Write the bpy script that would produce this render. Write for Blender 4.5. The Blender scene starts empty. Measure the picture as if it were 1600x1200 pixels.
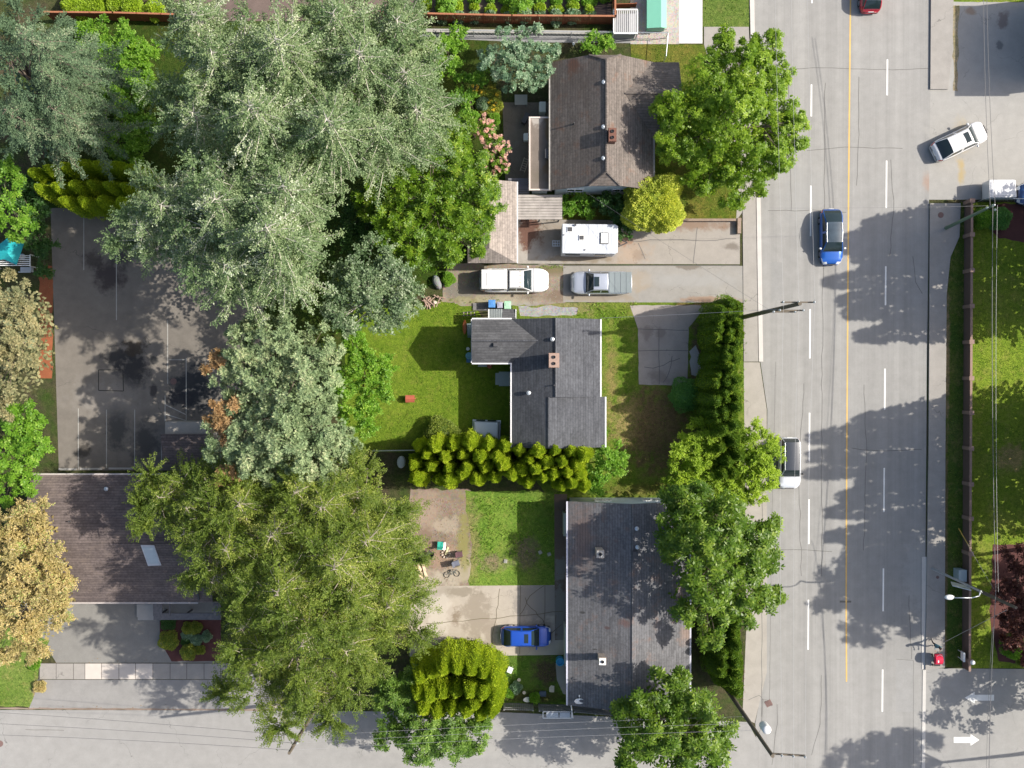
import bpy, bmesh, math, random
import numpy as np
from mathutils import Vector, Matrix
R = math.radians
random.seed(7); RNG = np.random.default_rng(7)
sc = bpy.context.scene
col = sc.collection
# ---------------------------------------------------------------- camera, sky, sun, exposure
H = 85.0; F = 1572.0; TILT = -math.atan(11/1572.0)
cam = bpy.data.cameras.new('camera'); cam.sensor_width = 36; cam.lens = 36*F/1600; cam.clip_end = 2000; cam.clip_start = 1
co = bpy.data.objects.new('camera', cam); co.location = (0, 0, H); co.rotation_euler = (TILT, 0, 0); col.objects.link(co); sc.camera = co
SUN_EL, SUN_AZ = R(42), R(6.5)     # azimuth measured from +x (image right) towards +y (image top)
w = bpy.data.worlds.new("World"); sc.world = w; w.use_nodes = True
nt = w.node_tree; bg = nt.nodes['Background']; sky = nt.nodes.new('ShaderNodeTexSky')
sky.sky_type = 'NISHITA'; sky.dust_density = 3.0; sky.ozone_density = .4; sky.air_density = 1.0; sky.sun_disc = False; sky.sun_elevation = SUN_EL; sky.sun_rotation = math.pi/2-SUN_AZ
nt.links.new(sky.outputs[0], bg.inputs[0]); bg.inputs[1].default_value = 0.12
sl = bpy.data.lights.new('sun', 'SUN'); sl.energy = 4.0; sl.angle = R(0.5); sl.color = (1, .94, .84)
so = bpy.data.objects.new('sun', sl); col.objects.link(so)
sd = Vector((math.cos(SUN_EL)*math.cos(SUN_AZ), math.cos(SUN_EL)*math.sin(SUN_AZ), math.sin(SUN_EL)))
so.rotation_euler = sd.to_track_quat('Z', 'Y').to_euler(); so.location = sd*150
sc.view_settings.view_transform = 'Standard'; sc.view_settings.look = 'None'; sc.view_settings.gamma = 1
sc.view_settings.exposure = 0.80
sc.render.resolution_x = 1024; sc.render.resolution_y = 768

_c, _s = math.cos(TILT), math.sin(TILT)
def P(px, py, z=0.0):
    "point of the real place seen at a photograph position, at height z above the ground"
    x, y = (px-800)/F, (600-py)/F
    d = (x, y*_c+_s, y*_s-_c)
    t = (z-H)/d[2]
    return Vector((d[0]*t, d[1]*t, z))
def mpp(z=0): return (H-z)/F       # metres per photo pixel at height z

# ---------------------------------------------------------------- mesh builder
ORG = {}
def tag(o, label=None, cat=None, group=None, kind=None):
    if label: o['label'] = label
    if cat: o['category'] = cat
    if group: o['group'] = group
    if kind: o['kind'] = kind
    return o
def thing(name, label, cat, loc=(0, 0, 0), group=None, rz=0, local=False):
    o = bpy.data.objects.new(name, None); o.empty_display_size = .3; col.objects.link(o)
    o.location = loc; o.rotation_euler = (0, 0, rz); tag(o, label, cat, group)
    ORG[o.name] = Vector((0, 0, 0)) if local else Vector(loc)
    return o
def mesh_obj(name, me, mats, parent=None, org=None):
    for m in (mats if isinstance(mats, (list, tuple)) else [mats]): me.materials.append(m)
    o = bpy.data.objects.new(name, me); col.objects.link(o)
    if parent is not None:
        o.parent = parent; ORG[o.name] = ORG[parent.name]
    else:
        o.location = org or (0, 0, 0); ORG[o.name] = Vector(o.location)
    return o
SPLIT = dict(gutter='gutter', flue='flue', post_frame='post', post='post', roof_rail='roof_rail', rail='rail', rung='rung', ridge_cap='ridge_cap', fascia='fascia', clearance_light='clearance_light', log='log', board='board', joist='joist', beam='beam')
class MB:
    def __init__(s): s.v = []; s.f = []; s.m = []; s.c = []; s.k = 0; s.hold = False
    def add(s, vs, fs, m=0):
        n = len(s.v); s.v += [tuple(v) for v in vs]
        for f in fs: s.f.append([n+i for i in f]); s.m.append(m); s.c.append(s.k)
        if not s.hold: s.k += 1
    def poly(s, pts, m=0): s.add(pts, [list(range(len(pts)))], m)
    def box(s, c, d, rz=0, m=0, taper=1.0, tilt=None):
        hx, hy, hz = d[0]/2, d[1]/2, d[2]/2; vs = []
        M = Matrix.Rotation(rz, 3, 'Z')
        if tilt is not None: M = M @ Matrix.Rotation(tilt[1], 3, tilt[0])
        for z, t in ((-hz, 1), (hz, taper)):
            for x, y in ((-hx, -hy), (hx, -hy), (hx, hy), (-hx, hy)):
                vs.append(Vector(c)+M @ Vector((x*t, y*t, z)))
        s.add(vs, [(3, 2, 1, 0), (4, 5, 6, 7), (0, 1, 5, 4), (1, 2, 6, 5), (2, 3, 7, 6), (3, 0, 4, 7)], m)
    def prism(s, pts, z0, z1, m=0, bottom=True):
        a = [(p[0], p[1], z0) for p in pts]; b = [(p[0], p[1], z1) for p in pts]; n = len(pts)
        ar = sum(a[i][0]*a[(i+1) % n][1]-a[(i+1) % n][0]*a[i][1] for i in range(n))
        if ar < 0: a.reverse(); b.reverse()
        fs = [list(range(n, 2*n))]
        if bottom: fs.append(list(range(n-1, -1, -1)))
        fs += [(i, (i+1) % n, n+(i+1) % n, n+i) for i in range(n)]
        s.add(a+b, fs, m)
    def slab(s, pts, t, m=0, mside=None):
        "a sloping polygon with thickness t below it"
        n = len(pts); b = [(p[0], p[1], p[2]-t) for p in pts]
        nz = sum(pts[i][0]*pts[(i+1) % n][1]-pts[(i+1) % n][0]*pts[i][1] for i in range(n))
        pts = list(pts)
        if nz < 0: pts.reverse(); b.reverse()
        h0 = s.hold; s.hold = True
        s.add(pts, [list(range(n))], m); ms = m if mside is None else mside
        s.add(b, [list(range(n-1, -1, -1))], ms)
        s.add(pts+b, [((i+1) % n, i, n+i, n+(i+1) % n) for i in range(n)], ms)
        s.hold = h0; s.k += 0 if h0 else 1
    def tube(s, p0, p1, r0, r1=None, n=6, m=0, cap=True):
        r1 = r0 if r1 is None else r1; p0 = Vector(p0); p1 = Vector(p1); d = (p1-p0)
        if d.length < 1e-6: return
        d.normalize(); u = d.orthogonal().normalized(); w = d.cross(u); vs = []
        for p, r in ((p0, r0), (p1, r1)):
            for k in range(n):
                a = 2*math.pi*k/n; vs.append(p+(u*math.cos(a)+w*math.sin(a))*r)
        fs = [(k, (k+1) % n, n+(k+1) % n, n+k) for k in range(n)]
        if cap: fs += [list(range(n-1, -1, -1)), list(range(n, 2*n))]
        s.add(vs, fs, m)
    def path(s, pts, r, n=5, m=0):
        rs = r if isinstance(r, (list, tuple)) else [r]*len(pts)
        h0 = s.hold; s.hold = True
        for i in range(len(pts)-1): s.tube(pts[i], pts[i+1], rs[i], rs[i+1], n, m)
        s.hold = h0; s.k += 0 if h0 else 1
    def ring(s, c, prof, n=16, m=0, sx=1, sy=1, rz=0):
        "lathe profile [(r,z)...] about a vertical axis at c"
        vs = []
        for r, z in prof:
            for k in range(n):
                a = 2*math.pi*k/n; x, y = r*sx*math.cos(a), r*sy*math.sin(a)
                vs.append((c[0]+x*math.cos(rz)-y*math.sin(rz), c[1]+x*math.sin(rz)+y*math.cos(rz), c[2]+z))
        fs = []
        for j in range(len(prof)-1):
            fs += [(j*n+k, j*n+(k+1) % n, (j+1)*n+(k+1) % n, (j+1)*n+k) for k in range(n)]
        fs += [list(range(n-1, -1, -1)), list(range((len(prof)-1)*n, len(prof)*n))]
        s.add(vs, fs, m)
    def build(s, name, mats, parent=None, org=None, smooth=False, bevel=0, sub=0):
        if parent is not None and name in SPLIT and len(set(s.c)) > 1:      # countable pieces: one object each
            for k in sorted(set(s.c)):
                p = MB(); fs = [f for f, c in zip(s.f, s.c) if c == k]; us = sorted({i for f in fs for i in f}); mp = {v: i for i, v in enumerate(us)}
                p.add([s.v[i] for i in us], [[mp[i] for i in f] for f in fs]); p.m = [m for m, c in zip(s.m, s.c) if c == k]
                o = p.build(SPLIT[name], mats, parent, org, smooth, bevel, sub)
            return o
        o_ = ORG[parent.name] if parent is not None else Vector(org or (0, 0, 0))
        me = bpy.data.meshes.new(name)
        me.from_pydata([(v[0]-o_[0], v[1]-o_[1], v[2]-o_[2]) for v in s.v], [], s.f)
        me.polygons.foreach_set('material_index', s.m)
        if smooth: me.polygons.foreach_set('use_smooth', [True]*len(s.f))
        me.update()
        ob = mesh_obj(name, me, mats, parent, org)
        if bevel:
            b = ob.modifiers.new('b', 'BEVEL'); b.width = bevel; b.segments = 2; b.limit_method = 'ANGLE'
        if sub:
            b = ob.modifiers.new('s', 'SUBSURF'); b.levels = sub; b.render_levels = sub
        return ob

# ---------------------------------------------------------------- materials
class NT:
    "small helper for node materials"
    def __init__(s, name, rough=.8, spec=.3):
        s.m = bpy.data.materials.new(name); s.m.use_nodes = True; s.t = s.m.node_tree
        s.b = s.t.nodes['Principled BSDF']; s.b.inputs['Roughness'].default_value = rough
        s.b.inputs['Specular IOR Level'].default_value = spec
        g = s.t.nodes.new('ShaderNodeNewGeometry'); s.pos = g.outputs['Position']
    def n(s, t, **k):
        x = s.t.nodes.new(t)
        for a, v in k.items(): setattr(x, a, v)
        return x
    def put(s, sock, v):
        if hasattr(v, 'links'): s.t.links.new(v, sock)
        else: sock.default_value = v
    def vmul(s, v, by):
        x = s.n('ShaderNodeVectorMath', operation='MULTIPLY'); s.put(x.inputs[0], v); x.inputs[1].default_value = by; return x.outputs[0]
    def math(s, op, a, b=0.0, clamp=False):
        x = s.n('ShaderNodeMath', operation=op, use_clamp=clamp); s.put(x.inputs[0], a); s.put(x.inputs[1], b); return x.outputs[0]
    def noise(s, scale, detail=4, rough=.55, vec=None, dist=0.0):
        x = s.n('ShaderNodeTexNoise'); x.inputs['Scale'].default_value = scale; x.inputs['Detail'].default_value = detail
        x.inputs['Roughness'].default_value = rough; x.inputs['Distortion'].default_value = dist
        s.put(x.inputs['Vector'], vec if vec is not None else s.pos); return x.outputs['Fac']
    def ramp(s, f, stops):
        x = s.n('ShaderNodeValToRGB'); s.put(x.inputs[0], f); e = x.color_ramp.elements
        while len(e) < len(stops): e.new(.5)
        for i, (p, c) in enumerate(stops):
            e[i].position = p; e[i].color = (c, c, c, 1) if isinstance(c, (int, float)) else (c[0], c[1], c[2], 1)
        return x.outputs[0]
    def mix(s, f, a, b, mode='MIX'):
        x = s.n('ShaderNodeMix', data_type='RGBA', blend_type=mode)
        s.put(x.inputs[0], f)
        for i, v in ((6, a), (7, b)):
            if isinstance(v, tuple) and len(v) == 3: v = (*v, 1)
            s.put(x.inputs[i], v)
        return x.outputs[2]
    def bump(s, h, strength=.3, dist=.02):
        x = s.n('ShaderNodeBump'); x.inputs['Strength'].default_value = strength; x.inputs['Distance'].default_value = dist
        s.put(x.inputs['Height'], h); s.t.links.new(x.outputs[0], s.b.inputs['Normal'])
    def spots(s, c, spots):
        "stains / bare patches with ragged edges: (px, py, rx, ry, colour, strength, softness)"
        nz = s.noise(1.3, 5, .65)
        for (px, py, rx, ry, cc, st, soft) in spots:
            q = P(px, py); k = mpp()
            a = s.n('ShaderNodeVectorMath', operation='SUBTRACT'); s.put(a.inputs[0], s.pos); a.inputs[1].default_value = (q.x, q.y, 0)
            b = s.vmul(a.outputs[0], (1/(rx*k), 1/(ry*k), 0))
            l = s.n('ShaderNodeVectorMath', operation='LENGTH'); s.put(l.inputs[0], b)
            d = s.math('ADD', l.outputs['Value'], s.math('MULTIPLY', s.math('SUBTRACT', nz, .5), 2.6))
            mr = s.n('ShaderNodeMapRange', interpolation_type='SMOOTHSTEP'); s.put(mr.inputs[0], d)
            mr.inputs[1].default_value = 1-soft; mr.inputs[2].default_value = 1+soft*.5; mr.inputs[3].default_value = st; mr.inputs[4].default_value = 0
            c = s.mix(mr.outputs[0], c, cc)
        return c
    def done(s, c): s.put(s.b.inputs['Base Color'], c if not (isinstance(c, tuple) and len(c) == 3) else (*c, 1)); return s.m
def simple(name, c, rough=.6, metal=0, var=.12, scale=3.0, spec=.4, coat=0, bump=0):
    k = NT(name, rough, spec); k.b.inputs['Metallic'].default_value = metal
    k.b.inputs['Coat Weight'].default_value = coat; k.b.inputs['Coat Roughness'].default_value = .05
    f = k.noise(scale, 5, .6)
    cc = k.mix(f, tuple(x*(1-var) for x in c), tuple(min(1, x*(1+var)) for x in c))
    if bump: k.bump(k.noise(scale*8, 3), bump, .02)
    return k.done(cc)
def asphalt(name, c, streak=0, lanes=None, spots=(), grain=.25, patch=.12, cracks=0.0, gravel=0):
    k = NT(name, .88, .25)
    a = k.noise(.12, 4, .6); b = k.noise(1.1, 5, .65); g = k.noise(22, 3, .7)
    col_ = k.mix(a, tuple(x*(1-patch) for x in c), tuple(x*(1+patch) for x in c))
    col_ = k.mix(k.ramp(b, [(.3, .0), (.7, 1.0)]), k.mix(1, col_, (.9-patch*.5,)*3, 'MULTIPLY'), col_)
    if streak:
        v = k.vmul(k.pos, (1.0, .02, 0)); st = k.noise(1.1, 3, .6, v)
        col_ = k.mix(k.ramp(st, [(.35, 0.0), (.65, 1.0)]), k.mix(1, col_, (1-streak, 1-streak, 1-streak), 'MULTIPLY'), k.mix(1, col_, (1+streak*.5,)*3, 'MULTIPLY'))
        v2 = k.vmul(k.pos, (6.0, .08, 0)); s2 = k.noise(1.0, 2, .5, v2)
        col_ = k.mix(k.ramp(s2, [(.3, 0.0), (.6, 1.0)]), k.mix(1, col_, (.93, .93, .93), 'MULTIPLY'), col_)
    if lanes:      # darker, oil-stained wheel tracks along each lane
        sx = k.n('ShaderNodeSeparateXYZ'); k.put(sx.inputs[0], k.pos)
        ph = k.math('MULTIPLY', k.math('SUBTRACT', sx.outputs[0], lanes[0]), 2*math.pi/lanes[1]); co_ = k.math('MULTIPLY', k.math('ADD', k.math('COSINE', ph), 1.0), .5)
        tr = k.math('MULTIPLY', co_, k.ramp(k.noise(.5, 4, .6, k.vmul(k.pos, (1, .12, 0))), [(.25, .25), (.7, 1.0)])); col_ = k.mix(k.math('MULTIPLY', tr, lanes[2]), col_, tuple(x*.62 for x in c))
        col_ = k.mix(k.math('MULTIPLY', k.ramp(k.noise(1.9, 5, .7), [(.62, 0.0), (.72, 1.0)]), .22), col_, tuple(x*.55 for x in c))
    if cracks:
        vo = k.n('ShaderNodeTexVoronoi', feature='DISTANCE_TO_EDGE'); vo.inputs['Scale'].default_value = cracks
        wv = k.n('ShaderNodeVectorMath', operation='ADD'); k.put(wv.inputs[0], k.pos)
        nn = k.n('ShaderNodeTexNoise'); nn.inputs['Scale'].default_value = 1.6; k.put(nn.inputs['Vector'], k.pos)
        k.t.links.new(nn.outputs['Color'], wv.inputs[1]); k.t.links.new(wv.outputs[0], vo.inputs['Vector'])
        msk = k.math('MULTIPLY', k.ramp(vo.outputs['Distance'], [(0, 1.0), (.02*cracks, 0.0)]), k.ramp(k.noise(.35, 2), [(.45, 0.0), (.58, 1.0)]))
        col_ = k.mix(k.math('MULTIPLY', msk, .7), col_, tuple(x*.3 for x in c))
    gs = 1+gravel
    col_ = k.mix(g, k.mix(1, col_, (1-grain,)*3, 'MULTIPLY'), k.mix(1, col_, (1+grain*.7,)*3, 'MULTIPLY'))
    if gravel:
        v3 = k.n('ShaderNodeTexVoronoi'); v3.inputs['Scale'].default_value = 9; k.put(v3.inputs['Vector'], k.pos)
        col_ = k.mix(.5*gravel, col_, v3.outputs['Color'], 'SOFT_LIGHT')
    col_ = k.spots(col_, spots); k.bump(g, .25, .01*gs)
    return k.done(col_)
def lawn(name, c1, c2, dry, spots=(), dryf=.5, mow=0):
    k = NT(name, .95, .1)
    a = k.noise(.5, 5, .65); b = k.noise(3.2, 4, .7); g = k.noise(14, 4, .75)
    c = k.mix(k.ramp(a, [(.35, 0.0), (.65, 1.0)]), c1, c2)
    c = k.mix(k.math('MULTIPLY', k.ramp(k.noise(.23, 6, .7), [(.5, 0.0), (.7, 1.0)]), dryf), c, dry)
    c = k.spots(c, spots)
    c = k.mix(k.ramp(b, [(.3, 0.0), (.7, 1.0)]), k.mix(1, c, (.62, .7, .7), 'MULTIPLY'), k.mix(1, c, (1.25, 1.18, 1.3), 'MULTIPLY'))
    c = k.mix(k.math('MULTIPLY', k.ramp(k.noise(1.4, 6, .75), [(.52, 0.0), (.62, 1.0)]), .35), c, dry)
    c = k.mix(k.ramp(g, [(.3, 0.0), (.7, 1.0)]), k.mix(1, c, (.5, .56, .5), 'MULTIPLY'), k.mix(1, c, (1.35, 1.3, 1.2), 'MULTIPLY'))
    k.bump(k.math('ADD', g, b), .9, .12)
    return k.done(c)
def shingles(name, c, axis=0, stain=None, spots=(), course=.2, light=1.14):
    k = NT(name, .9, .2)
    sx = k.n('ShaderNodeSeparateXYZ'); k.put(sx.inputs[0], k.pos)
    u = sx.outputs[axis]; v = sx.outputs[1-axis]
    row = k.math('FLOOR', k.math('DIVIDE', u, course)); fr = k.math('FRACT', k.math('DIVIDE', u, course))
    cb = k.n('ShaderNodeCombineXYZ'); k.put(cb.inputs[0], k.math('MULTIPLY', row, 7.31)); k.put(cb.inputs[1], k.math('FLOOR', k.math('MULTIPLY', k.math('ADD', v, k.math('MULTIPLY', row, .37)), 1.1)))
    wn = k.n('ShaderNodeTexWhiteNoise', noise_dimensions='2D'); k.put(wn.inputs['Vector'], cb.outputs[0])
    cc = k.mix(wn.outputs['Value'], tuple(x*(2-light) for x in c), tuple(x*light for x in c))
    a = k.noise(.45, 6, .65)
    cc = k.mix(k.ramp(a, [(.35, 0.0), (.7, 1.0)]), k.mix(1, cc, (.80, .80, .82), 'MULTIPLY'), cc)
    cc = k.mix(k.ramp(k.noise(5, 3, .6), [(.35, 0.0), (.65, 1.0)]), k.mix(1, cc, (.80, .80, .80), 'MULTIPLY'), k.mix(1, cc, (1.12, 1.12, 1.12), 'MULTIPLY'))
    if stain: cc = k.mix(k.math('MULTIPLY', k.ramp(k.noise(.9, 6, .7), [(.55, 0.0), (.68, 1.0)]), .6), cc, stain)
    cc = k.spots(cc, spots)
    g = k.noise(20, 3, .7); cc = k.mix(g, k.mix(1, cc, (.75, .75, .75), 'MULTIPLY'), k.mix(1, cc, (1.2, 1.2, 1.2), 'MULTIPLY'))
    line = k.ramp(fr, [(0, 1.0), (.38, 0.0)])
    cc = k.mix(k.math('MULTIPLY', line, .5), cc, tuple(x*.3 for x in c))
    k.bump(fr, .5, .02)
    return k.done(cc)
def leafmat(name, c1, c2, c3=None, trans=.35, rough=.5, tip=None):
    m = bpy.data.materials.new(name); m.use_nodes = True; t = m.node_tree; t.nodes.clear()
    k = NT.__new__(NT); k.m = m; k.t = t
    out = t.nodes.new('ShaderNodeOutputMaterial'); at = t.nodes.new('ShaderNodeAttribute'); at.attribute_name = 'rnd'
    g = t.nodes.new('ShaderNodeNewGeometry'); k.pos = g.outputs['Position']
    st = [(0, c1), (.8, c2)] + ([(.97, c3)] if c3 else [])
    rc = k.ramp(at.outputs['Fac'], st)
    n = k.noise(.55, 3, .6)
    rc = k.mix(k.ramp(n, [(.3, 0.0), (.7, 1.0)]), k.mix(1, rc, (.78, .84, .8), 'MULTIPLY'), k.mix(1, rc, (1.15, 1.1, 1.0), 'MULTIPLY'))
    d = t.nodes.new('ShaderNodeBsdfPrincipled'); d.inputs['Roughness'].default_value = rough; d.inputs['Specular IOR Level'].default_value = .35
    tr = t.nodes.new('ShaderNodeBsdfTranslucent'); mx = t.nodes.new('ShaderNodeMixShader'); mx.inputs[0].default_value = trans
    t.links.new(rc, d.inputs['Base Color'])
    tc = k.mix(1, rc, (1.15, 1.2, .55), 'MULTIPLY'); t.links.new(tc, tr.inputs['Color'])
    t.links.new(d.outputs[0], mx.inputs[1]); t.links.new(tr.outputs[0], mx.inputs[2]); t.links.new(mx.outputs[0], out.inputs['Surface'])
    return m
def glass(name='window_glass', c=(.018, .03, .034)):
    k = NT(name, .06, .45)
    return k.done(c)
M = {}
M['white'] = simple('white_paint', (.72, .72, .70), .5, var=.05)
M['trim'] = simple('gutter_white', (.62, .62, .62), .5, var=.15, scale=2)
M['black'] = simple('black_plastic', (.02, .02, .022), .5)
M['dark'] = simple('dark_grey', (.06, .06, .065), .6)
M['glass'] = glass()
M['wood_grey'] = simple('weathered_wood', (.19, .185, .19), .85, var=.35, scale=4)
M['wood_brown'] = simple('stained_wood', (.22, .07, .03), .75, var=.3, scale=5)
M['pole'] = simple('pole_wood', (.12, .10, .075), .85, var=.3, scale=5, bump=.3)
M['bark'] = simple('bark', (.14, .11, .085), .9, var=.3, scale=5, bump=.4)
M['bark_pale'] = simple('pale_bark', (.42, .40, .33), .85, var=.2, scale=5)
M['bark_larch'] = simple('grey_bark', (.30, .26, .20), .85, var=.2, scale=5)
M['metal'] = simple('galvanised_metal', (.50, .53, .55), .38, metal=.6, var=.1)
M['wire'] = simple('cable', (.10, .10, .105), .5, var=0)
M['wire_pale'] = simple('bare_cable', (.34, .34, .34), .5, metal=.3, var=0)
M['tyre'] = simple('rubber', (.02, .02, .02), .8)
M['rim'] = simple('alloy_rim', (.45, .45, .47), .3, metal=.8)
M['brick'] = simple('chimney_brick', (.15, .07, .05), .85, var=.35, scale=14)
M['brick_pale'] = simple('pale_brick', (.48, .40, .33), .85, var=.25, scale=14)
M['concrete'] = simple('concrete', (.34, .33, .31), .85, var=.12, scale=2)
M['red_lamp'] = simple('tail_lens', (.45, .01, .015), .15, var=0, coat=.5)
M['head_lamp'] = simple('head_lens', (.75, .78, .8), .1, var=0, coat=1)
# ================================================================ GROUND AND ROADS
def sheet(name, pts, z, m, kind='structure', edge=0.0, th=0):
    "a flat sheet traced on the ground; edge>0 roughens its outline (metres)"
    w_ = [P(x, y) for x, y in pts]; out = []
    for i in range(len(w_)):
        a, b = w_[i], w_[(i+1) % len(w_)]
        if edge <= 0: out.append(a); continue
        n = max(1, int((b-a).length/.45))
        for k in range(n):
            p = a.lerp(b, k/n); out.append(Vector((p.x+random.uniform(-edge, edge), p.y+random.uniform(-edge, edge), 0)))
    s = MB()
    if th: s.prism(out, 0.0, z)
    else: s.poly([(p.x, p.y, z) for p in (out if sum(out[i].x*out[(i+1) % len(out)].y-out[(i+1) % len(out)].x*out[i].y for i in range(len(out))) > 0 else out[::-1])])
    o = s.build(name, m, None, (0, 0, 0)); o['kind'] = kind; return o
SOIL = (.10, .075, .055)
g = MB(); n = 300; g.poly([(-n, -n, 0), (n, -n, 0), (n, n, 0), (-n, n, 0)])
g.build('ground', lawn('undergrowth_soil', (.05, .085, .018), (.085, .07, .045), (.10, .08, .045), dryf=.6))['kind'] = 'structure'
ASP = (.305, .298, .284)
m_road = asphalt('road_asphalt', ASP, streak=.08, lanes=(P(1295, 600).x, 1.66, .20), patch=.08, grain=.2,
    spots=[(1450, 285, 9, 14, (.30, .20, .15), .7, .8), (1255, 310, 40, 60, (.27, .27, .262), .5, .8), (1440, 900, 30, 60, (.33, .325, .31), .5, .5), (1500, 230, 60, 60, (.32, .31, .29), .6, .7), (1500, 270, 8, 20, (.33, .27, .16), .7, .8)])
m_asph2 = asphalt('side_street_asphalt', (.295, .288, .275), patch=.10, grain=.18, cracks=.16, spots=[(300, 1150, 200, 18, (.26, .255, .245), .5, .9), (1500, 1120, 60, 30, (.26, .255, .24), .5, .9), (700, 1170, 160, 14, (.32, .31, .29), .5, .9)])
m_conc = asphalt('pavement_concrete', (.32, .30, .275), patch=.12, grain=.2, cracks=.1)
m_concL = asphalt('light_concrete', (.52, .49, .46), patch=.04, grain=.08)
m_curb = asphalt('kerb_concrete', (.50, .48, .45), patch=.06, grain=.1)
m_drive = asphalt('driveway_concrete', (.31, .285, .255), patch=.12, grain=.2, cracks=.22,
    spots=[(1145, 385, 13, 6, (.16, .14, .12), .9, .6), (845, 365, 50, 30, (.24, .20, .16), .8, .8), (1090, 352, 60, 9, (.20, .13, .09), .8, .7), (985, 395, 30, 25, (.33, .24, .17), .6, .9), (825, 360, 20, 30, (.11, .055, .04), .95, .4), (905, 405, 60, 6, (.20, .16, .11), .7, .5), (975, 375, 14, 10, (.24, .14, .09), .7, .4), (1000, 400, 10, 10, (.22, .17, .13), .6, .5)])
m_drive2 = asphalt('driveway_asphalt', (.285, .272, .25), patch=.12, grain=.2, cracks=.2, spots=[(1000, 440, 26, 16, (.27, .22, .16), .7, .5), (930, 465, 60, 8, (.24, .20, .15), .7, .5), (1075, 417, 20, 5, (.14, .12, .10), .8, .4), (1110, 468, 50, 5, (.26, .16, .10), .7, .5), (1070, 438, 90, 12, (.28, .28, .275), .5, .7)])
m_gravel = asphalt('dirt_track', (.265, .22, .17), patch=.35, grain=.45, gravel=.35,
    spots=[(720, 455, 26, 14, (.15, .14, .12), .8, .4), (868, 462, 16, 10, (.15, .11, .08), .8, .4), (740, 470, 40, 7, (.17, .16, .05), .7, .5), (860, 420, 30, 6, (.10, .13, .03), .8, .4), (825, 466, 30, 5, (.15, .12, .09), .7, .4), (780, 470, 60, 10, (.34, .31, .24), .6, .7), (850, 425, 50, 9, (.16, .12, .08), .7, .7), (800, 480, 70, 8, (.24, .24, .24), .6, .6)])
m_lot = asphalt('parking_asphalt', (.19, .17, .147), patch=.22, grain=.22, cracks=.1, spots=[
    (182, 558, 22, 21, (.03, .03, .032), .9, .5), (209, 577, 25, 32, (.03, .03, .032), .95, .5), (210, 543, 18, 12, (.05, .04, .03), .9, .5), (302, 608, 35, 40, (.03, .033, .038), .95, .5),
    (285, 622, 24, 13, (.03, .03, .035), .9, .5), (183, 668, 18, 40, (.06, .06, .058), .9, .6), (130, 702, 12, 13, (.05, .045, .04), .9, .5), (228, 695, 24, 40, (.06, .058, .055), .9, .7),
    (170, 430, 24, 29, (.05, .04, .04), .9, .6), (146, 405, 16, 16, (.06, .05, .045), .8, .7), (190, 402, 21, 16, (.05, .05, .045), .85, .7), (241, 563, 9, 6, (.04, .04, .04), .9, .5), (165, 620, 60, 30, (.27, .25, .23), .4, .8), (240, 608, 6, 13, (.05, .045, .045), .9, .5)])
m_patio = asphalt('patio_concrete', (.40, .355, .30), patch=.08, grain=.14, cracks=.32, spots=[
    (709, 962, 11, 18, (.20, .16, .12), .95, .35), (745, 960, 22, 45, (.24, .205, .165), .85, .4), (690, 925, 40, 12, (.27, .24, .20), .8, .5), (845, 940, 45, 35, (.25, .225, .20), .9, .3), (740, 1015, 25, 8, (.28, .15, .10), .8, .4), (672, 935, 30, 14, (.30, .27, .23), .8, .2), (725, 925, 28, 7, (.22, .19, .15), .8, .3), (765, 985, 12, 26, (.26, .22, .18), .8, .3), (700, 1000, 40, 12, (.34, .30, .25), .7, .3), (690, 960, 24, 30, (.45, .41, .36), .6, .3), (850, 1000, 35, 20, (.34, .31, .28), .8, .4)])
m_dirt = asphalt('bare_dirt', (.25, .195, .15), patch=.35, grain=.45, gravel=.35, spots=[(660, 800, 30, 40, (.30, .23, .18), .7, .7), (720, 890, 30, 30, (.34, .29, .23), .8, .7), (690, 870, 30, 22, (.27, .18, .13), .7, .7), (690, 905, 40, 14, (.36, .32, .26), .8, .8), (724, 850, 10, 70, (.20, .19, .06), .8, .5), (665, 850, 14, 30, (.17, .12, .09), .8, .4), (700, 820, 22, 14, (.32, .27, .21), .7, .4), (715, 900, 20, 10, (.30, .26, .2), .7, .4)])
m_lawnA = lawn('back_lawn', (.11, .185, .016), (.16, .235, .024), (.22, .22, .05), dryf=.25, spots=[(800, 510, 40, 30, (.14, .11, .09), .8, .6), (650, 700, 60, 12, (.10, .09, .03), .6, .8)])
m_lawnB = lawn('front_lawn', (.10, .17, .018), (.15, .22, .028), (.26, .22, .08), dryf=.5, spots=[
    (1025, 670, 62, 72, (.17, .115, .06), .95, .5), (975, 655, 22, 40, (.30, .24, .10), .85, .7), (955, 590, 10, 60, (.30, .20, .10), .6, .9), (880, 480, 60, 14, (.28, .24, .12), .7, .8), (1090, 560, 12, 60, (.13, .09, .065), .9, .5), (1085, 480, 40, 8, (.28, .16, .09), .7, .6), (1000, 765, 70, 12, (.12, .11, .03), .7, .6), (1090, 610, 20, 24, (.15, .09, .06), .8, .6)])
m_lawnC = lawn('side_lawn', (.12, .22, .03), (.18, .28, .045), (.25, .24, .07), dryf=.35, spots=[(735, 850, 16, 70, (.26, .23, .10), .8, .7), (822, 865, 22, 28, (.17, .13, .10), .8, .6), (770, 880, 22, 14, (.25, .18, .13), .8, .7)])
m_lawnD = lawn('yard_lawn', (.08, .16, .022), (.12, .19, .035), (.12, .09, .05), dryf=.5, spots=[(855, 1050, 24, 24, (.10, .07, .05), .9, .5), (830, 1088, 60, 10, (.09, .07, .035), .7, .7)])
m_lawnE = lawn('verge_lawn', (.13, .21, .035), (.19, .26, .06), (.34, .28, .12), dryf=.6, spots=[(60, 1075, 10, 18, (.34, .24, .15), .9, .5)])
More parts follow.
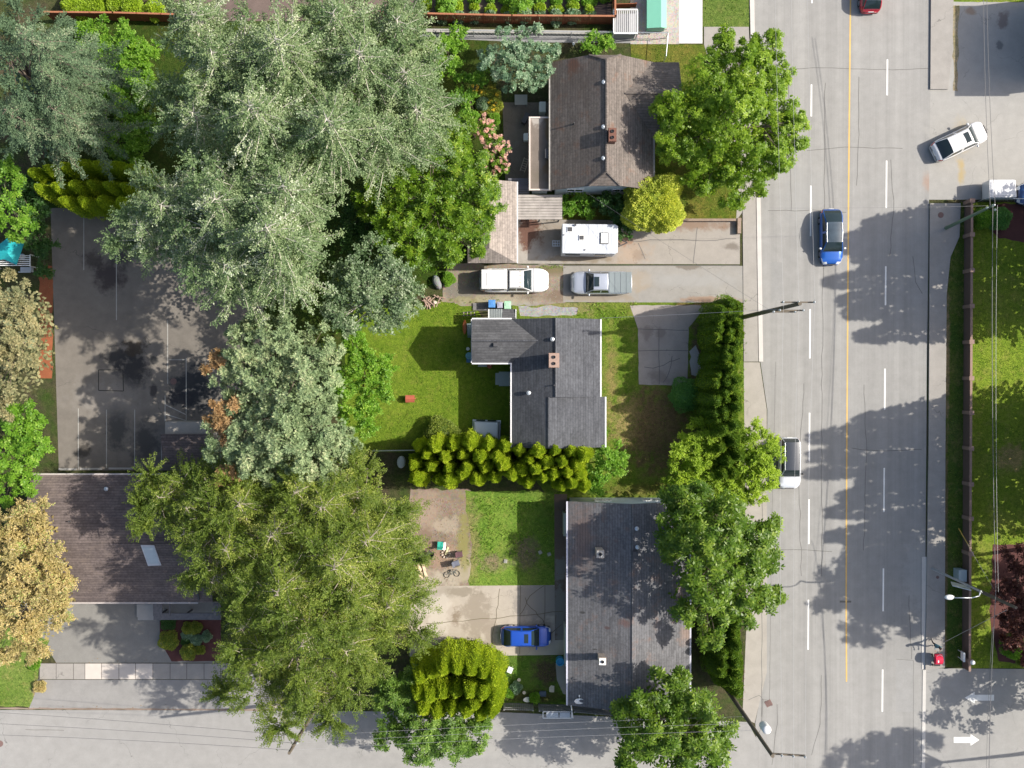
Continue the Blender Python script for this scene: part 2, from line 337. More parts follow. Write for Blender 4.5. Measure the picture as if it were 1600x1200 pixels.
m_lawnF = lawn('park_lawn', (.145, .225, .022), (.20, .27, .03), (.30, .27, .08), dryf=.45, spots=[(1582, 715, 26, 22, (.40, .28, .13), .8, .6), (1590, 930, 50, 60, (.10, .055, .05), .6, .5)])
m_bed = asphalt('red_mulch', (.11, .045, .04), patch=.3, grain=.5)
m_bark = asphalt('orange_bark_mulch', (.30, .10, .045), patch=.3, grain=.5)
m_tilled = asphalt('tilled_soil', (.16, .12, .105), patch=.3, grain=.45)
# undergrowth and yards
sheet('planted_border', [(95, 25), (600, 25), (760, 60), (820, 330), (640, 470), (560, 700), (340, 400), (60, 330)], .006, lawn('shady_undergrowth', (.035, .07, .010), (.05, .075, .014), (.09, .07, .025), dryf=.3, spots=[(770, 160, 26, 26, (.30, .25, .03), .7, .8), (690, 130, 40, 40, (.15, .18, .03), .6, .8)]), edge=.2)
sheet('lot_mulch', [(61, 415), (82, 415), (82, 590), (61, 590)], .012, m_bark, edge=.08)
sheet('parking_lot', [(79, 325), (400, 325), (430, 735), (92, 735)], .008, m_lot)
sheet('back_lawn', [(540, 472), (722, 470), (742, 480), (800, 560), (812, 706), (540, 706)], .012, m_lawnA, edge=.05)
sheet('front_lawn', [(800, 474), (1166, 470), (1164, 660), (1205, 690), (1200, 780), (860, 782), (800, 700)], .010, m_lawnB, edge=.05)
sheet('gravel_patch', [(812, 480), (870, 478), (905, 480), (902, 492), (850, 494), (815, 492)], .016, asphalt('grey_gravel', (.30, .30, .30), grain=.45, gravel=.5), edge=.12)
sheet('dirt_yard', [(640, 765), (735, 765), (738, 800), (745, 850), (735, 925), (640, 925)], .012, m_dirt, edge=.15)
sheet('side_lawn', [(726, 768), (868, 768), (868, 918), (732, 918), (738, 850), (730, 800)], .016, m_lawnC, edge=.14)
sheet('patio', [(640, 916), (886, 914), (886, 1023), (640, 1026)], .020, m_patio)
sheet('yard_lawn', [(640, 1023), (886, 1023), (886, 1100), (640, 1110)], .012, m_lawnD)
sheet('side_path', [(866, 772), (886, 772), (886, 1000), (867, 1000)], .024, asphalt('worn_path', (.16, .12, .095), patch=.2, grain=.3, spots=[(875, 890, 10, 20, (.19, .18, .165), .9, .3), (876, 960, 12, 50, (.19, .18, .165), .9, .3)]))
sheet('side_path', [(868, 1036), (887, 1040), (888, 1086), (880, 1084), (870, 1062)], .024, m_conc)
# driveways of the two middle houses
sheet('driveway', [(808, 343), (1156, 345), (1156, 413), (808, 412)], .020, m_drive)
sheet('driveway', [(880, 415.5), (1163, 415.5), (1165, 473), (880, 472)], .022, m_drive2)
sheet('dirt_drive', [(700, 412), (880, 414), (882, 474), (800, 478), (722, 478), (690, 470)], .018, m_gravel, edge=.1)
sheet('front_slab', [(984, 477), (1105, 477), (1076, 512), (1074, 603), (998, 601), (997, 515)], .020, asphalt('cracked_slab', (.33, .295, .265), patch=.15, grain=.2, cracks=.3, spots=[(1010, 520, 12, 12, (.2, .17, .15), .8, .5), (1032, 522, 10, 9, (.2, .17, .15), .8, .5), (1030, 590, 18, 12, (.2, .17, .15), .8, .6)]), edge=.03)
sheet('front_slab', [(1078, 548), (1088, 540), (1100, 570), (1098, 590), (1080, 585)], .020, asphalt('broken_slab', (.33, .33, .32), grain=.2), edge=.1)
# main road, side streets
sheet('side_street', [(-60, 1109), (400, 1110), (790, 1113), (1000, 1122), (1168, 1128), (1240, 1260), (-60, 1290)], .012, m_asph2)
sheet('main_road', [(1177, -60), (1455, -60), (1454, 100), (1448, 600), (1443, 1270), (1190, 1270), (1180, 1130), (1196, 1050), (1199, 640), (1188, 565), (1187, 310)], .016, m_road)
sheet('east_street', [(1442, 1044), (1700, 1046), (1700, 1290), (1440, 1290)], .014, m_asph2)
sheet('east_driveway', [(1452, -60), (1700, -60), (1700, 312), (1450, 312)], .013, asphalt('east_drive_asphalt', (.325, .315, .295), patch=.08, grain=.16, cracks=.25,
    spots=[(1500, 215, 12, 30, (.36, .30, .20), .7, .8), (1502, 268, 6, 20, (.34, .26, .12), .8, .7), (1567, 30, 10, 14, (.15, .12, .11), .8, .5), (1515, 18, 10, 6, (.22, .15, .1), .7, .6), (1562, 72, 5, 8, (.12, .12, .12), .8, .5)]))
sheet('east_verge', [(1488, 8), (1498, 8), (1497, 90), (1495, 144), (1490, 140)], .020, lawn('dusty_verge', (.30, .26, .14), (.34, .30, .22), (.35, .22, .14), dryf=.6), edge=.1)
sheet('north_verge', [(1486, -50), (1700, -50), (1700, 3), (1486, 3)], .022, m_lawnF, edge=.04)
# west pavement (raised) and kerb
PV = .11
def kerbed(name, pts, m, z=PV): return sheet(name, pts, z, m, th=1)
kerbed('west_pavement', [(1160, 305), (1181, 305), (1186, 565), (1162, 565)], m_conc, .06)
sheet('west_pavement', [(1100, 42), (1170, 42), (1180, 305), (1150, 345), (1156, 250), (1100, 70)], .022, m_conc)
sheet('west_pavement', [(1162, 566), (1187, 566), (1198, 640), (1198, 1050), (1179, 1130), (1160, 1120), (1166, 980), (1164, 780)], .020, asphalt('beige_concrete', (.34, .315, .28), patch=.08, grain=.16, cracks=.08))
kerbed('west_kerb', [(1181.5, 309), (1188, 309), (1192, 565), (1185.5, 565)], m_concL, .10)
kerbed('west_kerb', [(1170, -60), (1177, -60), (1179.5, 60), (1172.5, 60)], m_concL, .10)
# east pavement: a kerb face towards the road casts the thin dark line
kerbed('east_pavement', [(1454, -60), (1490, -60), (1487, 80), (1480, 140), (1452.5, 140)], m_conc, .16)
kerbed('east_pavement', [(1452, 318), (1500, 318), (1498, 370), (1484, 402), (1478, 460), (1476, 700), (1475, 1042), (1445, 1046), (1450, 700)], m_conc, .16)
kerbed('east_kerb', [(1441.5, 1046.5), (1446.5, 1046.5), (1444.5, 1270), (1439, 1270)], m_curb, .05)
kerbed('east_kerb', [(1440, 870), (1447.6, 870), (1446, 1045.5), (1440, 1045.5)], m_curb, .05)
sheet('east_verge', [(1500.5, 316), (1510, 316), (1508, 1042), (1475.8, 1042), (1476.5, 700), (1478.5, 460), (1484.5, 402), (1498.5, 370)], .030, lawn('rough_verge', (.06, .11, .02), (.09, .13, .02), (.24, .19, .08), dryf=.35, spots=[(1480, 560, 4, 120, (.28, .21, .12), .8, .6), (1478, 850, 3, 200, (.22, .15, .09), .7, .6)]))
sheet('park_lawn', [(1518, 316), (1700, 316), (1700, 1044), (1516, 1044)], .030, m_lawnF)
sheet('park_bed', [(1545, 318), (1700, 318), (1700, 372), (1600, 378), (1560, 372), (1540, 350)], .036, m_bed, edge=.08)
sheet('park_bed', [(1552, 850), (1700, 850), (1700, 1035), (1560, 1035), (1545, 960)], .036, m_bed, edge=.1)
# lower left: forecourt, pavement slabs, apron
sheet('forecourt', [(30, 940), (345, 940), (345, 1035.5), (88, 1035.5)], .016, asphalt('forecourt_asphalt', (.23, .222, .205), patch=.12, grain=.28))
pv = sheet('pavement_slabs', [(62, 1036), (420, 1036), (420, 1061.5), (60, 1061.5)], .026, asphalt('slab_joint', (.08, .07, .06)))
xs = [62, 88, 115, 133, 159, 186, 212, 239, 266, 292, 319, 345, 372, 400]
for tone, sel in ((m_conc, [0, 1, 2, 7, 8, 9, 10, 11, 12]), (asphalt('new_slab', (.52, .47, .42), patch=.04, grain=.06), [3, 4, 5, 6])):
    s = MB()
    for i in sel:
        a, b, c, d = [P(x, y) for x, y in ((xs[i]+.4, 1036.6), (xs[i+1]-.4, 1036.6), (xs[i+1]-.4, 1061), (xs[i]+.4, 1061))]
        s.prism([a, b, c, d], .026, .034, bottom=False)
    s.build('slab_row', tone, pv)
sheet('apron', [(48, 1062), (500, 1062), (500, 1107.5), (44, 1107.5)], .020, asphalt('apron_asphalt', (.27, .262, .25), patch=.10, grain=.2))
sheet('gutter_strip', [(-60, 1105), (420, 1108), (420, 1110.5), (-60, 1107.5)], .028, asphalt('gutter_dirt', (.26, .20, .16), patch=.3), edge=.03)
sheet('corner_lawn', [(-60, 960), (78, 1000), (62, 1040), (55, 1085), (46, 1104), (-60, 1103)], .024, m_lawnE, edge=.05)
sheet('shrub_bed', [(250, 970), (345, 965), (345, 1033), (268, 1033), (250, 1000)], .024, m_bed, edge=.04)
# north strip
sheet('vegetable_garden', [(270, -60), (955, -60), (955, 33), (270, 33)], .012, m_tilled)
sheet('alley', [(640, 47), (1042, 48), (1042, 68), (820, 66), (640, 58)], .016, asphalt('alley_asphalt', (.26, .26, .265), patch=.08))
sheet('gravel_strip', [(985, -60), (1061, -60), (1061, 69), (985, 69)], .022, asphalt('pale_gravel', (.42, .38, .35), grain=.45, gravel=.5))
sheet('north_driveway', [(1061, -60), (1097.5, -60), (1097.5, 68), (1061, 68)], .028, asphalt('new_concrete', (.62, .60, .57), patch=.03, grain=.06))
sheet('north_lawn', [(1098, -60), (1169, -60), (1171, 42), (1098, 42)], .026, lawn('north_lawn', (.10, .16, .03), (.13, .19, .04), (.2, .2, .07), dryf=.3))
sheet('north_bank', [(985, 69), (1150, 70), (1165, 300), (1150, 343), (880, 343), (880, 300), (1000, 300)], .014, lawn('bank_grass', (.08, .13, .015), (.13, .15, .025), (.24, .18, .05), dryf=.6))
sheet('backyard_slabs', [(785, 160), (862, 160), (862, 300), (790, 290)], .018, asphalt('broken_paving', (.19, .165, .135), patch=.3, grain=.3, cracks=.6))
# painted markings, cracks and stall lines belong to their road
def stripes(parent, name, lines, wpx, m, z):
    s = MB()
    for pts in lines:
        ps = [P(*p) for p in pts]
        for a, b in zip(ps[:-1], ps[1:]):
            d = (b-a).normalized(); nn = Vector((-d.y, d.x, 0))*(wpx*mpp()/2)
            s.poly([(q.x, q.y, z) for q in (a-nn, b-nn, b+nn, a+nn)][::1])
    return s.build(name, m, parent)
road = bpy.data.objects['main_road']; lot = bpy.data.objects['parking_lot']; est = bpy.data.objects['east_street']; sst = bpy.data.objects['side_street']
mw = asphalt('road_paint_white', (.78, .77, .74), grain=.1, patch=.05); my = asphalt('road_paint_yellow', (.66, .42, .13), grain=.12, patch=.08)
stripes(road, 'centre_line', [[(1329.3, -60), (1325.8, 300), (1323, 700), (1322, 920), (1322.6, 1065)]], 2.1, my, .0215)
def dash(xs_, segs, name='lane_line'):
    L = []
    for y0, y1 in segs:
        f = lambda y: xs_[0]+(xs_[1]-xs_[0])*y/1200
        L.append([(f(y0), y0), (f(y1), y1)])
    stripes(road, name, L, 2.3, mw, .0215)
dash((1268.6, 1261.5), [(-60, 5), (132, 182), (290, 369), (483, 560), (645, 720), (780, 850), (937, 1015)])
dash((1387.2, 1377.8), [(-60, 0), (93, 149), (251, 325), (416, 477), (576, 640), (731, 800), (888, 955), (1046, 1112)])
def arrow(px, py, dirx, L=36, strength=mw):
    s = MB(); a = P(px, py); k = mpp(); z = .0235
    def q(x, y): return (a.x+x*k*dirx, a.y-y*k, z)
    s.poly([q(-L/2, 4.6), q(L*.16, 4.6), q(L*.16, -4.6), q(-L/2, -4.6)][::dirx])
    s.poly([q(L*.16, 9), q(L*.5, 0), q(L*.16, -9)][::dirx])
    s.build('arrow_marking', strength, est)
arrow(1510, 1156, 1, 40); arrow(1530, 1090, -1, 46, asphalt('worn_white_paint', (.68, .68, .66), grain=.15))
ml = asphalt('worn_stall_paint', (.42, .41, .38), grain=.3, patch=.3)
stripes(lot, 'stall_line', [[(122.5, 638), (122.5, 733)], [(166.5, 640), (166.5, 731)], [(210.5, 640), (210.5, 731)], [(252.5, 678), (252.5, 731)], [(258, 618), (258, 658)], [(291, 560), (291, 658)], [(264, 562), (291, 562)], [(258, 632), (291, 648)], [(258, 647), (291, 657)], [(131, 335), (131, 422)], [(182, 380), (182, 500)], [(262, 500), (262, 600)]], 1.2, ml, .014)
stripes(lot, 'stall_line', [[(92, 733), (120, 733)], [(125, 732.5), (160, 732.5)], [(170, 732), (208, 732)]], 3, M['concrete'], .05)
def wander(pts, amp, step=14):
    out = []
    for a, b in zip(pts[:-1], pts[1:]):
        n = max(2, int(math.hypot(b[0]-a[0], b[1]-a[1])/step))
        for k in range(n): t = k/n; out.append((a[0]+(b[0]-a[0])*t+random.uniform(-amp, amp), a[1]+(b[1]-a[1])*t+random.uniform(-amp, amp)))
    return out+[pts[-1]]
mc = asphalt('crack_filler', (.135, .13, .125), grain=.2)
mcl = asphalt('fine_crack', (.155, .15, .14), grain=.3)
stripes(road, 'crack', [wander([(1214, 1100), (1214, 1130), (1206, 1195)], .8), wander([(1286, 420), (1284, 600), (1284, 900)], 1.2), wander([(1283, 1055), (1282, 1130), (1268, 1180)], 1), wander([(1342, 120), (1342, 210), (1338, 290)], .8),
    wander([(1426, 400), (1430, 440), (1441, 459)], 1), wander([(1260, 235), (1320, 230), (1410, 232)], .8), wander([(1235, 108), (1270, 106), (1380, 109), (1450, 107)], .8), wander([(1289, 130), (1287, 420)], 1), wander([(1191, 700), (1190, 1120)], .5), wander([(1255, 600), (1249, 760), (1252, 900)], 1.6), wander([(1350, 600), (1354, 720), (1349, 860)], 1.2), wander([(1200, 330), (1270, 328), (1322, 332)], 1), wander([(1232, 120), (1236, 330)], 1),
    wander([(1392, 250), (1396, 330), (1390, 400)], 1.4), wander([(1205, 860), (1260, 858), (1300, 862)], 1.2), wander([(1330, 700), (1380, 705), (1440, 702)], 1.2), wander([(1420, 930), (1424, 1030)], 1.2)], .9, mcl, .0205)
for (a, b, c_, d_, tone) in ((1400, 1031, 1428, 1112, .29), (1205, 410, 1222, 470, .27), (1340, 10, 1372, 30, .285), (1290, 830, 1312, 905, .285)):
    pt = MB(); q = [P(*w) for w in ((a, d_), (c_, d_), (c_, b), (a, b))]; pt.poly([(w.x, w.y, .0188) for w in q]); pt.build('patch', asphalt('patch_repair_%d' % a, (tone, tone*.985, tone*.95), patch=.06, grain=.25), road)
stripes(road, 'seam', [wander([(1212, 565), (1206, 800), (1202, 1100)], .5), wander([(1400, 1030), (1427, 1032), (1427, 1200)], .3)], .6, mcl, .0205)
stripes(road, 'tar_patch', [[(1312, 940), (1330, 940)]], 3, mcl, .0205)
stripes(bpy.data.objects['driveway'], 'crack', [wander([(985, 377), (1050, 374), (1100, 376), (1150, 373)], 1.2), wander([(1090, 355), (1088, 375), (1083, 412)], 1.2), wander([(808, 414), (1155, 415)], .3, 30), wander([(998, 380), (1008, 405)], 1)], .9, mc, .0265)
stripes(bpy.data.objects['front_slab'], 'crack', [wander([(997, 514), (1075, 516)], .5), wander([(997, 548), (1075, 548)], .5), wander([(1029, 514), (1030, 600)], .5), wander([(1008, 575), (1030, 572), (1062, 560)], 2, 8), wander([(1052, 555), (1046, 580), (1036, 598)], 2, 8)], .9, mc, .0245)
stripes(bpy.data.objects['patio'], 'crack', [wander([(813, 915), (812, 1022)], .4), wander([(851, 915), (850, 1000)], 1), wander([(665, 975), (812, 962), (880, 955)], 1), wander([(812, 962), (830, 930), (850, 915)], 2, 8), wander([(820, 935), (862, 990), (878, 975)], 2, 8), wander([(782, 920), (776, 960), (768, 1010)], 2, 8)], .9, asphalt('patio_joint', (.14, .12, .08)), .0245)
stripes(lot, 'patched_square', [[(154, 578), (192, 578), (193, 611), (154, 610), (154, 578)]], 1.2, asphalt('tar_seal', (.03, .03, .03)), .0125)
stripes(sst, 'crack', [wander([(1169, 1094), (1186, 1086), (1192, 1093), (1202, 1095)], .6), wander([(1192, 1093), (1189, 1135), (1184, 1150)], .6), wander([(40, 1140), (100, 1141)], .4), wander([(1010, 1160), (1150, 1165)], .4)], .7, mcl, .0245)
# iron covers
for (px, py, r, m_) in ((1470, 336, 4.5, 'manhole'), (1465, 902, 2.5, 'valve_box'), (1201, 1099, 4, 'drain_grate'), (0, 1162, 5, 'manhole'), (271, 596, 5, 'manhole')):
    q = P(px, py, .17 if 1450 < px and py > 318 else .02); s = MB()
    if m_ == 'drain_grate':
        for i in range(-3, 4): s.box((q.x+i*.07, q.y, .035), (.03, .45, .03), .5)
        s.box((q.x, q.y, .028), (.55, .5, .02), .5)
    else: s.ring((q.x, q.y, q.z), [(r*mpp(), 0), (r*mpp(), .012), (r*mpp()*.85, .014), (r*mpp()*.8, .008)], 20)
    o = s.build(m_, simple('rust_iron_'+m_, (.16, .10, .09), .8, var=.3, scale=9), None, (q.x, q.y, 0))
    tag(o, {(1470): 'round rust red manhole cover on the east pavement near the green pole', 1465: 'small red valve cover on the shaded east pavement by the street light', 1201: 'tilted rusty drain grate at the lower left edge of the main road', 0: 'round cover in the side street at the left picture edge', 271: 'small round cover in the dark parking lot'}[px], 'cover')
# ================================================================ HOUSES
def rect(px0, py0, px1, py1, z):
    a = P(px0, py0, z); b = P(px1, py1, z); return a.x, a.y, b.x, b.y      # x0, y0(south), x1, y1(north)
def walls(root, x0, y0, x1, y1, ztop, mat, gable=None, name='wall'):
    s = MB(); s.prism([(x0, y0), (x1, y0), (x1, y1), (x0, y1)], 0, ztop, bottom=False)
    if gable:
        ax, c, zr = gable      # gable triangles under the ridge, axis 'y' = ridge runs north-south
        if ax == 'y':
            for y in (y0, y1-.12): s.add([(x0, y, ztop), (x1, y, ztop), (c, y, zr), (x0, y+.12, ztop), (x1, y+.12, ztop), (c, y+.12, zr)], [(0, 1, 2), (5, 4, 3), (0, 2, 5, 3), (1, 4, 5, 2)])
        else:
            for x in (x0, x1-.12): s.add([(x, y0, ztop), (x, y1, ztop), (x, c, zr), (x+.12, y0, ztop), (x+.12, y1, ztop), (x+.12, c, zr)], [(2, 1, 0), (3, 4, 5), (3, 5, 2, 0), (2, 5, 4, 1)])
    return s.build(name, mat, root)
def window(root, c, wd, ht, axis):
    "frame, sill and pane standing 3 cm proud of the wall; axis: outward direction"
    dx, dy = axis; s = MB(); tx, ty = abs(dy), abs(dx)
    f = [((0, ht/2), wd+.1, .07), ((0, -ht/2), wd+.1, .07)]
    for (o, zz), w_, h_ in f: s.box((c[0]+dx*.03, c[1]+dy*.03, c[2]+zz), (tx*w_+abs(dx)*.08, ty*w_+abs(dy)*.08, h_))
    s.hold = True
    for q in (-wd/2, 0, wd/2): s.box((c[0]+dx*.03+tx*q, c[1]+dy*.03+ty*q, c[2]), (tx*.06+abs(dx)*.07, ty*.06+abs(dy)*.07, ht-.07))
    fr = s.build('window', M['white'], root)
    p = MB(); p.box((c[0]+dx*.012, c[1]+dy*.012, c[2]), (tx*wd+abs(dx)*.03, ty*wd+abs(dy)*.03, ht)); p.build('pane', M['glass'], fr)
def chimney(root, px, py, ztop, zbot, w_, d_, mat, flues=2, cap='concrete', dirn='y'):
    q = P(px, py, ztop); s = MB(); s.box((q.x, q.y, (ztop+zbot)/2-.06), (w_, d_, ztop-zbot-.12)); s.box((q.x, q.y, ztop-.15), (w_+.08, d_+.08, .1)); o = s.build('chimney', mat, root)
    s = MB(); s.box((q.x, q.y, ztop-.05), (w_+.02, d_+.02, .1)); s.build('cap', M[cap] if isinstance(cap, str) else cap, o)
    s = MB()
    for i in range(flues):
        off = (i-(flues-1)/2)*(d_ if dirn == 'y' else w_)/max(flues, 1)*.95; c = (q.x+(0 if dirn == 'y' else off), q.y+(off if dirn == 'y' else 0), ztop)
        s.ring(c, [(.13, -.02), (.13, .10), (.10, .10), (.095, .02)], 10)
    s.build('flue', M['black'], o)
def vent(root, px, py, z, kind='pipe', mat='metal'):
    q = P(px, py, z+.3); s = MB()
    if kind == 'pipe': s.ring((q.x, q.y, z-.3), [(.14, 0), (.06, .25), (.05, .6), (.05, .72)], 10)
    elif kind == 'cap': s.ring((q.x, q.y, z-.25), [(.09, 0), (.09, .45), (.17, .47), (.17, .56), (.03, .63)], 12)
    else: s.box((q.x, q.y, z), (.36, .34, .24), 0, 0, .85)
    s.build('roof_vent', M[mat], root)
sh1x = shingles('brown_grey_shingles_west_east', (.175, .150, .132), 0, (.17, .09, .06), [(890, 130, 12, 12, (.15, .07, .045), .8, .7), (900, 160, 34, 30, (.11, .085, .07), .5, .9)])
sh1y = shingles('brown_grey_shingles_north_south', (.175, .150, .132), 1, (.14, .10, .08))
# ---- house at the top
zE, zR = 3.7, 6.3
x0, y0, x1, y1 = rect(860, 297, 1021, 97, zE); xr = P(947.5, 200, zR).x; yn = P(948, 93, zR).y; ys = P(947, 268, zR).y
h1 = thing('house', 'old house with brown grey shingled roof and clipped gable ends, partly under the large tree', 'house', ((x0+x1)/2, (y0+y1)/2, 0))
yN, yS = y1, y0; zc = zE+(zR-zE)*.70     # clipped gable edge height
xa = xr-(xr-x0)*.30; xb = xr+(x1-xr)*.30
s = MB()
s.slab([(x0, yS, zE), (x0, yN, zE), (xa, yN, zc), (xr, yn-.0, zR), (xr, ys, zR), (xa, yS, zc)], .16, 0, 2)
s.slab([(x1, yS, zE), (xb, yS, zc), (xr, ys, zR), (xr, yn, zR), (xb, yN, zc), (x1, yN, zE)], .16, 0, 2)
s.slab([(xa, yN, zc), (xb, yN, zc), (xr, yn, zR)], .16, 1, 2); s.slab([(xa, yS, zc), (xr, ys, zR), (xb, yS, zc)], .16, 1, 2)
# east wing
wn = P(1040, 97, zE).y; wy = P(1000, 146, 5.3).y; ws = wy-(wn-wy); wx = P(1061, 110, zE).x; sl_ = (zR-zE)/(x1-xr); wxr = x1-(5.3-zE)/sl_
s.slab([(x1, wn-.02, zE+.02), (wx, wn-.02, zE+.02), (wx, wy, 5.32), (wxr, wy, 5.32)], .14, 1, 2)
s.slab([(x1, ws, zE+.02), (wxr, wy, 5.32), (wx, wy, 5.32), (wx, ws, zE+.02)], .14, 1, 2)
roof1 = s.build('roof', [sh1x, sh1y, M['dark']], h1)
s = MB()
for a, b in (((xr, yn, zR+.02), (xr, ys, zR+.02)), ((xa, yN, zc+.02), (xr, yn, zR+.02)), ((xb, yN, zc+.02), (xr, yn, zR+.02)), ((xa, yS, zc+.02), (xr, ys, zR+.02)), ((xb, yS, zc+.02), (xr, ys, zR+.02)), ((wxr, wy, 5.34), (wx, wy, 5.34))): s.tube(a, b, .09, .09, 5)
s.build('ridge_cap', sh1y, roof1)
s = MB(); s.box((x0-.06, (y0+y1)/2, zE-.08), (.12, y1-y0, .13)); s.box((x1+.06, (y0+ws)/2, zE-.08), (.12, ws-y0, .13)); s.build('gutter', simple('old_gutter', (.33, .31, .28), .7, var=.5, scale=4), h1)
mw1 = simple('pale_blue_siding', (.50, .55, .58), .7, var=.06)
walls(h1, x0+.5, yS+.32, x1-.5, yN-.32, zE-.1, mw1, ('y', xr, zc-.35)); walls(h1, x1-.5, ws+.45, wx-.45, wn-.45, zE-.12, mw1)
for q in (.25, .7): window(h1, (x0+(x1-x0)*q, yS+.32, 2.0), 1.3, 1.1, (0, -1))
for q in (.3, .75): window(h1, (x0+.5, y0+(y1-y0)*q, 2.0), 1.2, 1.0, (-1, 0))
chimney(h1, 957, 210, 7.0, 5.3, .55, 1.0, M['brick'], cap='brick')
for px, py, k_ in ((943.5, 128, 'cap'), (943, 198, 'cap'), (943, 247, 'cap'), (931, 98, 'pipe'), (897, 192, 'pipe')): vent(h1, px, py, zR-.35 if px > 935 else 4.9, k_, 'metal' if k_ == 'cap' else 'dark')
# flat annex on the west side
ax0, ay0, ax1, ay1 = rect(826.5, 297.5, 862, 182.5, 3.0)
s = MB(); s.prism([(ax0+.12, ay0+.12), (ax1-.02, ay0+.12), (ax1-.02, ay1-.12), (ax0+.12, ay1-.12)], 2.75, 2.97)
an = s.build('flat_roof', asphalt('old_gravel_roof', (.20, .165, .14), patch=.25, grain=.35, spots=[(838, 198, 9, 14, (.34, .31, .28), .9, .4), (855, 210, 7, 25, (.17, .11, .05), .8, .7), (854, 275, 8, 20, (.17, .10, .05), .8, .7), (840, 285, 14, 10, (.13, .11, .085), .7, .7)]), h1)
s = MB(); s.box(((ax0)+.06, (ay0+ay1)/2, 2.93), (.12, ay1-ay0, .26)); s.box(((ax0+ax1)/2+.05, ay0+.06, 2.93), (ax1-ax0-.14, .12, .26)); s.box(((ax0+ax1)/2+.05, ay1-.06, 2.93), (ax1-ax0-.14, .12, .26)); s.build('fascia', simple('peach_fascia', (.58, .50, .45), .6, var=.06), h1)
s = MB(); q = P(857, 240, 3.4); s.box((q.x, q.y, 3.2), (.55, .75, .5)); s.build('roof_box', M['dark'], h1)
walls(h1, ax0+.3, ay0+.3, ax1-.3, ay1-.3, 2.75, mw1, name='annex_wall')
# ---- garage with tan shingled roof and the deck between
gz, gr = 2.7, 3.7
gx0, gy0, gx1, gy1 = rect(748, 411, 807.5, 284, gz); gxm = gx0+.9
gar = thing('garage', 'garage with tan grey shingled roof beside the dirt drive', 'garage', ((gx0+gx1)/2, (gy0+gy1)/2, 0))
s = MB(); s.slab([(gx1, gy0, gz), (gx1, gy1, gz), (gxm, gy1, gr), (gxm, gy0+1.1, gr)], .12, 0, 1); s.slab([(gxm-1.8, gy0, gz), (gxm, gy0+1.1, gr), (gxm, gy1, gr), (gxm-1.8, gy1, gz)], .12, 0, 1); s.slab([(gxm-1.8, gy0, gz), (gx1, gy0, gz), (gxm, gy0+1.1, gr)], .12, 0, 1)
s.build('roof', [shingles('tan_shingles', (.33, .285, .25), 0), M['dark']], gar)
s = MB(); s.box((gx1+.05, (gy0+gy1)/2, gz-.05), (.1, gy1-gy0, .12)); s.build('gutter', M['trim'], gar)
walls(gar, gxm-1.5, gy0+.35, gx1-.35, gy1-.3, gz-.15, mw1)
s = MB(); s.box(((gxm+gx1)/2-.6, gy0+.33, 1.1), (2.6, .06, 2.1)); s.build('garage_door', M['white'], gar)
dk = thing('wooden_deck', 'weathered grey board roof between garage and old house', 'deck', P(843, 324))
s = MB(); a = P(808.5, 343, 2.5); b = P(878, 304, 2.5)
nb = 9
for i in range(nb):
    y = a.y+(b.y-a.y)*(i+.5)/nb; s.box(((a.x+b.x)/2+random.uniform(-.04, .04), y, 2.46+random.uniform(-.006, .006)), (b.x-a.x, (b.y-a.y)/nb-.03, .05))
s.build('deck_boards', simple('grey_roof_boards', (.32, .29, .265), .85, var=.5, scale=1.6), dk)
s = MB()
for x in (a.x+.2, (a.x+b.x)/2, b.x-.2):
    s.box((x, (a.y+b.y)/2, 2.36), (.1, b.y-a.y-.1, .14))
    for y in (a.y+.2, b.y-.2): s.box((x, y, 1.14), (.1, .1, 2.28))
s.build('post_frame', M['wood_grey'], dk)
dk2 = thing('wooden_deck', 'dark slatted landing at the corner of garage and flat roofed annex', 'deck', P(812, 292)); s = MB(); a = P(794, 306, 1.8); b = P(827, 278, 1.8)
for i in range(8): s.box(((a.x+b.x)/2, a.y+(b.y-a.y)*(i+.5)/8, 1.75), (b.x-a.x, (b.y-a.y)/8-.04, .05))
s.build('deck_boards', simple('dark_boards', (.13, .13, .15), .8, var=.3), dk2); s = MB()
for x in (a.x+.1, b.x-.1):
    for y in (a.y+.1, b.y-.1): s.box((x, y, .86), (.1, .1, 1.72))
s.build('post_frame', M['wood_grey'], dk2)
# ---- middle house (dark grey, L shaped)
sh2x = shingles('slate_grey_shingles_west_east', (.094, .098, .108), 0, course=.21)
sh2y = shingles('slate_grey_shingles_north_south', (.104, .105, .110), 1, course=.21)
zE = 4.0; zR = 5.75
h2 = thing('house', 'L shaped house with slate grey shingle roof between back and front lawn', 'house', P(860, 600))
xw, yS, xe, yN = rect(799.5, 699, 938, 498.5, zE); xr = P(868, 550, zR).x; zr2 = 5.45; ym = P(868, 620, zE).y; xr2 = P(857, 650, zr2).x; xe2 = P(945.5, 650, zE-.1).x
s = MB()
sw = (zR-zE)/(xr-xw)
zx = zE+(xr2-xw)*sw
s.slab([(xw, ym, zE), (xw, yN, zE), (xr, yN, zR), (xr, ym, zR)], .15, 0, 2); s.slab([(xe, ym, zE), (xr, ym, zR), (xr, yN, zR), (xe, yN, zE)], .15, 0, 2)
s.slab([(xw, yS, zE), (xw, ym-.002, zE), (xr2, ym-.002, zx), (xr2, yS, zx)], .15, 0, 2); s.slab([(xe2, yS, zE-.12), (xr2, yS, zx), (xr2, ym-.002, zx), (xe2, ym-.002, zE-.12)], .15, 0, 2)
lx = P(737.5, 533, zE).x; ly0 = P(760, 567, zE).y; ly1 = P(760, 498.8, zE).y; lyr = (ly0+ly1)/2; lzr = 5.05; lxi = xw+(lzr-zE)/sw
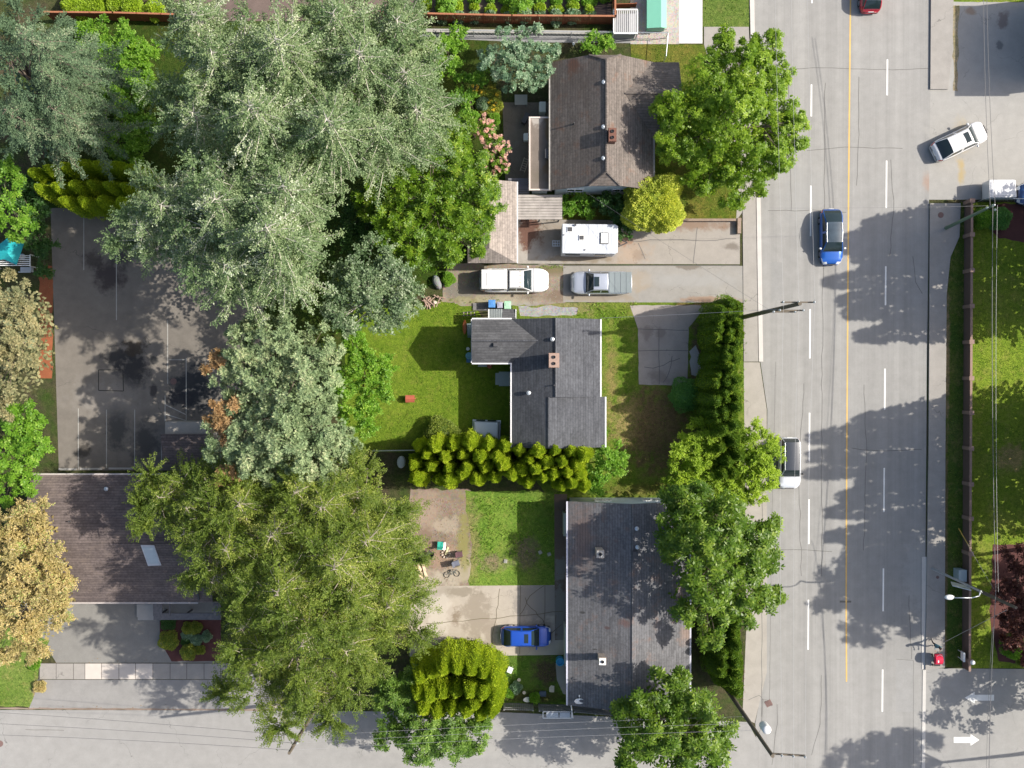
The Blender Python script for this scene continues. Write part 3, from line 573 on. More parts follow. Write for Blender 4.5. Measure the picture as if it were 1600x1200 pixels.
s.slab([(lx, ly1, zE+.015), (xw, ly1, zE+.015), (lxi, lyr, lzr+.015), (lx, lyr, lzr+.015)][::-1], .15, 1, 2); s.slab([(lx, ly0, zE+.015), (lx, lyr, lzr+.015), (lxi, lyr, lzr+.015), (xw, ly0, zE+.015)], .15, 1, 2)
r2 = s.build('roof', [sh2x, sh2y, M['dark']], h2)
s = MB()
for a, b in (((xr, yN, zR+.01), (xr, ym, zR+.01)), ((xr2, ym, zx+.01), (xr2, yS, zx+.01)), ((lx, lyr, lzr+.02), (lxi, lyr, lzr+.02))): s.tube(a, b, .07, .07, 5)
s.build('ridge_cap', sh2x, r2)
s = MB(); s.box((xw-.05, (yS+ly0)/2, zE-.06), (.11, ly0-yS, .13)); s.box((xe+.05, (ym+yN)/2, zE-.06), (.11, yN-ym, .13)); s.box((xe2+.05, (yS+ym)/2, zE-.18), (.11, ym-yS, .13))
s.box(((lx+xw)/2, ly0-.05, zE-.05), (xw-lx, .11, .13)); s.box(((lx+xw)/2, ly1+.05, zE-.05), (xw-lx, .11, .13)); s.box((lx-.04, lyr, zE-.0), (.07, ly1-ly0, .10)); s.build('gutter', M['trim'], h2)
mw2 = simple('grey_siding', (.36, .38, .39), .7, var=.06)
walls(h2, xw+.45, yS+.4, xe-.45, yN-.35, zE-.1, mw2, ('y', xr2, zx-.3)); walls(h2, lx+.4, ly0+.4, xw+.45, ly1-.4, zE-.1, mw2, ('x', lyr, lzr-.25), 'wing_wall')
for q in (.2, .5, .8): window(h2, (xe-.45, yS+(yN-yS)*q, 2.6), 1.4, 1.1, (1, 0))
window(h2, (xw+.45, yS+(ly0-yS)*.5, 2.6), 1.2, 1, (-1, 0))
chimney(h2, 865.5, 563, 6.9, 5.2, .75, 1.05, simple('pale_pink_brick', (.32, .20, .15), .85, var=.4, scale=14), cap=simple('sooty_cap', (.30, .21, .17), .85, var=.3, scale=8))
vent(h2, 863, 530, 5.45, 'cap'); vent(h2, 826, 614, 4.7, 'cap'); vent(h2, 866, 602, 5.55, 'pipe', 'dark'); vent(h2, 774, 538.5, 5.0, 'box', 'dark')
# back porch parts
po = thing('porch_roof', 'small grey shed roof with ribbed sheet beside the wheelie bins', 'porch', P(783, 492)); a = P(763.5, 498.3, 2.6); b = P(806, 483, 2.6)
s = MB(); mx_ = a.x+(b.x-a.x)*.5; s.slab([(mx_, a.y, 2.75), (b.x, a.y, 2.75), (b.x, b.y, 2.6), (mx_, b.y, 2.6)], .08, 0)
s.build('shingle_panel', sh2y, po); s = MB()
for i in range(8): x = a.x+(mx_-a.x)*(i+.5)/8; s.box((x, (a.y+b.y)/2, 2.68), ((mx_-a.x)/8*.6, b.y-a.y, .05))
s.box(((a.x+mx_)/2, (a.y+b.y)/2, 2.63), (mx_-a.x, b.y-a.y, .03)); s.build('ribbed_panel', simple('ribbed_sheet', (.26, .29, .29), .6), po); s = MB()
s.box((a.x, (a.y+b.y)/2, 2.66), (.07, b.y-a.y, .14)); s.box((b.x, (a.y+b.y)/2, 2.66), (.07, b.y-a.y, .14))
for x in (a.x, b.x):
    s.box((x, b.y-.1, 1.3), (.09, .09, 2.55))
s.build('post_frame', M['trim'], po)
# ---- corner house (dark roof, lower right)
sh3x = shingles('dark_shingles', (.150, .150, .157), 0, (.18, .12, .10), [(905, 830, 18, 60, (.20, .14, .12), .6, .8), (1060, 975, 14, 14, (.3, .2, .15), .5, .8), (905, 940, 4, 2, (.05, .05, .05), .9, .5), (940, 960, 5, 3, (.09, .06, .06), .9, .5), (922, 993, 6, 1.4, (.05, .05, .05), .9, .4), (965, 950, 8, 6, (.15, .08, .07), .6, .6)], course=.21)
zE, zR = 3.6, 5.3
xw, yS, xe, yN = rect(887, 1102, 1078, 783.5, zE); xr = P(988, 900, zR).x
h3 = thing('house', 'corner house with long dark shingle roof dappled by chestnut shadows', 'house', ((xw+xe)/2, (yS+yN)/2, 0))
s = MB(); s.slab([(xw, yS, zE), (xw, yN, zE), (xr, yN, zR), (xr, yS, zR)], .15, 0, 1); s.slab([(xe, yS, zE), (xr, yS, zR), (xr, yN, zR), (xe, yN, zE)], .15, 0, 1); s.tube((xr, yS, zR), (xr, yN, zR), .07, .07, 5)
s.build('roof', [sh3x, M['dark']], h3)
s = MB(); s.box((xw-.06, (yS+yN)/2, zE-.06), (.12, yN-yS, .13)); s.box((xe+.06, (yS+yN)/2, zE-.06), (.12, yN-yS, .13)); s.build('gutter', simple('lilac_gutter', (.50, .50, .58), .5, var=.1), h3)
mw3 = simple('pale_blue_grey_wall', (.50, .56, .62), .65, var=.12, scale=2)
walls(h3, xw+.35, yS+.25, xe-.35, yN-.12, zE-.08, mw3, ('y', xr, zR-.22))
for q in (.3, .7): window(h3, (xw+(xe-xw)*q, yN-.12, 2.0), 1.3, 1, (0, 1))
for q in (.2, .45, .8): window(h3, (xw+.35, yS+(yN-yS)*q, 2.0), 1.2, 1, (-1, 0))
chimney(h3, 938, 866, 6.0, 4.2, .55, .55, M['brick_pale'], 1); chimney(h3, 941.5, 1034, 6.0, 4.2, .5, .5, M['brick_pale'], 1, 'white')
vent(h3, 995, 826, 5.1, 'cap'); vent(h3, 996, 855, 5.1, 'cap')
s = MB(); q = P(993, 870, 5.5)
s.box((q.x, q.y, 5.3), (.45, .8, .35)); s.build('roof_vent', M['dark'], h3)
q = P(905, 1095, 3.9); s = MB(); s.ring((q.x, q.y, 3.95), [(.05, -.1), (.25, -.04), (.40, .05), (.40, .07), (.25, .0), (.02, -.05)], 18, sy=.55); s.tube((q.x, q.y, 3.6), (q.x, q.y, 3.9), .03, .03, 6); s.tube((q.x, q.y, 3.9), (q.x, q.y+.42, 4.05), .015); s.box((q.x, q.y+.45, 4.07), (.1, .12, .08))
s.build('satellite_dish', M['white'], h3)
for (px, py, l) in ((880, 820, 'low'), (880, 985, 'low')): pass
s = MB(); q = P(881, 818, .9); s.box((q.x+.12, q.y, .8), (.35, 1.9, 1.6)); s.build('storage_box', simple('cream_box', (.42, .44, .38), .6), h3)
s = MB(); a = P(881, 976, 1.2); b = P(881, 1036, 1.2); s.box((a.x+.1, (a.y+b.y)/2, 1.1), (.12, a.y-b.y, 2.2)); s.build('side_screen', simple('pale_screen', (.45, .48, .48), .6), h3)
# ---- brown shingled building lower left
sh4 = shingles('purple_brown_shingles', (.155, .125, .117), 1, (.19, .15, .13), course=.21)
zE, zR = 3.0, 5.2
xw, yS, xe, yN = rect(50, 941, 309, 742, zE); yr = P(180, 850, zR).y
h4 = thing('building', 'wide building with purple brown shingle roof under the larches, lower left', 'building', ((xw+xe)/2, (yS+yN)/2, 0))
xe4 = xe+1.2; s = MB(); s.slab([(xw, yN, zE), (xe4, yN, zE), (xe4, yr, zR), (xw, yr, zR)][::-1], .16, 0, 1); s.slab([(xw, yS, zE), (xw, yr, zR), (xe4, yr, zR), (xe4, yS, zE)], .16, 0, 1); s.tube((xw, yr, zR), (xe4, yr, zR), .07, .07, 5)
s.build('roof', [sh4, M['dark']], h4)
s = MB(); s.box(((xw+xe)/2, yS-.06, zE-.05), (xe-xw, .12, .13)); s.box(((xw+xe)/2, yN+.06, zE-.06), (xe-xw, .12, .13)); s.build('gutter', simple('pale_gutter', (.42, .38, .36), .6, var=.2), h4)
s = MB(); q = P(308.5, 920, 3.6); s.box((q.x, (yS+yr)/2, zE+.2+1.0), (.10, (yr-yS)*.98, .12), 0, 0, 1, ('X', math.atan2(zR-zE, yr-yS))); s.build('barge_board', M['dark'], h4)
walls(h4, xw+.5, yS+.5, xe4-.4, yN-.4, zE-.1, simple('brown_siding', (.20, .17, .15), .8), ('x', yr, zR-.6))
for q in (.2, .45, .7): window(h4, (xw+(xe-xw)*q, yS+.5, 1.7), 1.6, 1.2, (0, -1))
vent(h4, 165.5, 764, 3.5, 'cap'); vent(h4, 108, 815, 4.4, 'pipe', 'dark')
sk = MB(); sl_ = (zR-zE)/(yr-yS); 
def on4(px, py):
    q = P(px, py, 4.9); q.z = zE+(q.y-yS)*sl_+.06; return q
c4 = [on4(222, 850.5), on4(243, 851), on4(249, 885), on4(228, 886)]; sk.slab([c4[0], c4[3], c4[2], c4[1]], .1); f_ = sk.build('skylight', simple('skylight_frame', (.5, .5, .52), .5), h4)
sk = MB(); cc_ = sum(c4, Vector())/4; c5 = [cc_+(c-cc_)*.82+Vector((0, 0, .015)) for c in c4]; sk.slab([c5[0], c5[3], c5[2], c5[1]], .05); sk.build('pane', simple('frosted_pane', (.45, .50, .52), .15, spec=.7), f_)
# porch beams in front
pc = thing('porch_frame', 'dark timber porch frame in front of the purple brown roof, above the red bed', 'porch', P(285, 955)); s = MB(); a = P(240, 968, 2.4); b = P(345, 944, 2.4)
s.box(((a.x+b.x)/2, a.y+.25, 2.36), (b.x-a.x, .55, .12)); s.box((a.x+.35, (a.y+b.y)/2+.2, 2.42), (.75, b.y-a.y-.2, .08)); s.box((a.x+1.35, (a.y+b.y)/2+.2, 2.42), (.1, b.y-a.y-.2, .1))
s.box((b.x-.4, (a.y+b.y)/2+.2, 2.42), (.4, b.y-a.y-.2, .08)); s.build('beam', simple('dark_beam', (.13, .125, .13), .8, var=.5, scale=5), pc); s = MB()
for x in (a.x+.3, a.x+2.4, b.x-.3): s.box((x, a.y+.25, 1.15), (.12, .12, 2.3))
s.build('post', M['dark'], pc)
s = MB(); a = P(228, 960, .5); s.box((a.x, a.y+.3, .22), (1.6, 1.1, .44)); s.box((a.x, a.y-.35, .11), (1.6, .4, .22)); tag(s.build('entrance_steps', M['concrete'], None, (a.x, a.y, 0)), 'shaded concrete entrance steps beside the timber porch frame', 'steps')
# small annexe between lot and building
sm = thing('lean_to', 'lean-to with dark brown shingles and pale concrete ledge beside the parking stalls', 'shed', P(285, 690)); a = P(253, 726, 2.2); b = P(330, 678, 2.2); s = MB()
s.slab([(a.x, a.y, 2.0), (b.x, a.y, 2.0), (b.x, b.y, 2.5), (a.x, b.y, 2.5)], .1, 0); s.build('roof', sh4, sm); walls(sm, a.x+.15, a.y+.2, b.x-.1, b.y-.05, 1.9, M['concrete'])
s = MB(); a2 = P(258, 677, 2.2); b2 = P(322, 659, 2.2); s.prism([(a2.x, b.y), (b2.x, b.y), (b2.x, b2.y), (a2.x, b2.y)], 0, 2.2); s.build('ledge', simple('ledge_concrete', (.30, .28, .25), .85), sm)
# ---- building out of the picture at top right, whose shadow lies on the drive
ob = thing('building', 'flat roofed building just right of the picture at the top', 'building', P(1660, 60)); a = P(1622, 133); b = P(1700, -2)
s = MB(); s.prism([(a.x, a.y), (b.x, a.y), (b.x, b.y), (a.x, b.y)], 0, 6.0); s.build('wall', M['concrete'], ob); s = MB(); s.prism([(a.x-.15, a.y-.15), (b.x, a.y-.15), (b.x, b.y+.15), (a.x-.15, b.y+.15)], 6.0, 6.25); s.build('flat_roof', M['dark'], ob)
# ================================================================ VEHICLES
def paint(name, c, metal=.25): return simple(name, c, .28, metal=metal, var=.02, spec=.6, coat=.9)
def ip(x, T):
    for (a, va), (b, vb) in zip(T[:-1], T[1:]):
        if x <= b:
            t = 0 if b == a else max(0, (x-a)/(b-a)); t = t*t*(3-2*t)*.5+t*.5; return va+(vb-va)*t
    return T[-1][1]
def grid_part(root, name, mats, V, faces, smooth=True):
    used = sorted({i for f in faces for i in f}); mp = {v: i for i, v in enumerate(used)}
    s = MB(); s.add([V[i] for i in used], [[mp[i] for i in f] for f in faces]); return s.build(name, mats, root, smooth=smooth)
def vehicle(name, label, cat, px, py, heading, L, W, Hh, pm, deck, cab, glassroof=False, bed=None, sunroof=None, rails=None, trim=None, roofm=None, group=None):
    """deck: (x,height) profile of bonnet and tail, x in -.5..0.5 of length; cab: x of rear base, rear top, front top, front base"""
    q = P(px, py, Hh*.6); root = thing(name, label, cat, (q.x, q.y, .02), group, rz=heading, local=True)
    xs = sorted(set([-.5, -.49, -.47, -.43, -.40, -.375, -.34, -.29, -.24, -.21, -.18, -.1, 0, .1, .18, .205, .235, .28, .325, .36, .385, .42, .45, .47, .49, .5])); V = []; nc = 13
    def hw(x):
        e = abs(x)*2; return W/2*(1-(.34 if x > 0 else .24)*((e-.66)/.34)**2.2) if e > .66 else W/2*(1-.012*((.66-e)/.66))
    for x in xs:
        w_ = hw(x); zt = ip(x, deck); zl = .24
        if .21 <= abs(x) <= .385 and 1: zl = .24+.42*max(0, 1-(abs(abs(x)-.30)/.085)**4)
        e = abs(x)*2; end = max(0, (e-.93)/.07); zt_ = zt-(.16*end**2); w2 = w_*(1-.05*end)
        row = [(w2*.93, zl), (w2*.995, zl+.12 if zl < .5 else zl+.05), (w2, min(.62, zt_-.16)), (w2*.985, zt_-.12), (w2*.93, zt_-.035), (w2*.55, zt_), (0, zt_+.015)]
        for y, z in row: V.append((x*L, y, z))
        for y, z in row[-2::-1]: V.append((x*L, -y, z))
    nr = len(xs); body, hl, tl = [], [], []
    for i in range(nr-1):
        for j in range(nc-1):
            f = [i*nc+j, i*nc+j+1, (i+1)*nc+j+1, (i+1)*nc+j]; xm = (xs[i]+xs[i+1])/2
            if j in (3, 8) and .40 < xm < .488 or j in (4, 7) and .455 < xm < .488: hl.append(f)
            elif j in (2, 3, 8, 9) and -.49 < xm < -.44: tl.append(f)
            else: body.append(f)
    body.append([j for j in range(nc)]); body.append([(nr-1)*nc+j for j in range(nc-1, -1, -1)]); 
    grid_part(root, 'body', pm, V, body); 
    for half in (0, 1):
        hs = [f for f in hl if (f[0] % nc < 6) == (half == 0)]; ts = [f for f in tl if (f[0] % nc < 6) == (half == 0)]
        grid_part(root, 'headlight', M['head_lamp'], V, hs); grid_part(root, 'tail_light', M['red_lamp'], V, ts)
    s = MB(); s.box((0, 0, .3), (L*.93, W*.86, .2)); s.build('underbody', M['black'], root)
    s = MB()
    for xq in (cab[3]+.012, cab[0]-.012 if not bed else .49):
        i = min(range(nr), key=lambda i_: abs(xs[i_]-xq)); s.path([tuple(Vector(V[i*nc+j])+Vector((0, 0, .004))) for j in range(3, 10)], .009, 4)
    s.build('panel_seam', M['black'], root)['kind'] = 'stuff'
    # cabin
    rb, rt, ft, fb = cab; n = 22; V = []; cx = [rb+(fb-rb)*i/(n-1) for i in range(n)]; cc = 11
    cx = sorted(set([round(c, 4) for c in cx]+[rt, ft])); n = len(cx)
    for x in cx:
        zb = ip(x, deck)-.02
        if x < rt: t = (x-rb)/max(1e-3, rt-rb); zr = zb+.03+(Hh-.04-zb-.03)*(t**.8)
        elif x > ft: t = (fb-x)/(fb-ft); zr = zb+.03+(Hh-.03-zb-.03)*(t**.86)
        else: t = 1; zr = Hh-.03*abs((x-(rt+ft)/2)/(ft-rt)*2)**2
        wb = hw(x)*.93; up = (zr-zb)/(Hh-zb); wt = wb*(1-.24*up); c_ = .05*up
        row = [(wb, zb), (wb*.97, zb+(zr-zb)*.1), (wb*(1-.20*up), zb+(zr-zb)*.84), (wt*.94, zr-.015), (wt*.5, zr+c_*.8), (0, zr+c_)]
        for y, z in row: V.append((x*L, y, z))
        for y, z in row[-2::-1]: V.append((x*L, -y, z))
    P_ = {'windscreen': [], 'rear_window': [], 'side_l': [], 'side_r': [], 'roof': [], 'pillar': []}
    for i in range(n-1):
        xm = (cx[i]+cx[i+1])/2
        for j in range(cc-1):
            f = [i*cc+j, i*cc+j+1, (i+1)*cc+j+1, (i+1)*cc+j]
            if j in (1, 8): k = ('side_l' if j == 1 else 'side_r') if (rb+.25*(rt-rb) < xm < fb-.18*(fb-ft)) and abs(xm-(rt+ft)/2) > .012 else 'pillar'
            elif 3 <= j <= 6: k = 'windscreen' if xm > ft+.004 else ('rear_window' if xm < rt-.004 and xm > rb+.01 else 'roof')
            else: k = 'pillar'
            P_[k].append(f)
    for k, fs in P_.items():
        if fs: grid_part(root, {'side_l': 'side_window', 'side_r': 'side_window', 'pillar': 'cabin_frame'}.get(k, k), (roofm or pm) if k == 'roof' and not glassroof else (M['glass_roof'] if k == 'roof' else (M['glass'] if k != 'pillar' else pm)), V, fs)
    for x in (-.30, .30):
        for sgn in (1, -1):
            s = MB(); y0 = sgn*(W/2-.23); y1 = sgn*(W/2-.015); s.tube((x*L, y0, .33), (x*L, y1, .33), .33, .33, 20); t_ = s.build('wheel', M['tyre'], root)
            s = MB(); s.tube((x*L, y1-sgn*.02, .33), (x*L, y1+sgn*.008, .33), .21, .20, 12); s.build('rim', M['rim'], t_)
    for sgn in (1, -1):
        s = MB(); xm = (fb-.055)*L; ym = sgn*(hw(fb)*.95+.12); s.ring((xm, ym, ip(fb, deck)+.06), [(.05, -.08), (.11, -.05), (.12, .03), (.07, .08)], 10, sx=.7); s.tube((xm, sgn*hw(fb)*.9, ip(fb, deck)+.02), (xm, ym, ip(fb, deck)+.04), .03); s.build('side_mirror', trim or pm, root, smooth=True)
    if sunroof:
        x, l, w2 = sunroof; s = MB(); s.box((x*L, 0, Hh+.035), (l, w2, .035)); s.build('sunroof', M['glass'], root, bevel=.01)
    if rails:
        s = MB()
        for sgn in (1, -1):
            w_ = hw(0)*.93*.74
            s.path([((rt+.01)*L, sgn*w_*.98, Hh-.0), (((rt+ft)/2)*L, sgn*w_*1.02, Hh+.05), ((ft-.005)*L, sgn*w_*.97, Hh-.01)], .016, 6)
        s.build('roof_rail', rails, root)
    if bed:
        b0, b1, bm, bh = bed; s = MB(); n_ = 4
        for i in range(n_): l = (b1-b0)*L/n_; s.box((b0*L+l*(i+.5), 0, bh), (l-.025, W*.90, .06))
        s.build('bed_cover', bm, root, bevel=.01)
    s = MB(); s.box((.502*L-.03, 0, .62), (.05, W*.42, .16)); s.build('grille', M['black'], root)
    s = MB(); s.box((-.5*L-.012, 0, .68), (.03, .45, .14)); s.build('number_plate', M['white'], root)
    return root
M['glass_roof'] = simple('roof_glass_reflections', (.055, .075, .095), .12, var=.5, scale=1.5, spec=.6)  # greyish, patchy reflections are put into the colour of the roof glass
SUVD = [(-.5, .82), (-.46, .98), (-.3, 1.02), (.15, .98), (.28, .95), (.42, .86), (.5, .70)]
HATCH = [(-.5, .78), (-.45, .93), (-.3, .97), (.15, .93), (.27, .90), (.42, .80), (.5, .64)]
vehicle('car', 'bright blue car with glass roof driving down the main road next to the yellow line', 'car', 1300.5, 369.5, -math.pi/2+.01, 4.65, 1.88, 1.58, paint('blue_paint', (.012, .10, .42)), HATCH, (-.47, -.24, .12, .27), glassroof=True, rails=M['metal'], trim=M['white'])
vehicle('suv', 'white car with dark sunroof turning into the east driveway', 'car', 1502, 219.5, R(25.5), 4.75, 1.86, 1.62, paint('white_car_paint', (.60, .60, .61), 0), SUVD, (-.43, -.27, .13, .27), sunroof=(.05, .45, .85))
vehicle('suv', 'white car with black roof half under the lime green bush', 'car', 1235, 724, -math.pi/2, 4.3, 1.83, 1.62, paint('white_suv_paint', (.56, .58, .62), .05), SUVD, (-.48, -.42, .12, .26), roofm=paint('black_roof_paint', (.05, .055, .065)), rails=M['metal'], trim=M['black'])
vehicle('car', 'dark blue car parked on the cracked patio', 'car', 822, 995, 0.0, 4.25, 1.74, 1.45, paint('deep_blue_paint', (.01, .07, .42)), HATCH, (-.44, -.30, .10, .26), sunroof=(.0, .36, .75))
vehicle('car', 'red and black car leaving at the top edge of the main road', 'car', 1362, -23, math.pi/2, 4.3, 1.8, 1.5, paint('red_paint', (.40, .012, .03)), HATCH, (-.46, -.34, .10, .26), glassroof=True)
vehicle('car', 'dark blue car behind the fence at the right edge beside the white trailer', 'car', 1631, 303, math.pi, 4.3, 1.8, 1.45, paint('navy_paint', (.01, .05, .16)), HATCH, (-.46, -.32, .10, .26))
TRK = [(-.5, 1.08), (-.47, 1.12), (-.02, 1.12), (.15, 1.12), (.26, 1.12), (.43, 1.06), (.5, .84)]
silver = paint('silver_paint', (.40, .43, .49), .35)
vehicle('pickup_truck', 'silver pickup with folding grey bed cover and dark sunroof', 'pickup truck', 940, 441.5, math.pi, 5.1, 1.92, 1.85, silver, TRK, (-.115, -.095, .14, .26), bed=(-.49, -.12, simple('grey_green_cover', (.17, .20, .21), .6), 1.17), sunroof=(.09, .42, .8), trim=silver)
wt = paint('white_truck_paint', (.60, .60, .60), 0)
tr = vehicle('pickup_truck', 'white pickup with white canopy over the bed beside the wheelie bins', 'pickup truck', 803.5, 437.5, 0, 5.75, 2.02, 1.92, wt, TRK, (-.09, -.07, .13, .25), trim=wt)
s = MB(); l = .40*5.75; cxx = -.29*5.75
s.box((cxx, 0, 1.49), (l, 1.74, .74), 0, 0, .93); s.build('canopy', wt, tr, bevel=.07)
s = MB(); s.box((cxx, 0, 1.875), (l*.55, 1.05, .03)); s.build('canopy_panel', wt, tr, bevel=.01)
for sg in (1, -1):
    for a, b in ((-.36, .3), (.14, .55)): s = MB(); s.box((cxx+a*l+(.0), sg*.865, 1.55), (b*l*.8, .03, .34), 0, 0, 1, ('X', sg*.08)); s.build('side_window', M['glass'], tr)
s = MB(); s.box((-.5*5.75+.075, 0, 1.5), (.04, 1.35, .5)); s.build('rear_window', M['glass'], tr)
s = MB()
for i in range(5): s.box((.09*5.75, (i-2)*.3, 1.985), (.09, .06, .03))
s.build('clearance_light', simple('amber_lens', (.7, .45, .2), .3), tr)
# ---- camper trailer
cp = thing('camper_trailer', 'white camper trailer with roof hatches parked below the wooden deck', 'camper', P(922, 373, 1.2)*Vector((1, 1, 0)) if False else Vector((P(922, 373, 2.6).x, P(922, 373, 2.6).y, .02)), rz=-.012, local=True)
k = mpp(2.6); Lc, Wc = 87*k, 46*k; s = MB()
wcp = NT('camper_skin', .35, .5); nz = wcp.noise(1.2, 5, .6, wcp.vmul(wcp.pos, (2.5, .5, 1))); wcp.done(wcp.mix(wcp.ramp(nz, [(.45, 0.0), (.75, 1.0)]), (.56, .58, .61), (.40, .43, .48))); wcp = wcp.m
pts = [(-Lc/2, -Wc/2), (Lc/2-.25, -Wc/2), (Lc/2, -Wc/2+.12), (Lc/2, Wc/2-.12), (Lc/2-.25, Wc/2), (-Lc/2, Wc/2)]; s.prism(pts, .45, 2.55); s.build('body', wcp, cp, bevel=.05)
s = MB()
for i in range(11): s.box((-Lc/2+Lc*(i+.7)/12, 0, 2.555), (.025, Wc*.97, .02))
s.build('roof_rib', wcp, cp)
for x, y, a, nm, m_, h_ in ((-.36, .31, .38, 'roof_vent', 'dark', .09), (-.15, .03, .36, 'roof_vent', 'dark', .09), (.255, .02, .60, 'roof_hatch', 'white', .09)):
    s = MB(); s.box((x*Lc, y*Wc, 2.59), (a+.08, (a if a < .5 else .85)+.08, .08)); o = s.build(nm, M['white'] if m_ == 'dark' else M['dark'], cp); s = MB(); s.box((x*Lc, y*Wc, 2.65), (a-.04, (a if a < .5 else .85)-.04, .05)); s.build('lid', M[m_], o, bevel=.01)
s = MB(); s.ring((-.27*Lc, .45*Wc, 2.55), [(.07, 0), (.07, .12), (.1, .13), (.1, .16)], 10); s.ring((-.47*Lc, .12*Wc, 2.55), [(.05, 0), (.05, .1)], 8); s.ring((-.09*Lc, -.38*Wc, 2.55), [(.06, 0), (.06, .1)], 8); s.build('roof_vent', M['dark'], cp)
s = MB(); s.box((-.3*Lc, -Wc/2-.015, 1.7), (1.2, .04, .6)); s.box((.2*Lc, -Wc/2-.015, 1.7), (.9, .04, .5)); s.build('window', M['glass'], cp)
for sg in (1, -1): s = MB(); s.tube((-.1*Lc, sg*(Wc/2-.2), .33), (-.1*Lc, sg*(Wc/2-.02), .33), .33, .33, 18); s.build('wheel', M['tyre'], cp)
s = MB(); s.path([(Lc/2-.1, .5, .5), (Lc/2+1.0, 0, .5)], .05); s.path([(Lc/2-.1, -.5, .5), (Lc/2+1.0, 0, .5)], .05); s.build('drawbar', M['dark'], cp)
s = MB(); q = P(869, 381, .1)
for y in (-.22, 0, .22): s.box((q.x, q.y+y, .38), (.62, .05, .04))
for x in (-.3, -.1, .1, .3): s.box((q.x+x, q.y, .36), (.05, .5, .04)); s.box((q.x+x, q.y, .18), (.04, .04, .34))
tag(s.build('step_stool', M['metal'], None, (q.x, q.y, 0)), 'metal step stool on the concrete left of the white camper', 'step')
# ---- white trailer behind the fence, right
wtq = P(1564, 296, 1.4); wt_ = thing('cargo_trailer', 'white boxy trailer parked behind the fence at the right', 'trailer', (wtq.x, wtq.y, .02), local=True); s = MB()
s.prism([(-1.15, -.75), (1.15, -.72), (1.05, .68), (.95, .75), (-1.08, .75), (-1.15, .68)], .45, 1.75); s.build('body', wt, wt_, bevel=.08); s = MB(); s.prism([(-1.0, -.6), (1.0, -.58), (.92, .58), (-1.0, .58)], 1.76, 1.80); s.build('roof_panel', wt, wt_, bevel=.01)
for sg in (1, -1): s = MB(); s.tube((0, sg*.55, .3), (0, sg*.73, .3), .3, .3, 16); s.build('wheel', M['tyre'], wt_)
s = MB(); s.path([(1.1, 0, .5), (1.6, 0, .45)], .05); s.build('drawbar', M['dark'], wt_)
# ---- pickup canopy lying on the back lawn
cq = P(760, 672, .5); ca = thing('truck_canopy', 'white pickup bed canopy lying on the lawn beside the hedge', 'truck canopy', (cq.x, cq.y, .02), rz=-.03, local=True); s = MB(); wm = paint('canopy_white', (.52, .57, .62), 0)
s.prism([(-1.2, -.85), (1.2, -.85), (1.2, .85), (-1.2, .85)], 0, .28); s.box((-.02, -.02, .47), (2.3, 1.6, .38), 0, 0, .86); s.build('shell', wm, ca, bevel=.05)
s = MB(); s.box((-.02, -.02, .68), (1.85, 1.05, .05)); s.build('roof_panel', wm, ca, bevel=.02)
for a in (-.5, .45): s = MB(); s.box((a, .80, .42), (.75, .04, .2), 0, 0, 1, ('X', .3)); s.build('side_window', M['glass'], ca)
s = MB(); s.box((1.17, 0, .42), (.04, 1.2, .22)); s.build('rear_window', M['glass'], ca)
# white tank at the hedge end
s = MB(); q = P(627, 722, .5); s.ring((q.x, q.y, 0), [(.28, 0), (.33, .1), (.34, .7), (.28, .95), (.1, 1.0)], 16, sy=1.5); tag(s.build('water_tank', simple('pale_tank', (.45, .48, .50), .5), None, (q.x, q.y, 0), smooth=True), 'pale rounded tank at the left end of the middle hedge', 'tank')
# ================================================================ BINS AND SMALL THINGS
def bin_(px, py, m_, label, w_=.6, h_=1.05):
    q = P(px, py, h_*.7); t = thing('wheelie_bin', label, 'bin', (q.x, q.y, .02)); s = MB(); s.box((q.x, q.y, h_*.46+.06), (w_*.78, w_*.85, h_*.88), 0, 0, 1.22); s.build('body', m_, t)
    s = MB(); s.box((q.x, q.y, h_+.02), (w_, w_*1.12, .07), 0, 0, .9); s.box((q.x, q.y+w_*.1, h_+.06), (w_*.5, w_*.5, .03)); s.build('lid', m_, t, bevel=.015)
    for sg in (1, -1): s = MB(); s.tube((q.x+sg*w_*.42, q.y-w_*.4, .12), (q.x+sg*w_*.36, q.y-w_*.4, .12), .11, .11, 12); s.build('wheel', M['tyre'], t)
bin_(768.5, 475, simple('bin_blue', (.07, .22, .52), .45), 'blue wheelie bin, leftmost of the three by the porch roof')
bin_(781, 477, simple('bin_grey', (.30, .30, .38), .45), 'grey wheelie bin between the blue and the pale green one', .48, .95)
bin_(793, 477, simple('bin_green', (.32, .55, .38), .45), 'pale green wheelie bin, rightmost of the three by the porch roof', .6, .95)
def thing1(name, label, cat, px, py, z=0, fn=None, m=None, smooth=False, bevel=0):
    q = P(px, py, z); s = MB(); fn(s, q); return tag(s.build(name, m, None, (q.x, q.y, 0), smooth=smooth, bevel=bevel), label, cat)
def barrel(r, h): return lambda s, q: s.ring((q.x, q.y, 0), [(r*.9, 0), (r, .1), (r, h*.9), (r*1.05, h*.93), (r*1.05, h), (r*.85, h), (r*.8, h*.8)], 16)
thing1('blue_barrel', 'blue barrel beside the dark roofed corner house', 'barrel', 875, 1033, .6, barrel(.33, .9), simple('blue_plastic', (.02, .28, .52), .4))
thing1('barrel', 'turquoise lidded barrel at the corner of the grey roofed wing', 'barrel', 733, 556, .6, barrel(.28, .8), simple('teal_plastic', (.12, .30, .34), .5))
thing1('crate', 'dark blue crate under the corner of the grey roofed wing', 'crate', 734, 562, .4, lambda s, q: (s.box((q.x, q.y, .25), (.5, .45, .5)), s.box((q.x, q.y, .53), (.54, .49, .05))), simple('navy_plastic', (.02, .09, .18), .5))
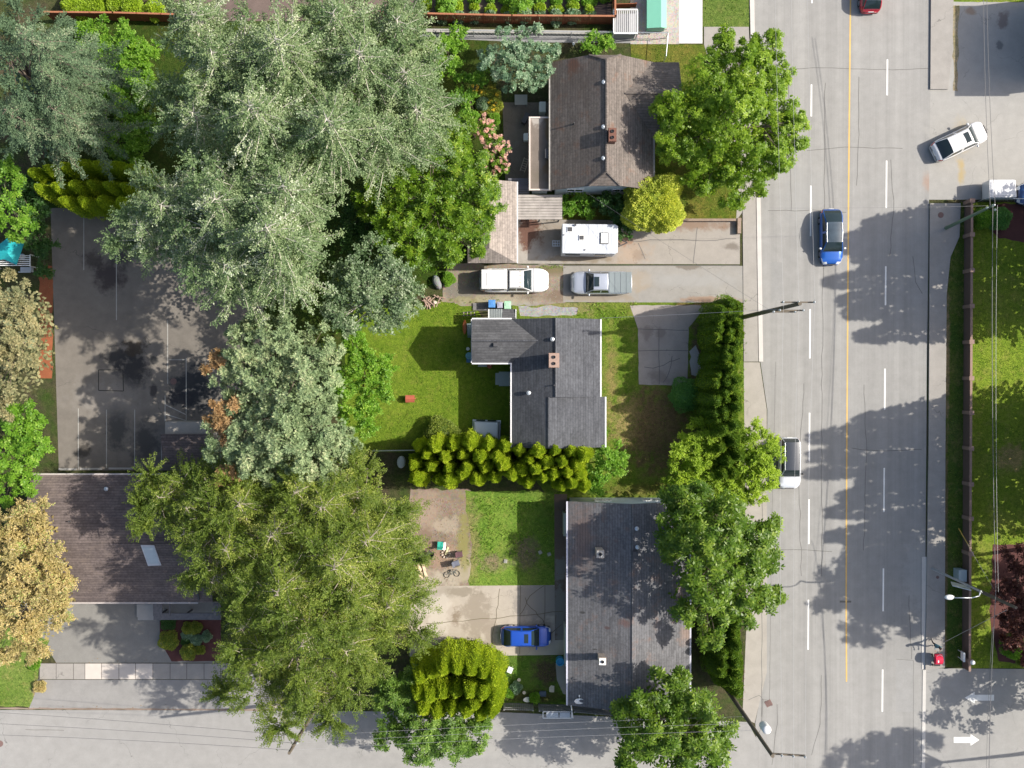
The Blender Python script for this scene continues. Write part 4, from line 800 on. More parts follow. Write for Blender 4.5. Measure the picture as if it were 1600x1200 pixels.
thing1('bucket', 'small white bucket beside the grey roofed wing', 'bucket', 731, 545, .3, barrel(.14, .35), M['white'])
thing1('kayak', 'orange kayak lying upright in the shade beside the grey wing', 'kayak', 726, 511, .3, lambda s, q: s.ring((q.x, q.y, .02), [(.05, 0), (.5, .12), (.62, .25), (.5, .34), (.3, .3)], 18, sx=.28, sy=1.0), simple('orange_plastic', (.45, .13, .04), .45))
thing1('grey_tarp', 'grey green tarp folded along the end wall of the grey wing', 'tarp', 733.5, 515, .6, lambda s, q: (s.box((q.x, q.y, .45), (.42, 1.15, .9), .05, 0, .85), s.box((q.x+.02, q.y-.5, .3), (.35, .3, .6))), simple('tarp', (.14, .19, .19), .7))
thing1('doghouse', 'small red brown wooden doghouse frame on the back lawn', 'wooden box', 641, 623, .4, lambda s, q: (s.box((q.x, q.y, .3), (.62, .5, .55)), s.slab([(q.x-.38, q.y-.3, .55), (q.x+.38, q.y-.3, .55), (q.x+.38, q.y, .78), (q.x-.38, q.y, .78)], .05), s.slab([(q.x-.38, q.y, .78), (q.x+.38, q.y, .78), (q.x+.38, q.y+.3, .55), (q.x-.38, q.y+.3, .55)], .05), s.tube((q.x+.4, q.y, .02), (q.x+.42, q.y+.02, .5), .05)), simple('red_wood', (.38, .10, .06), .7, var=.3))
thing1('concrete_landing', 'pale concrete landing in the shade of the L shaped house', 'step', 787, 592, .3, lambda s, q: (s.box((q.x+.1, q.y, .16), (1.0, 1.2, .32)), s.box((q.x-.55, q.y, .08), (.3, 1.0, .16))), simple('landing', (.30, .35, .36), .8))
thing1('step_box', 'grey low box under the south eave of the grey wing', 'box', 754, 568, .3, lambda s, q: (s.box((q.x, q.y, .2), (.7, .5, .4)), s.box((q.x, q.y, .42), (.76, .56, .04))), simple('grey_box', (.25, .28, .27), .7))
thing1('flower_pots', 'reddish potted plants under the south eave of the grey wing', 'plant pot', 765, 569, .3, lambda s, q: [s.ring((q.x+dx, q.y+dy, 0), [(.1, 0), (.16, .3), (.18, .3), (.12, .28)], 10) for dx, dy in ((-.2, 0), (.15, .05), (0, -.22))], simple('terracotta', (.35, .10, .05), .8))
# grate and steel railing at the end wall, dark platform
pf = thing('boardwalk', 'dark weathered board platform by the gravel drive, left of the bins', 'platform', P(754, 479)); s = MB(); a = P(739, 485, .15); b = P(763, 473.5, .15)
for i in range(6): s.box(((a.x+b.x)/2, a.y+(b.y-a.y)*(i+.5)/6, .13), (b.x-a.x, (b.y-a.y)/6-.02, .05))
s.build('board', M['wood_grey'], pf); s = MB()
for x in (a.x+.1, b.x-.1): s.box((x, (a.y+b.y)/2, .06), (.08, b.y-a.y, .09))
s.build('joist', M['dark'], pf)
lr = thing('ladder', 'long ladder leaning flat by the grey wing, above the tarp', 'ladder', P(735, 492)); s = MB(); a = P(722, 491, .5); b = P(744, 489, .5)
for dy in (-.14, .14): s.tube((a.x, a.y+dy, .5), (b.x, b.y+dy, .55), .03)
s.build('rail', M['dark'], lr); s = MB()
for i in range(4): x = a.x+(b.x-a.x)*(i+.5)/4; s.tube((x, a.y-.14, .52), (x, a.y+.2, .53), .025)
s.build('rung', M['brick_pale'], lr)
# items west of the old house
thing1('fridge', 'white appliance standing against the old house wall', 'appliance', 848, 167, 1.2, lambda s, q: (s.box((q.x, q.y, .62), (.5, .85, 1.24)), s.box((q.x-.27, q.y, .62), (.05, .8, 1.2))), M['white'], bevel=.03)
thing1('garden_table', 'grey square table half under the blue green tree', 'table', 814, 156, .7, lambda s, q: (s.box((q.x, q.y, .72), (1.05, .85, .05)), [s.box((q.x+dx, q.y+dy, .35), (.06, .06, .7)) for dx in (-.45, .45) for dy in (-.35, .35)]), simple('grey_table', (.24, .25, .23), .6), bevel=.01)
thing1('wheelie_bin', 'dark bin lying tilted beside the flat annex roof', 'bin', 821, 185, .6, lambda s, q: (s.box((q.x, q.y, .4), (.35, .85, .8), -.5), s.box((q.x, q.y, .83), (.4, .9, .06), -.5)), M['dark'])
thing1('heater', 'white unit beside the annex wall', 'appliance', 822, 214, .6, lambda s, q: (s.box((q.x, q.y, .35), (.35, .6, .7)), s.box((q.x-.2, q.y, .35), (.04, .5, .6))), M['white'])
ld = thing('ladder', 'wooden ladder lying on dark ground beside the annex', 'ladder', P(818, 255)); s = MB(); a = P(816, 268, .3); b = P(823, 247, .3)
d = (b-a).normalized(); nn = Vector((-d.y, d.x, 0))*.2
for sg in (1, -1): s.tube(a+nn*sg, b+nn*sg, .03)
s.build('rail', M['brick_pale'], ld); s = MB()
for i in range(6): c = a.lerp(b, (i+.5)/6); s.tube(c-nn, c+nn, .025)
s.build('rung', M['brick_pale'], ld)
# firewood heap and stump at the end of the gravel drive
fw = thing('log_pile', 'messy pile of cut logs at the edge of the back lawn', 'log pile', P(677, 469)); s = MB()
for i in range(22):
    q = P(random.uniform(664, 690), random.uniform(463, 477)); a = random.uniform(0, 3.1); l = random.uniform(.2, .45); z = random.uniform(.05, .3)
    s.tube((q.x-l*math.cos(a), q.y-l*math.sin(a), z), (q.x+l*math.cos(a), q.y+l*math.sin(a), z+random.uniform(-.03, .12)), random.uniform(.03, .07), None, 7)
s.build('log', simple('split_wood', (.34, .24, .19), .85, var=.5, scale=6), fw); s = MB(); q = P(681, 473); s.tube((q.x, q.y, 0), (q.x, q.y, .42), .14, .13, 14); s.build('stump', simple('stump_top', (.55, .50, .42), .8), fw)
rk = thing('stone', 'mottled grey boulder by the log pile', 'stone', P(683, 440)); s = MB(); q = P(683, 441, .3); s.ring((q.x, q.y, 0), [(.4, 0), (.5, .2), (.45, .45), (.3, .62), (.1, .68)], 11, sx=.7, sy=1.3, rz=.4); s.build('boulder', asphalt('mottled_stone', (.22, .23, .23), grain=.5, gravel=.4), rk)
# fire wood and chairs in the dirt yard
fp = thing('lumber_pile', 'pale split boards stacked beside the larch in the dirt yard', 'wood pile', P(660, 890)); s = MB()
for i in range(16):
    q = P(656+random.uniform(-6, 8), 888+random.uniform(-9, 9)); a = R(-72+random.uniform(-14, 14)); l = random.uniform(.3, .62); z = .05+random.random()*.2
    s.box((q.x, q.y, z), (l*2, .11, .05), a)
s.build('board', simple('pale_fresh_wood', (.60, .47, .33), .75, var=.35, scale=5), fp)
def chair(px, py, rz, seatm, label, grp='garden chairs in the dirt yard', kind='seat'):
    q = P(px, py, .4); t = thing('garden_chair', label, 'chair', (q.x, q.y, .02), grp, rz=rz, local=True)
    s = MB(); s.box((0, 0, .42), (.5, .48, .04)); s.build('seat', seatm, t, bevel=.01); s = MB(); s.box((-.26, 0, .68), (.05, .48, .5), 0, 0, 1, ('Y', -.22)); s.build('backrest', seatm, t, bevel=.01)
    for sy in (-.22, .22):
        for sx in (-.2, .2): s = MB(); s.tube((sx, sy, .42), (sx*1.15, sy*1.1, 0), .018); s.build('leg', M['black'], t)
        s = MB(); s.path([(-.25, sy*1.15, .62), (.18, sy*1.15, .6), (.2, sy*1.15, .42)], .02); s.build('armrest', M['black'], t)
chair(688, 851, 1.5, simple('teal_fabric', (.03, .36, .28), .8), 'teal folding chair next to the white cooler in the dirt yard', None)
chair(672, 866, 2.6, M['dark'], 'black garden chair nearest the larch in the dirt yard', None)
chair(718, 866, .1, simple('maroon_fabric', (.10, .05, .06), .8), 'dark red garden chair beside the white bucket in the dirt yard', None)
chair(713, 880, .3, simple('slate_fabric', (.12, .13, .17), .8), 'grey blue garden chair below the dark red one in the dirt yard', None)
thing1('cooler', 'white and green cooler beside the teal chair', 'cooler', 692, 853, .3, lambda s, q: (s.box((q.x+.05, q.y, .2), (.35, .6, .4)), s.box((q.x+.05, q.y, .42), (.38, .63, .06))), M['white'], bevel=.02)
thing1('bucket', 'white bucket beside the dark red chair in the dirt yard', 'bucket', 715.5, 869, .3, barrel(.15, .36), M['white'])
thing1('fire_pit', 'small ring of stones with ash between the chairs', 'fire pit', 697, 865, .1, lambda s, q: [s.box((q.x+.33*math.cos(a), q.y+.33*math.sin(a), .08), (.16, .13, .16), a) for a in [i*.7 for i in range(9)]], M['brick_pale'], bevel=.02)
thing1('axe_log', 'pale log piece beside the fire pit', 'log', 698, 860, .1, lambda s, q: (s.tube((q.x-.1, q.y-.35, .1), (q.x+.12, q.y+.3, .12), .10, .09, 9), s.tube((q.x+.1, q.y-.3, .08), (q.x+.2, q.y-.1, .08), .05)), simple('yellow_wood', (.55, .50, .30), .8))
bk = thing('bicycle', 'small bicycle lying on the ground at the bottom of the dirt yard', 'bicycle', P(705, 898)); q = P(698, 898, .05)
for dx, nm in ((0, 'wheel'), (.85, 'wheel')):
    s = MB(); c = [(q.x+dx+.24*math.cos(a), q.y+(.1 if dx else 0)+.24*math.sin(a), .06) for a in [i*math.pi/8 for i in range(17)]]; s.path(c, .022, 5); s.build('wheel', M['tyre'], bk)
s = MB(); s.path([(q.x, q.y, .08), (q.x+.35, q.y+.25, .1), (q.x+.7, q.y+.28, .1), (q.x+.85, q.y+.1, .08)], .022); s.path([(q.x+.35, q.y+.25, .1), (q.x+.42, q.y, .1), (q.x+.7, q.y+.28, .1)], .02); s.path([(q.x+.68, q.y+.28, .1), (q.x+.75, q.y+.45, .3)], .02); s.path([(q.x+.6, q.y+.42, .3), (q.x+.92, q.y+.5, .3)], .02); s.build('frame', simple('grey_frame', (.15, .17, .16), .5), bk); s = MB(); s.box((q.x+.28, q.y+.36, .14), (.22, .1, .05), .6); s.build('saddle', M['black'], bk)
# small yard by the corner house
thing1('camp_chair', 'white folding stool beside the golden cedar clump', 'stool', 797, 1047, .4, lambda s, q: (s.box((q.x, q.y, .4), (.42, .5, .04), -.4), [s.tube((q.x+dx, q.y+dy, 0), (q.x+dx*.8, q.y+dy*.8, .4), .02) for dx in (-.18, .18) for dy in (-.2, .2)]), M['white'])
thing1('stepping_stone', 'pale stone slab on the small yard lawn', 'stone', 862, 1076, 0, lambda s, q: s.prism([(q.x-.2, q.y-.25), (q.x+.2, q.y-.28), (q.x+.22, q.y+.24), (q.x-.05, q.y+.3), (q.x-.22, q.y+.1)], .02, .10), simple('pale_stone', (.50, .46, .38), .85))
thing1('toilet_planter', 'white oval basin in front of the grey board fence', 'basin', 824, 1093, .3, lambda s, q: s.ring((q.x, q.y, .02), [(.2, 0), (.26, .25), (.3, .38), (.24, .40), (.12, .3)], 18, sx=1.25, sy=.7), M['white'], smooth=True)
thing1('planter_box', 'dark blue planter box on the small yard lawn', 'planter', 848, 1084, .2, lambda s, q: (s.box((q.x, q.y, .12), (.52, .38, .22)), [s.box((q.x+dx, q.y+dy, .25), (a, b, .05)) for dx, dy, a, b in ((0, .19, .56, .04), (0, -.19, .56, .04), (.27, 0, .04, .34), (-.27, 0, .04, .34))]), simple('dark_blue', (.06, .09, .13), .6))
for (px, py, l) in ((819, 1082, 'leftmost of the three pale pots in the small yard'), (811, 1062, 'small pale pot nearest the cedar clump in the small yard'), (833, 1086, 'pale pot beside the leafy plant at the board fence')):
    thing1('flower_pot', l, 'plant pot', px, py, .15, lambda s, q: s.ring((q.x, q.y, 0), [(.09, 0), (.13, .22), (.15, .22), (.11, .18)], 12), simple('pot_'+str(px), (.55, .50, .40), .7))
for (px, py, l) in ((844, 863, 'pale block in a row on the side lawn, left one'), (858, 866, 'tilted pale block on the side lawn, right one'), (790, 877, 'pale stone lump on the side lawn nearest the dirt yard')):
    thing1('stone', l, 'stone', px, py, .1, lambda s, q: (s.box((q.x, q.y, .06), (.3, .28, .12), px), s.box((q.x+.05, q.y, .14), (.18, .16, .05), px+.4)), simple('stone_%d' % px, (.30, .30, .26), .85))
# green kiosk, slatted shelter
tb = thing('utility_box', 'green utility cabinet on a pale pad at the top edge', 'utility box', P(1026, 25)); s = MB(); a = P(1007, 46, .1); b = P(1042, -20, .1); s.prism([(a.x, a.y), (b.x, a.y), (b.x, b.y), (a.x, b.y)], .01, .12); s.build('pad', M['concrete'], tb)
s = MB(); c = P(1026, 12, 1.2); gm = simple('utility_green', (.16, .42, .31), .5, var=.06); wx, wy_ = 1.45, 3.2; s.box((c.x, c.y-.0, .62), (wx, wy_, 1.0)); s.build('cabinet', gm, tb)
s = MB(); s.slab([(c.x-.8, c.y-1.68, 1.15), (c.x+.35, c.y-1.68, 1.35), (c.x+.35, c.y+1.7, 1.35), (c.x-.8, c.y+1.7, 1.15)], .06); s.slab([(c.x+.35, c.y-1.68, 1.35), (c.x+.82, c.y-1.68, 1.2), (c.x+.82, c.y+1.7, 1.2), (c.x+.35, c.y+1.7, 1.35)], .06); s.build('lid', gm, tb)
pg = thing('slatted_shelter', 'white framed slatted shelter at the end of the brown fence', 'shelter', P(978, 33)); a = P(959, 52, 1.6); b = P(996, 15, 1.6); s = MB()
for x, y, dx, dy in (((a.x+b.x)/2, a.y, b.x-a.x, .1), ((a.x+b.x)/2, b.y, b.x-a.x, .1), (a.x, (a.y+b.y)/2, .1, b.y-a.y-.1), (b.x, (a.y+b.y)/2, .1, b.y-a.y-.1)): s.box((x, y, 1.6), (dx, dy, .1))
for x in (a.x, b.x):
    for y in (a.y, b.y): s.box((x, y, .77), (.09, .09, 1.54))
s.build('frame', M['white'], pg); s = MB()
for i in range(11): s.box((a.x+(b.x-a.x)*(i+1)/12, (a.y+b.y)/2, 1.6), (.09, b.y-a.y-.1, .04))
s.build('slat', simple('grey_slat', (.42, .42, .42), .6), pg); s = MB(); s.box(((a.x+b.x)/2, (a.y+b.y)/2, .5), (b.x-a.x-.2, b.y-a.y-.2, .9)); s.build('cabinet', simple('shelter_inside', (.30, .30, .32), .7), pg)
# turquoise parasol and slatted table at the left edge
ps = thing('parasol', 'turquoise tilted parasol at the left edge above the tan pine', 'parasol', P(15, 397)); c = P(14, 396, 2.3); s = MB(); pts = [P(-14, 392, 2.0), P(14, 370, 2.1), P(38, 379, 2.15), P(26, 414, 2.0), P(6, 405, 2.0), P(-12, 408, 1.9)]; n_ = len(pts)
top = [tuple(p) for p in pts]; s.add([(c.x, c.y, 2.55)]+top+[(c.x, c.y, 2.52)]+[(p[0], p[1], p[2]-.03) for p in top], [(0, i+1, (i+1) % n_+1) for i in range(n_)]+[(n_+1, n_+2+(i+1) % n_, n_+2+i) for i in range(n_)]+[(i+1, n_+2+i, n_+2+(i+1) % n_, (i+1) % n_+1) for i in range(n_)]); s.build('canopy', simple('turquoise_fabric', (.02, .38, .40), .7), ps)
s = MB(); s.tube((c.x, c.y, 0), (c.x, c.y, 2.5), .03, .03, 8); s.ring((c.x, c.y, 0), [(.25, 0), (.25, .08), (.05, .12)], 14); s.build('pole', M['metal'], ps)
tb2 = thing('pergola', 'white slatted pergola partly hidden under the turquoise parasol', 'pergola', P(25, 408)); a = P(-15, 416, 1.7); b = P(47, 398, 1.7); s = MB()
s.box((b.x, (a.y+b.y)/2, 1.7), (.08, b.y-a.y, .08)); s.box((a.x, (a.y+b.y)/2, 1.7), (.08, b.y-a.y, .08))
for x in (a.x, b.x):
    for y in (a.y, b.y): s.box((x, y, .83), (.08, .08, 1.66))
s.build('frame', M['white'], tb2); s = MB()
for i in range(6): s.box(((a.x+b.x)/2, a.y+(b.y-a.y)*(i+.5)/6, 1.66), (b.x-a.x, .07, .04))
s.build('slat', M['white'], tb2)
thing1('garden_bench', 'pale bench at the left edge below the slatted pergola', 'bench', 40, 421, .5, lambda s, q: (s.box((q.x, q.y, .45), (.9, .4, .05)), s.box((q.x, q.y-.25, .7), (.9, .05, .4)), [s.box((q.x+dx, q.y, .22), (.06, .36, .43)) for dx in (-.4, .4)]), simple('pale_bench', (.45, .50, .55), .6))
# ================================================================ FENCES AND WALLS
def fence(name, label, pts, h, panel, post, step=2.2, th=.05, cap=None, slats=0, z0=.05):
    r_ = thing(name, label, 'fence' if 'wall' not in name else 'wall', P(*pts[0])); s = MB(); sp = []
    W_ = [P(*p) for p in pts]
    for a, b in zip(W_[:-1], W_[1:]):
        d = b-a; n = max(1, round(d.length/step)); ang = math.atan2(d.y, d.x)
        for i in range(n+1): sp.append((a.lerp(b, i/n), ang))
        c = (a+b)/2
        if slats:
            k = int(d.length/slats)
            for i in range(k): cc = a.lerp(b, (i+.5)/k); s.box((cc.x, cc.y, z0+h/2), (slats*.85, th, h-random.uniform(0, .03)), ang)
            for zz in (h*.25, h*.8): s.box((c.x-math.sin(ang)*th, c.y+math.cos(ang)*th, zz), (d.length, .04, .08), ang)
        else: s.box((c.x, c.y, z0+h/2), (d.length, th, h), ang)
    s.build('panel', panel, r_)
    if cap: s = MB(); [s.box(((a.x+b.x)/2, (a.y+b.y)/2, z0+h+.02), ((b-a).length, th+.09, .05), math.atan2((b-a).y, (b-a).x)) for a, b in zip(W_[:-1], W_[1:])]; s.build('top_rail', cap, r_)
    for p, ang in sp: s = MB(); s.box((p.x, p.y, (h+.12)/2), (.11, .11, h+.12), ang); s.build('post', post, r_)
    return r_
capm = simple('brown_cap', (.30, .12, .06), .7)
fence('wooden_fence', 'brown stained board fence along the vegetable garden at the top', [(600, 32), (670, 34), (800, 37), (958, 38)], 1.9, M['wood_brown'], M['wood_brown'], slats=.14, cap=capm)
fence('wooden_fence', 'short brown fence running up beside the slatted shelter', [(958, 38), (957, -30)], 1.9, M['wood_brown'], M['wood_brown'], slats=.14, cap=capm)
fence('wooden_fence', 'brown fence stretch at top left above the bright green shrubs', [(85, 31), (190, 32), (300, 35)], 1.8, M['wood_brown'], M['wood_brown'], slats=.14, cap=capm)
fence('garden_box', 'brown raised planter wall behind the slatted shelter at the top', [(960, 12), (992, 11)], .8, M['wood_brown'], M['wood_brown'])
fence('board_fence', 'grey board fence section nearest the golden cedars on the side street', [(788, 1098), (832, 1099)], 1.7, M['wood_grey'], M['wood_grey'], slats=.15)
fence('board_fence', 'grey board fence section beside the corner house on the side street', [(842, 1100), (892, 1101)], 1.7, M['wood_grey'], M['wood_grey'], slats=.15)
fence('board_fence', 'grey board fence continuing below the satellite dish', [(896, 1103), (960, 1109)], 1.5, M['wood_grey'], M['wood_grey'], slats=.15)
def chainlink(label, pts, h=1.4):
    r_ = thing('wire_fence', label, 'fence', P(*pts[0])); W_ = [P(*p) for p in pts]; s = MB(); m2 = MB()
    for a, b in zip(W_[:-1], W_[1:]):
        s.tube((a.x, a.y, h), (b.x, b.y, h), .03, .03, 6); n = max(1, int((b-a).length/2.4))
        for i in range(n+1): c = a.lerp(b, i/n); s.tube((c.x, c.y, 0), (c.x, c.y, h+.05), .03, .03, 6)
        k = int((b-a).length/.3); d = (b-a).normalized()
        for i in range(k):
            c = a.lerp(b, i/k); m2.tube((c.x, c.y, .05), (c.x+d.x*.6, c.y+d.y*.6, h), .006, .006, 3, cap=False); m2.tube((c.x+d.x*.6, c.y+d.y*.6, .05), (c.x, c.y, h), .006, .006, 3, cap=False)
    s.build('post', M['metal'], r_); m2.build('mesh', M['metal'], r_); return r_
chainlink('galvanised wire fence along the grey alley at the top', [(690, 56), (842, 58), (1040, 60)]); chainlink('short double rail wire fence at the shingled wing corner', [(1040, 60), (1037, 96)])
chainlink('silver wire fence in front of the white trailer at the right', [(1528, 315), (1700, 314)], 1.3)
chainlink('thin wire fence at the bottom of the back lawn', [(585, 703), (655, 702)], 1.2)
thing1('garden_light', 'small white post light on the bank above the old house', 'garden light', 896, 70, .4, lambda s, q: (s.tube((q.x, q.y, 0), (q.x, q.y, .6), .03), s.ring((q.x, q.y, .6), [(.08, 0), (.12, .1), (.02, .18)], 10)), M['white'])
# low stone kerb wall of the alley
s = MB(); a = P(660, 50); b = P(985, 54); s.box(((a.x+b.x)/2, (a.y+b.y)/2, .2), (b.x-a.x, .22, .4), math.atan2(b.y-a.y, b.x-a.x)); s.box(((a.x+b.x)/2, (a.y+b.y)/2, .42), (b.x-a.x, .28, .05), math.atan2(b.y-a.y, b.x-a.x)); tag(s.build('retaining_wall', M['concrete'], None, (a.x, a.y, 0)), 'low grey retaining wall under the brown fence at the top', 'wall')
s = MB(); a = P(1060, 344.5); b = P(1157, 345.5); s.box(((a.x+b.x)/2, a.y, .2), (b.x-a.x, .2, .4)); s.box((b.x-.2, a.y-.5, .25), (.3, 1.3, .5)); tag(s.build('retaining_wall', simple('brown_low_wall', (.24, .18, .14), .85, var=.4, scale=3), None, (a.x, a.y, 0)), 'low brown wall between the large tree and the concrete driveway', 'wall')
# park wall with pillars
pw = thing('brown_wall', 'long brown wall with square pillars along the east verge', 'wall', P(1514, 320)); s = MB(); a = P(1507.5, 314); b = P(1504, 1042); hW = 1.3
wm_ = simple('brown_render', (.12, .078, .065), .85, var=.15); wc = simple('brown_coping', (.25, .165, .13), .8, var=.1)
d = (b-a); ang = math.atan2(d.y, d.x); c = (a+b)/2; s.box((c.x, c.y, hW/2), (d.length, .12, hW), ang); s.build('panel', wm_, pw); s = MB(); s.box((c.x, c.y, hW+.03), (d.length, .19, .06), ang); s.build('coping', wc, pw)
for y in (318, 370, 425, 480, 535, 591, 644, 699, 754, 807, 861, 1026):
    q = P(1507.5-(y-320)*.004, y); o = MB(); o.box((q.x, q.y, .69), (.34, .30, 1.38)); o.box((q.x, q.y, 1.41), (.40, .36, .07)); o.build('pillar', wc, pw)
thing1('utility_box', 'grey metal cabinet against the brown wall by the street light', 'utility box', 1500, 898, .6, lambda s, q: (s.box((q.x, q.y, .55), (.62, .95, 1.1)), s.box((q.x, q.y, 1.12), (.68, 1.0, .05))), simple('grey_cabinet', (.30, .36, .38), .5), bevel=.02)
thing1('wall_sign', 'white sign board at the lower end of the brown wall', 'sign', 1505, 1026, 1.0, lambda s, q: (s.box((q.x, q.y, .9), (.08, .75, .6)), s.tube((q.x, q.y-.3, 0), (q.x, q.y-.3, .8), .03), s.tube((q.x, q.y+.3, 0), (q.x, q.y+.3, .8), .03), s.box((q.x-.02, q.y, 1.22), (.16, .78, .05))), M['white'])
thing1('globe_lamp', 'white globe lamp at the lower end of the brown wall', 'lamp', 1518, 1034, 1.6, lambda s, q: (s.tube((q.x, q.y, 0), (q.x, q.y, 1.6), .05), s.ring((q.x, q.y, 1.6), [(.05, 0), (.17, .1), (.2, .22), (.15, .35), (.03, .4)], 14)), M['white'], smooth=True)
thing1('globe_lamp', 'small pale globe lamp between the round shrubs by the fence', 'lamp', 1555, 328, 1.2, lambda s, q: (s.tube((q.x, q.y, 0), (q.x, q.y, 1.1), .04), s.ring((q.x, q.y, 1.1), [(.04, 0), (.11, .07), (.12, .14), (.03, .22)], 12)), simple('globe', (.7, .68, .55), .4), smooth=True)
# white frame bench thing on the street side of the fence
wb = thing('white_frame', 'white frame with two pale panels leaning on the board fence at the side street', 'panel frame', P(872, 1116)); s = MB(); a = P(848.5, 1122, .9); b = P(893, 1112, .9)
s.box(((a.x+b.x)/2, a.y, .9), (b.x-a.x, .07, .07)); s.box(((a.x+b.x)/2, b.y, .9), (b.x-a.x, .07, .07)); s.box((a.x, (a.y+b.y)/2, .9), (.07, b.y-a.y-.07, .07)); s.box((b.x, (a.y+b.y)/2, .9), (.07, b.y-a.y-.07, .07))
for x in (a.x, b.x):
    for y in (a.y, b.y): s.box((x, y, .43), (.06, .06, .86))
s.build('frame', M['white'], wb)
for t0, t1 in ((.12, .54), (.58, .95)): s = MB(); x0 = a.x+(b.x-a.x)*t0; x1 = a.x+(b.x-a.x)*t1; s.box(((x0+x1)/2, (a.y+b.y)/2, .93), (x1-x0, b.y-a.y-.12, .04)); s.build('panel', simple('pale_panel', (.42, .46, .50), .4), wb)
s = MB(); s.path([P(891, 1092, 3.3), P(895, 1122, .9)], .05, 6); tag(s.build('downpipe', M['trim'], None, P(893, 1122)), 'white downpipe from the corner house roof to the side street', 'pipe')
# ================================================================ POLES, WIRES, LAMPS
def pole(label, base, h, r=.16, mat='pole', lean=(0, 0), name='utility_pole'):
    b = P(*base); t = thing(name, label, 'utility pole' if name == 'utility_pole' else 'street light', b); s = MB(); tp = (b.x+lean[0], b.y+lean[1], h); s.tube(b, tp, r, r*.68, 12); s.build('pole', M[mat], t); return t, Vector(tp)
def insul(t, p): s = MB(); s.ring(p, [(.03, 0), (.03, .12), (.08, .14), (.09, .2), (.05, .24), (.08, .26), (.04, .34)], 10); s.build('insulator', M['metal'], t)
p1, t1 = pole('leaning tall wooden utility pole with crossarms, next to the road at the hedge end', (1164, 495), 16.6, .19, lean=(-.1, -.1)); 
def crossarm(t, c, dx, dy, n): 
    s = MB(); s.box((c.x+dx/2, c.y+dy/2, c.z), (math.hypot(dx, dy), .1, .13), math.atan2(dy, dx)); s.build('crossarm', M['pole'], t)
    P_ = [Vector((c.x+dx*k, c.y+dy*k, c.z+.07)) for k in n]
    for q in P_: insul(t, q)
    return P_
a1 = crossarm(p1, Vector((t1.x-1.15, t1.y+.14, 16.0)), 2.3, .0, (.04, .5, .97)); a1b = crossarm(p1, Vector((t1.x-.9, t1.y-.3, 12.6)), 1.8, 0, (.05, .9)); a1c = crossarm(p1, Vector((t1.x-.9, t1.y-.3, 14.2)), 1.9, 0, (.05, .92))
p2, t2 = pole('wooden utility pole with white transformer at the bottom edge by the main road', (1128, 1066), 16.6, .19)
a2 = crossarm(p2, Vector((t2.x+.1, t2.y-.2, 15.6)), 2.4, -.15, (.3, .63, .97))
s = MB(); s.ring((t2.x+.35, t2.y+.75, 12.6), [(.30, 0), (.32, .1), (.32, 1.0), (.28, 1.12), (.08, 1.2)], 16); s.build('transformer', M['white'], p2, smooth=True)
p3, t3 = pole('wooden utility pole crossing in front of the maroon maple', (1497, 908), 9.8, .17); p4, t4 = pole('green lamp pole reaching over the brown wall near the round shrubs', (1477, 357), 8.4, .13, 'pole_green' if 'pole_green' in M else 'metal') if False else (None, None)
M['pole_green'] = simple('green_pole', (.12, .18, .12), .6, var=.15)
p4, t4 = pole('green pole reaching over the brown wall near the round dark shrub', (1477, 357), 8.4, .15, 'pole_green', lean=(0, .5)); insul(p4, t4); insul(p4, t4+Vector((-.3, -.1, -.5)))
p5, t5 = pole('wooden utility pole emerging below the larch over the side street', (502, 1092), 12.3, .17); ins5 = crossarm(p5, Vector((t5.x-.05, t5.y+.1, 11.2)), .5, .35, (.9,))
# street light with curved arm
sl5 = thing('street_light', 'silver street light with curved arm over the east pavement', 'street light', P(1456, 888)); b = P(1456, 888); s = MB(); tp = P(1521, 917, 8.6)
tp = Vector((b.x+.1, b.y-.1, 8.6)); s.tube(b, tp, .11, .07, 12); s.build('pole', M['metal'], sl5); s = MB(); lh = P(1486, 934, 9.6)
pk = P(1532, 925, 9.7); pts = [tp, tp.lerp(pk, .6)+Vector((0, 0, .2)), pk+Vector((0, .1, 0)), P(1530, 931, 9.9), P(1519, 934, 9.9), lh]; s.path(pts, [.07, .06, .05, .045, .04, .035], 8); s.build('arm', M['metal'], sl5, smooth=True)
s = MB(); q = P(1483, 933, 9.55); s.ring((q.x, q.y, 9.5), [(.1, 0), (.2, .03), (.22, .1), (.1, .2)], 16, sx=1.7, sy=.9); s.build('lamp_head', M['white'], sl5, smooth=True)
s = MB(); a = P(1484, 913, 6.5); bq = P(1520, 919, 7.2); s.box(((a.x+bq.x)/2, (a.y+bq.y)/2, 6.8), (1.5, .05, .5), -.25, 0, 1, ('X', .5)); s.build('street_sign', M['metal'], sl5)
def wire(name, label, a, b, sag=.5, r=.014, m='wire', n=14, grp=None):
    a = Vector(a); b = Vector(b); s = MB(); pts = [a.lerp(b, i/n)-Vector((0, 0, 4*sag*(i/n)*(1-i/n))) for i in range(n+1)]; s.path(pts, r, 4)
    return tag(s.build(name, M[m], None, tuple(a)), label, 'cable', grp)
for i, (a, b) in enumerate(zip(a1, a2)): wire('overhead_wire', ('inner', 'middle', 'outer')[i]+' pale wire between the two tall poles along the main road', a+Vector((0, 0, .3)), b+Vector((0, 0, .3)), .6, .009, 'wire_pale')
for i, a in enumerate(a1): wire('overhead_wire', ('inner', 'middle', 'outer')[i]+' thin wire from the tall hedge pole to the top edge', a+Vector((0, 0, .3)), (a.x-(.9-.1*i), a.y+42, 16.3), .6, .008, 'wire_pale')
for i, a in enumerate(a2): wire('overhead_wire', ('inner', 'middle', 'outer')[i]+' of the wires leaving the bottom edge from the transformer pole', a+Vector((0, 0, .3)), (a.x+.1, a.y-30, 16), .6, .008, 'wire_pale')
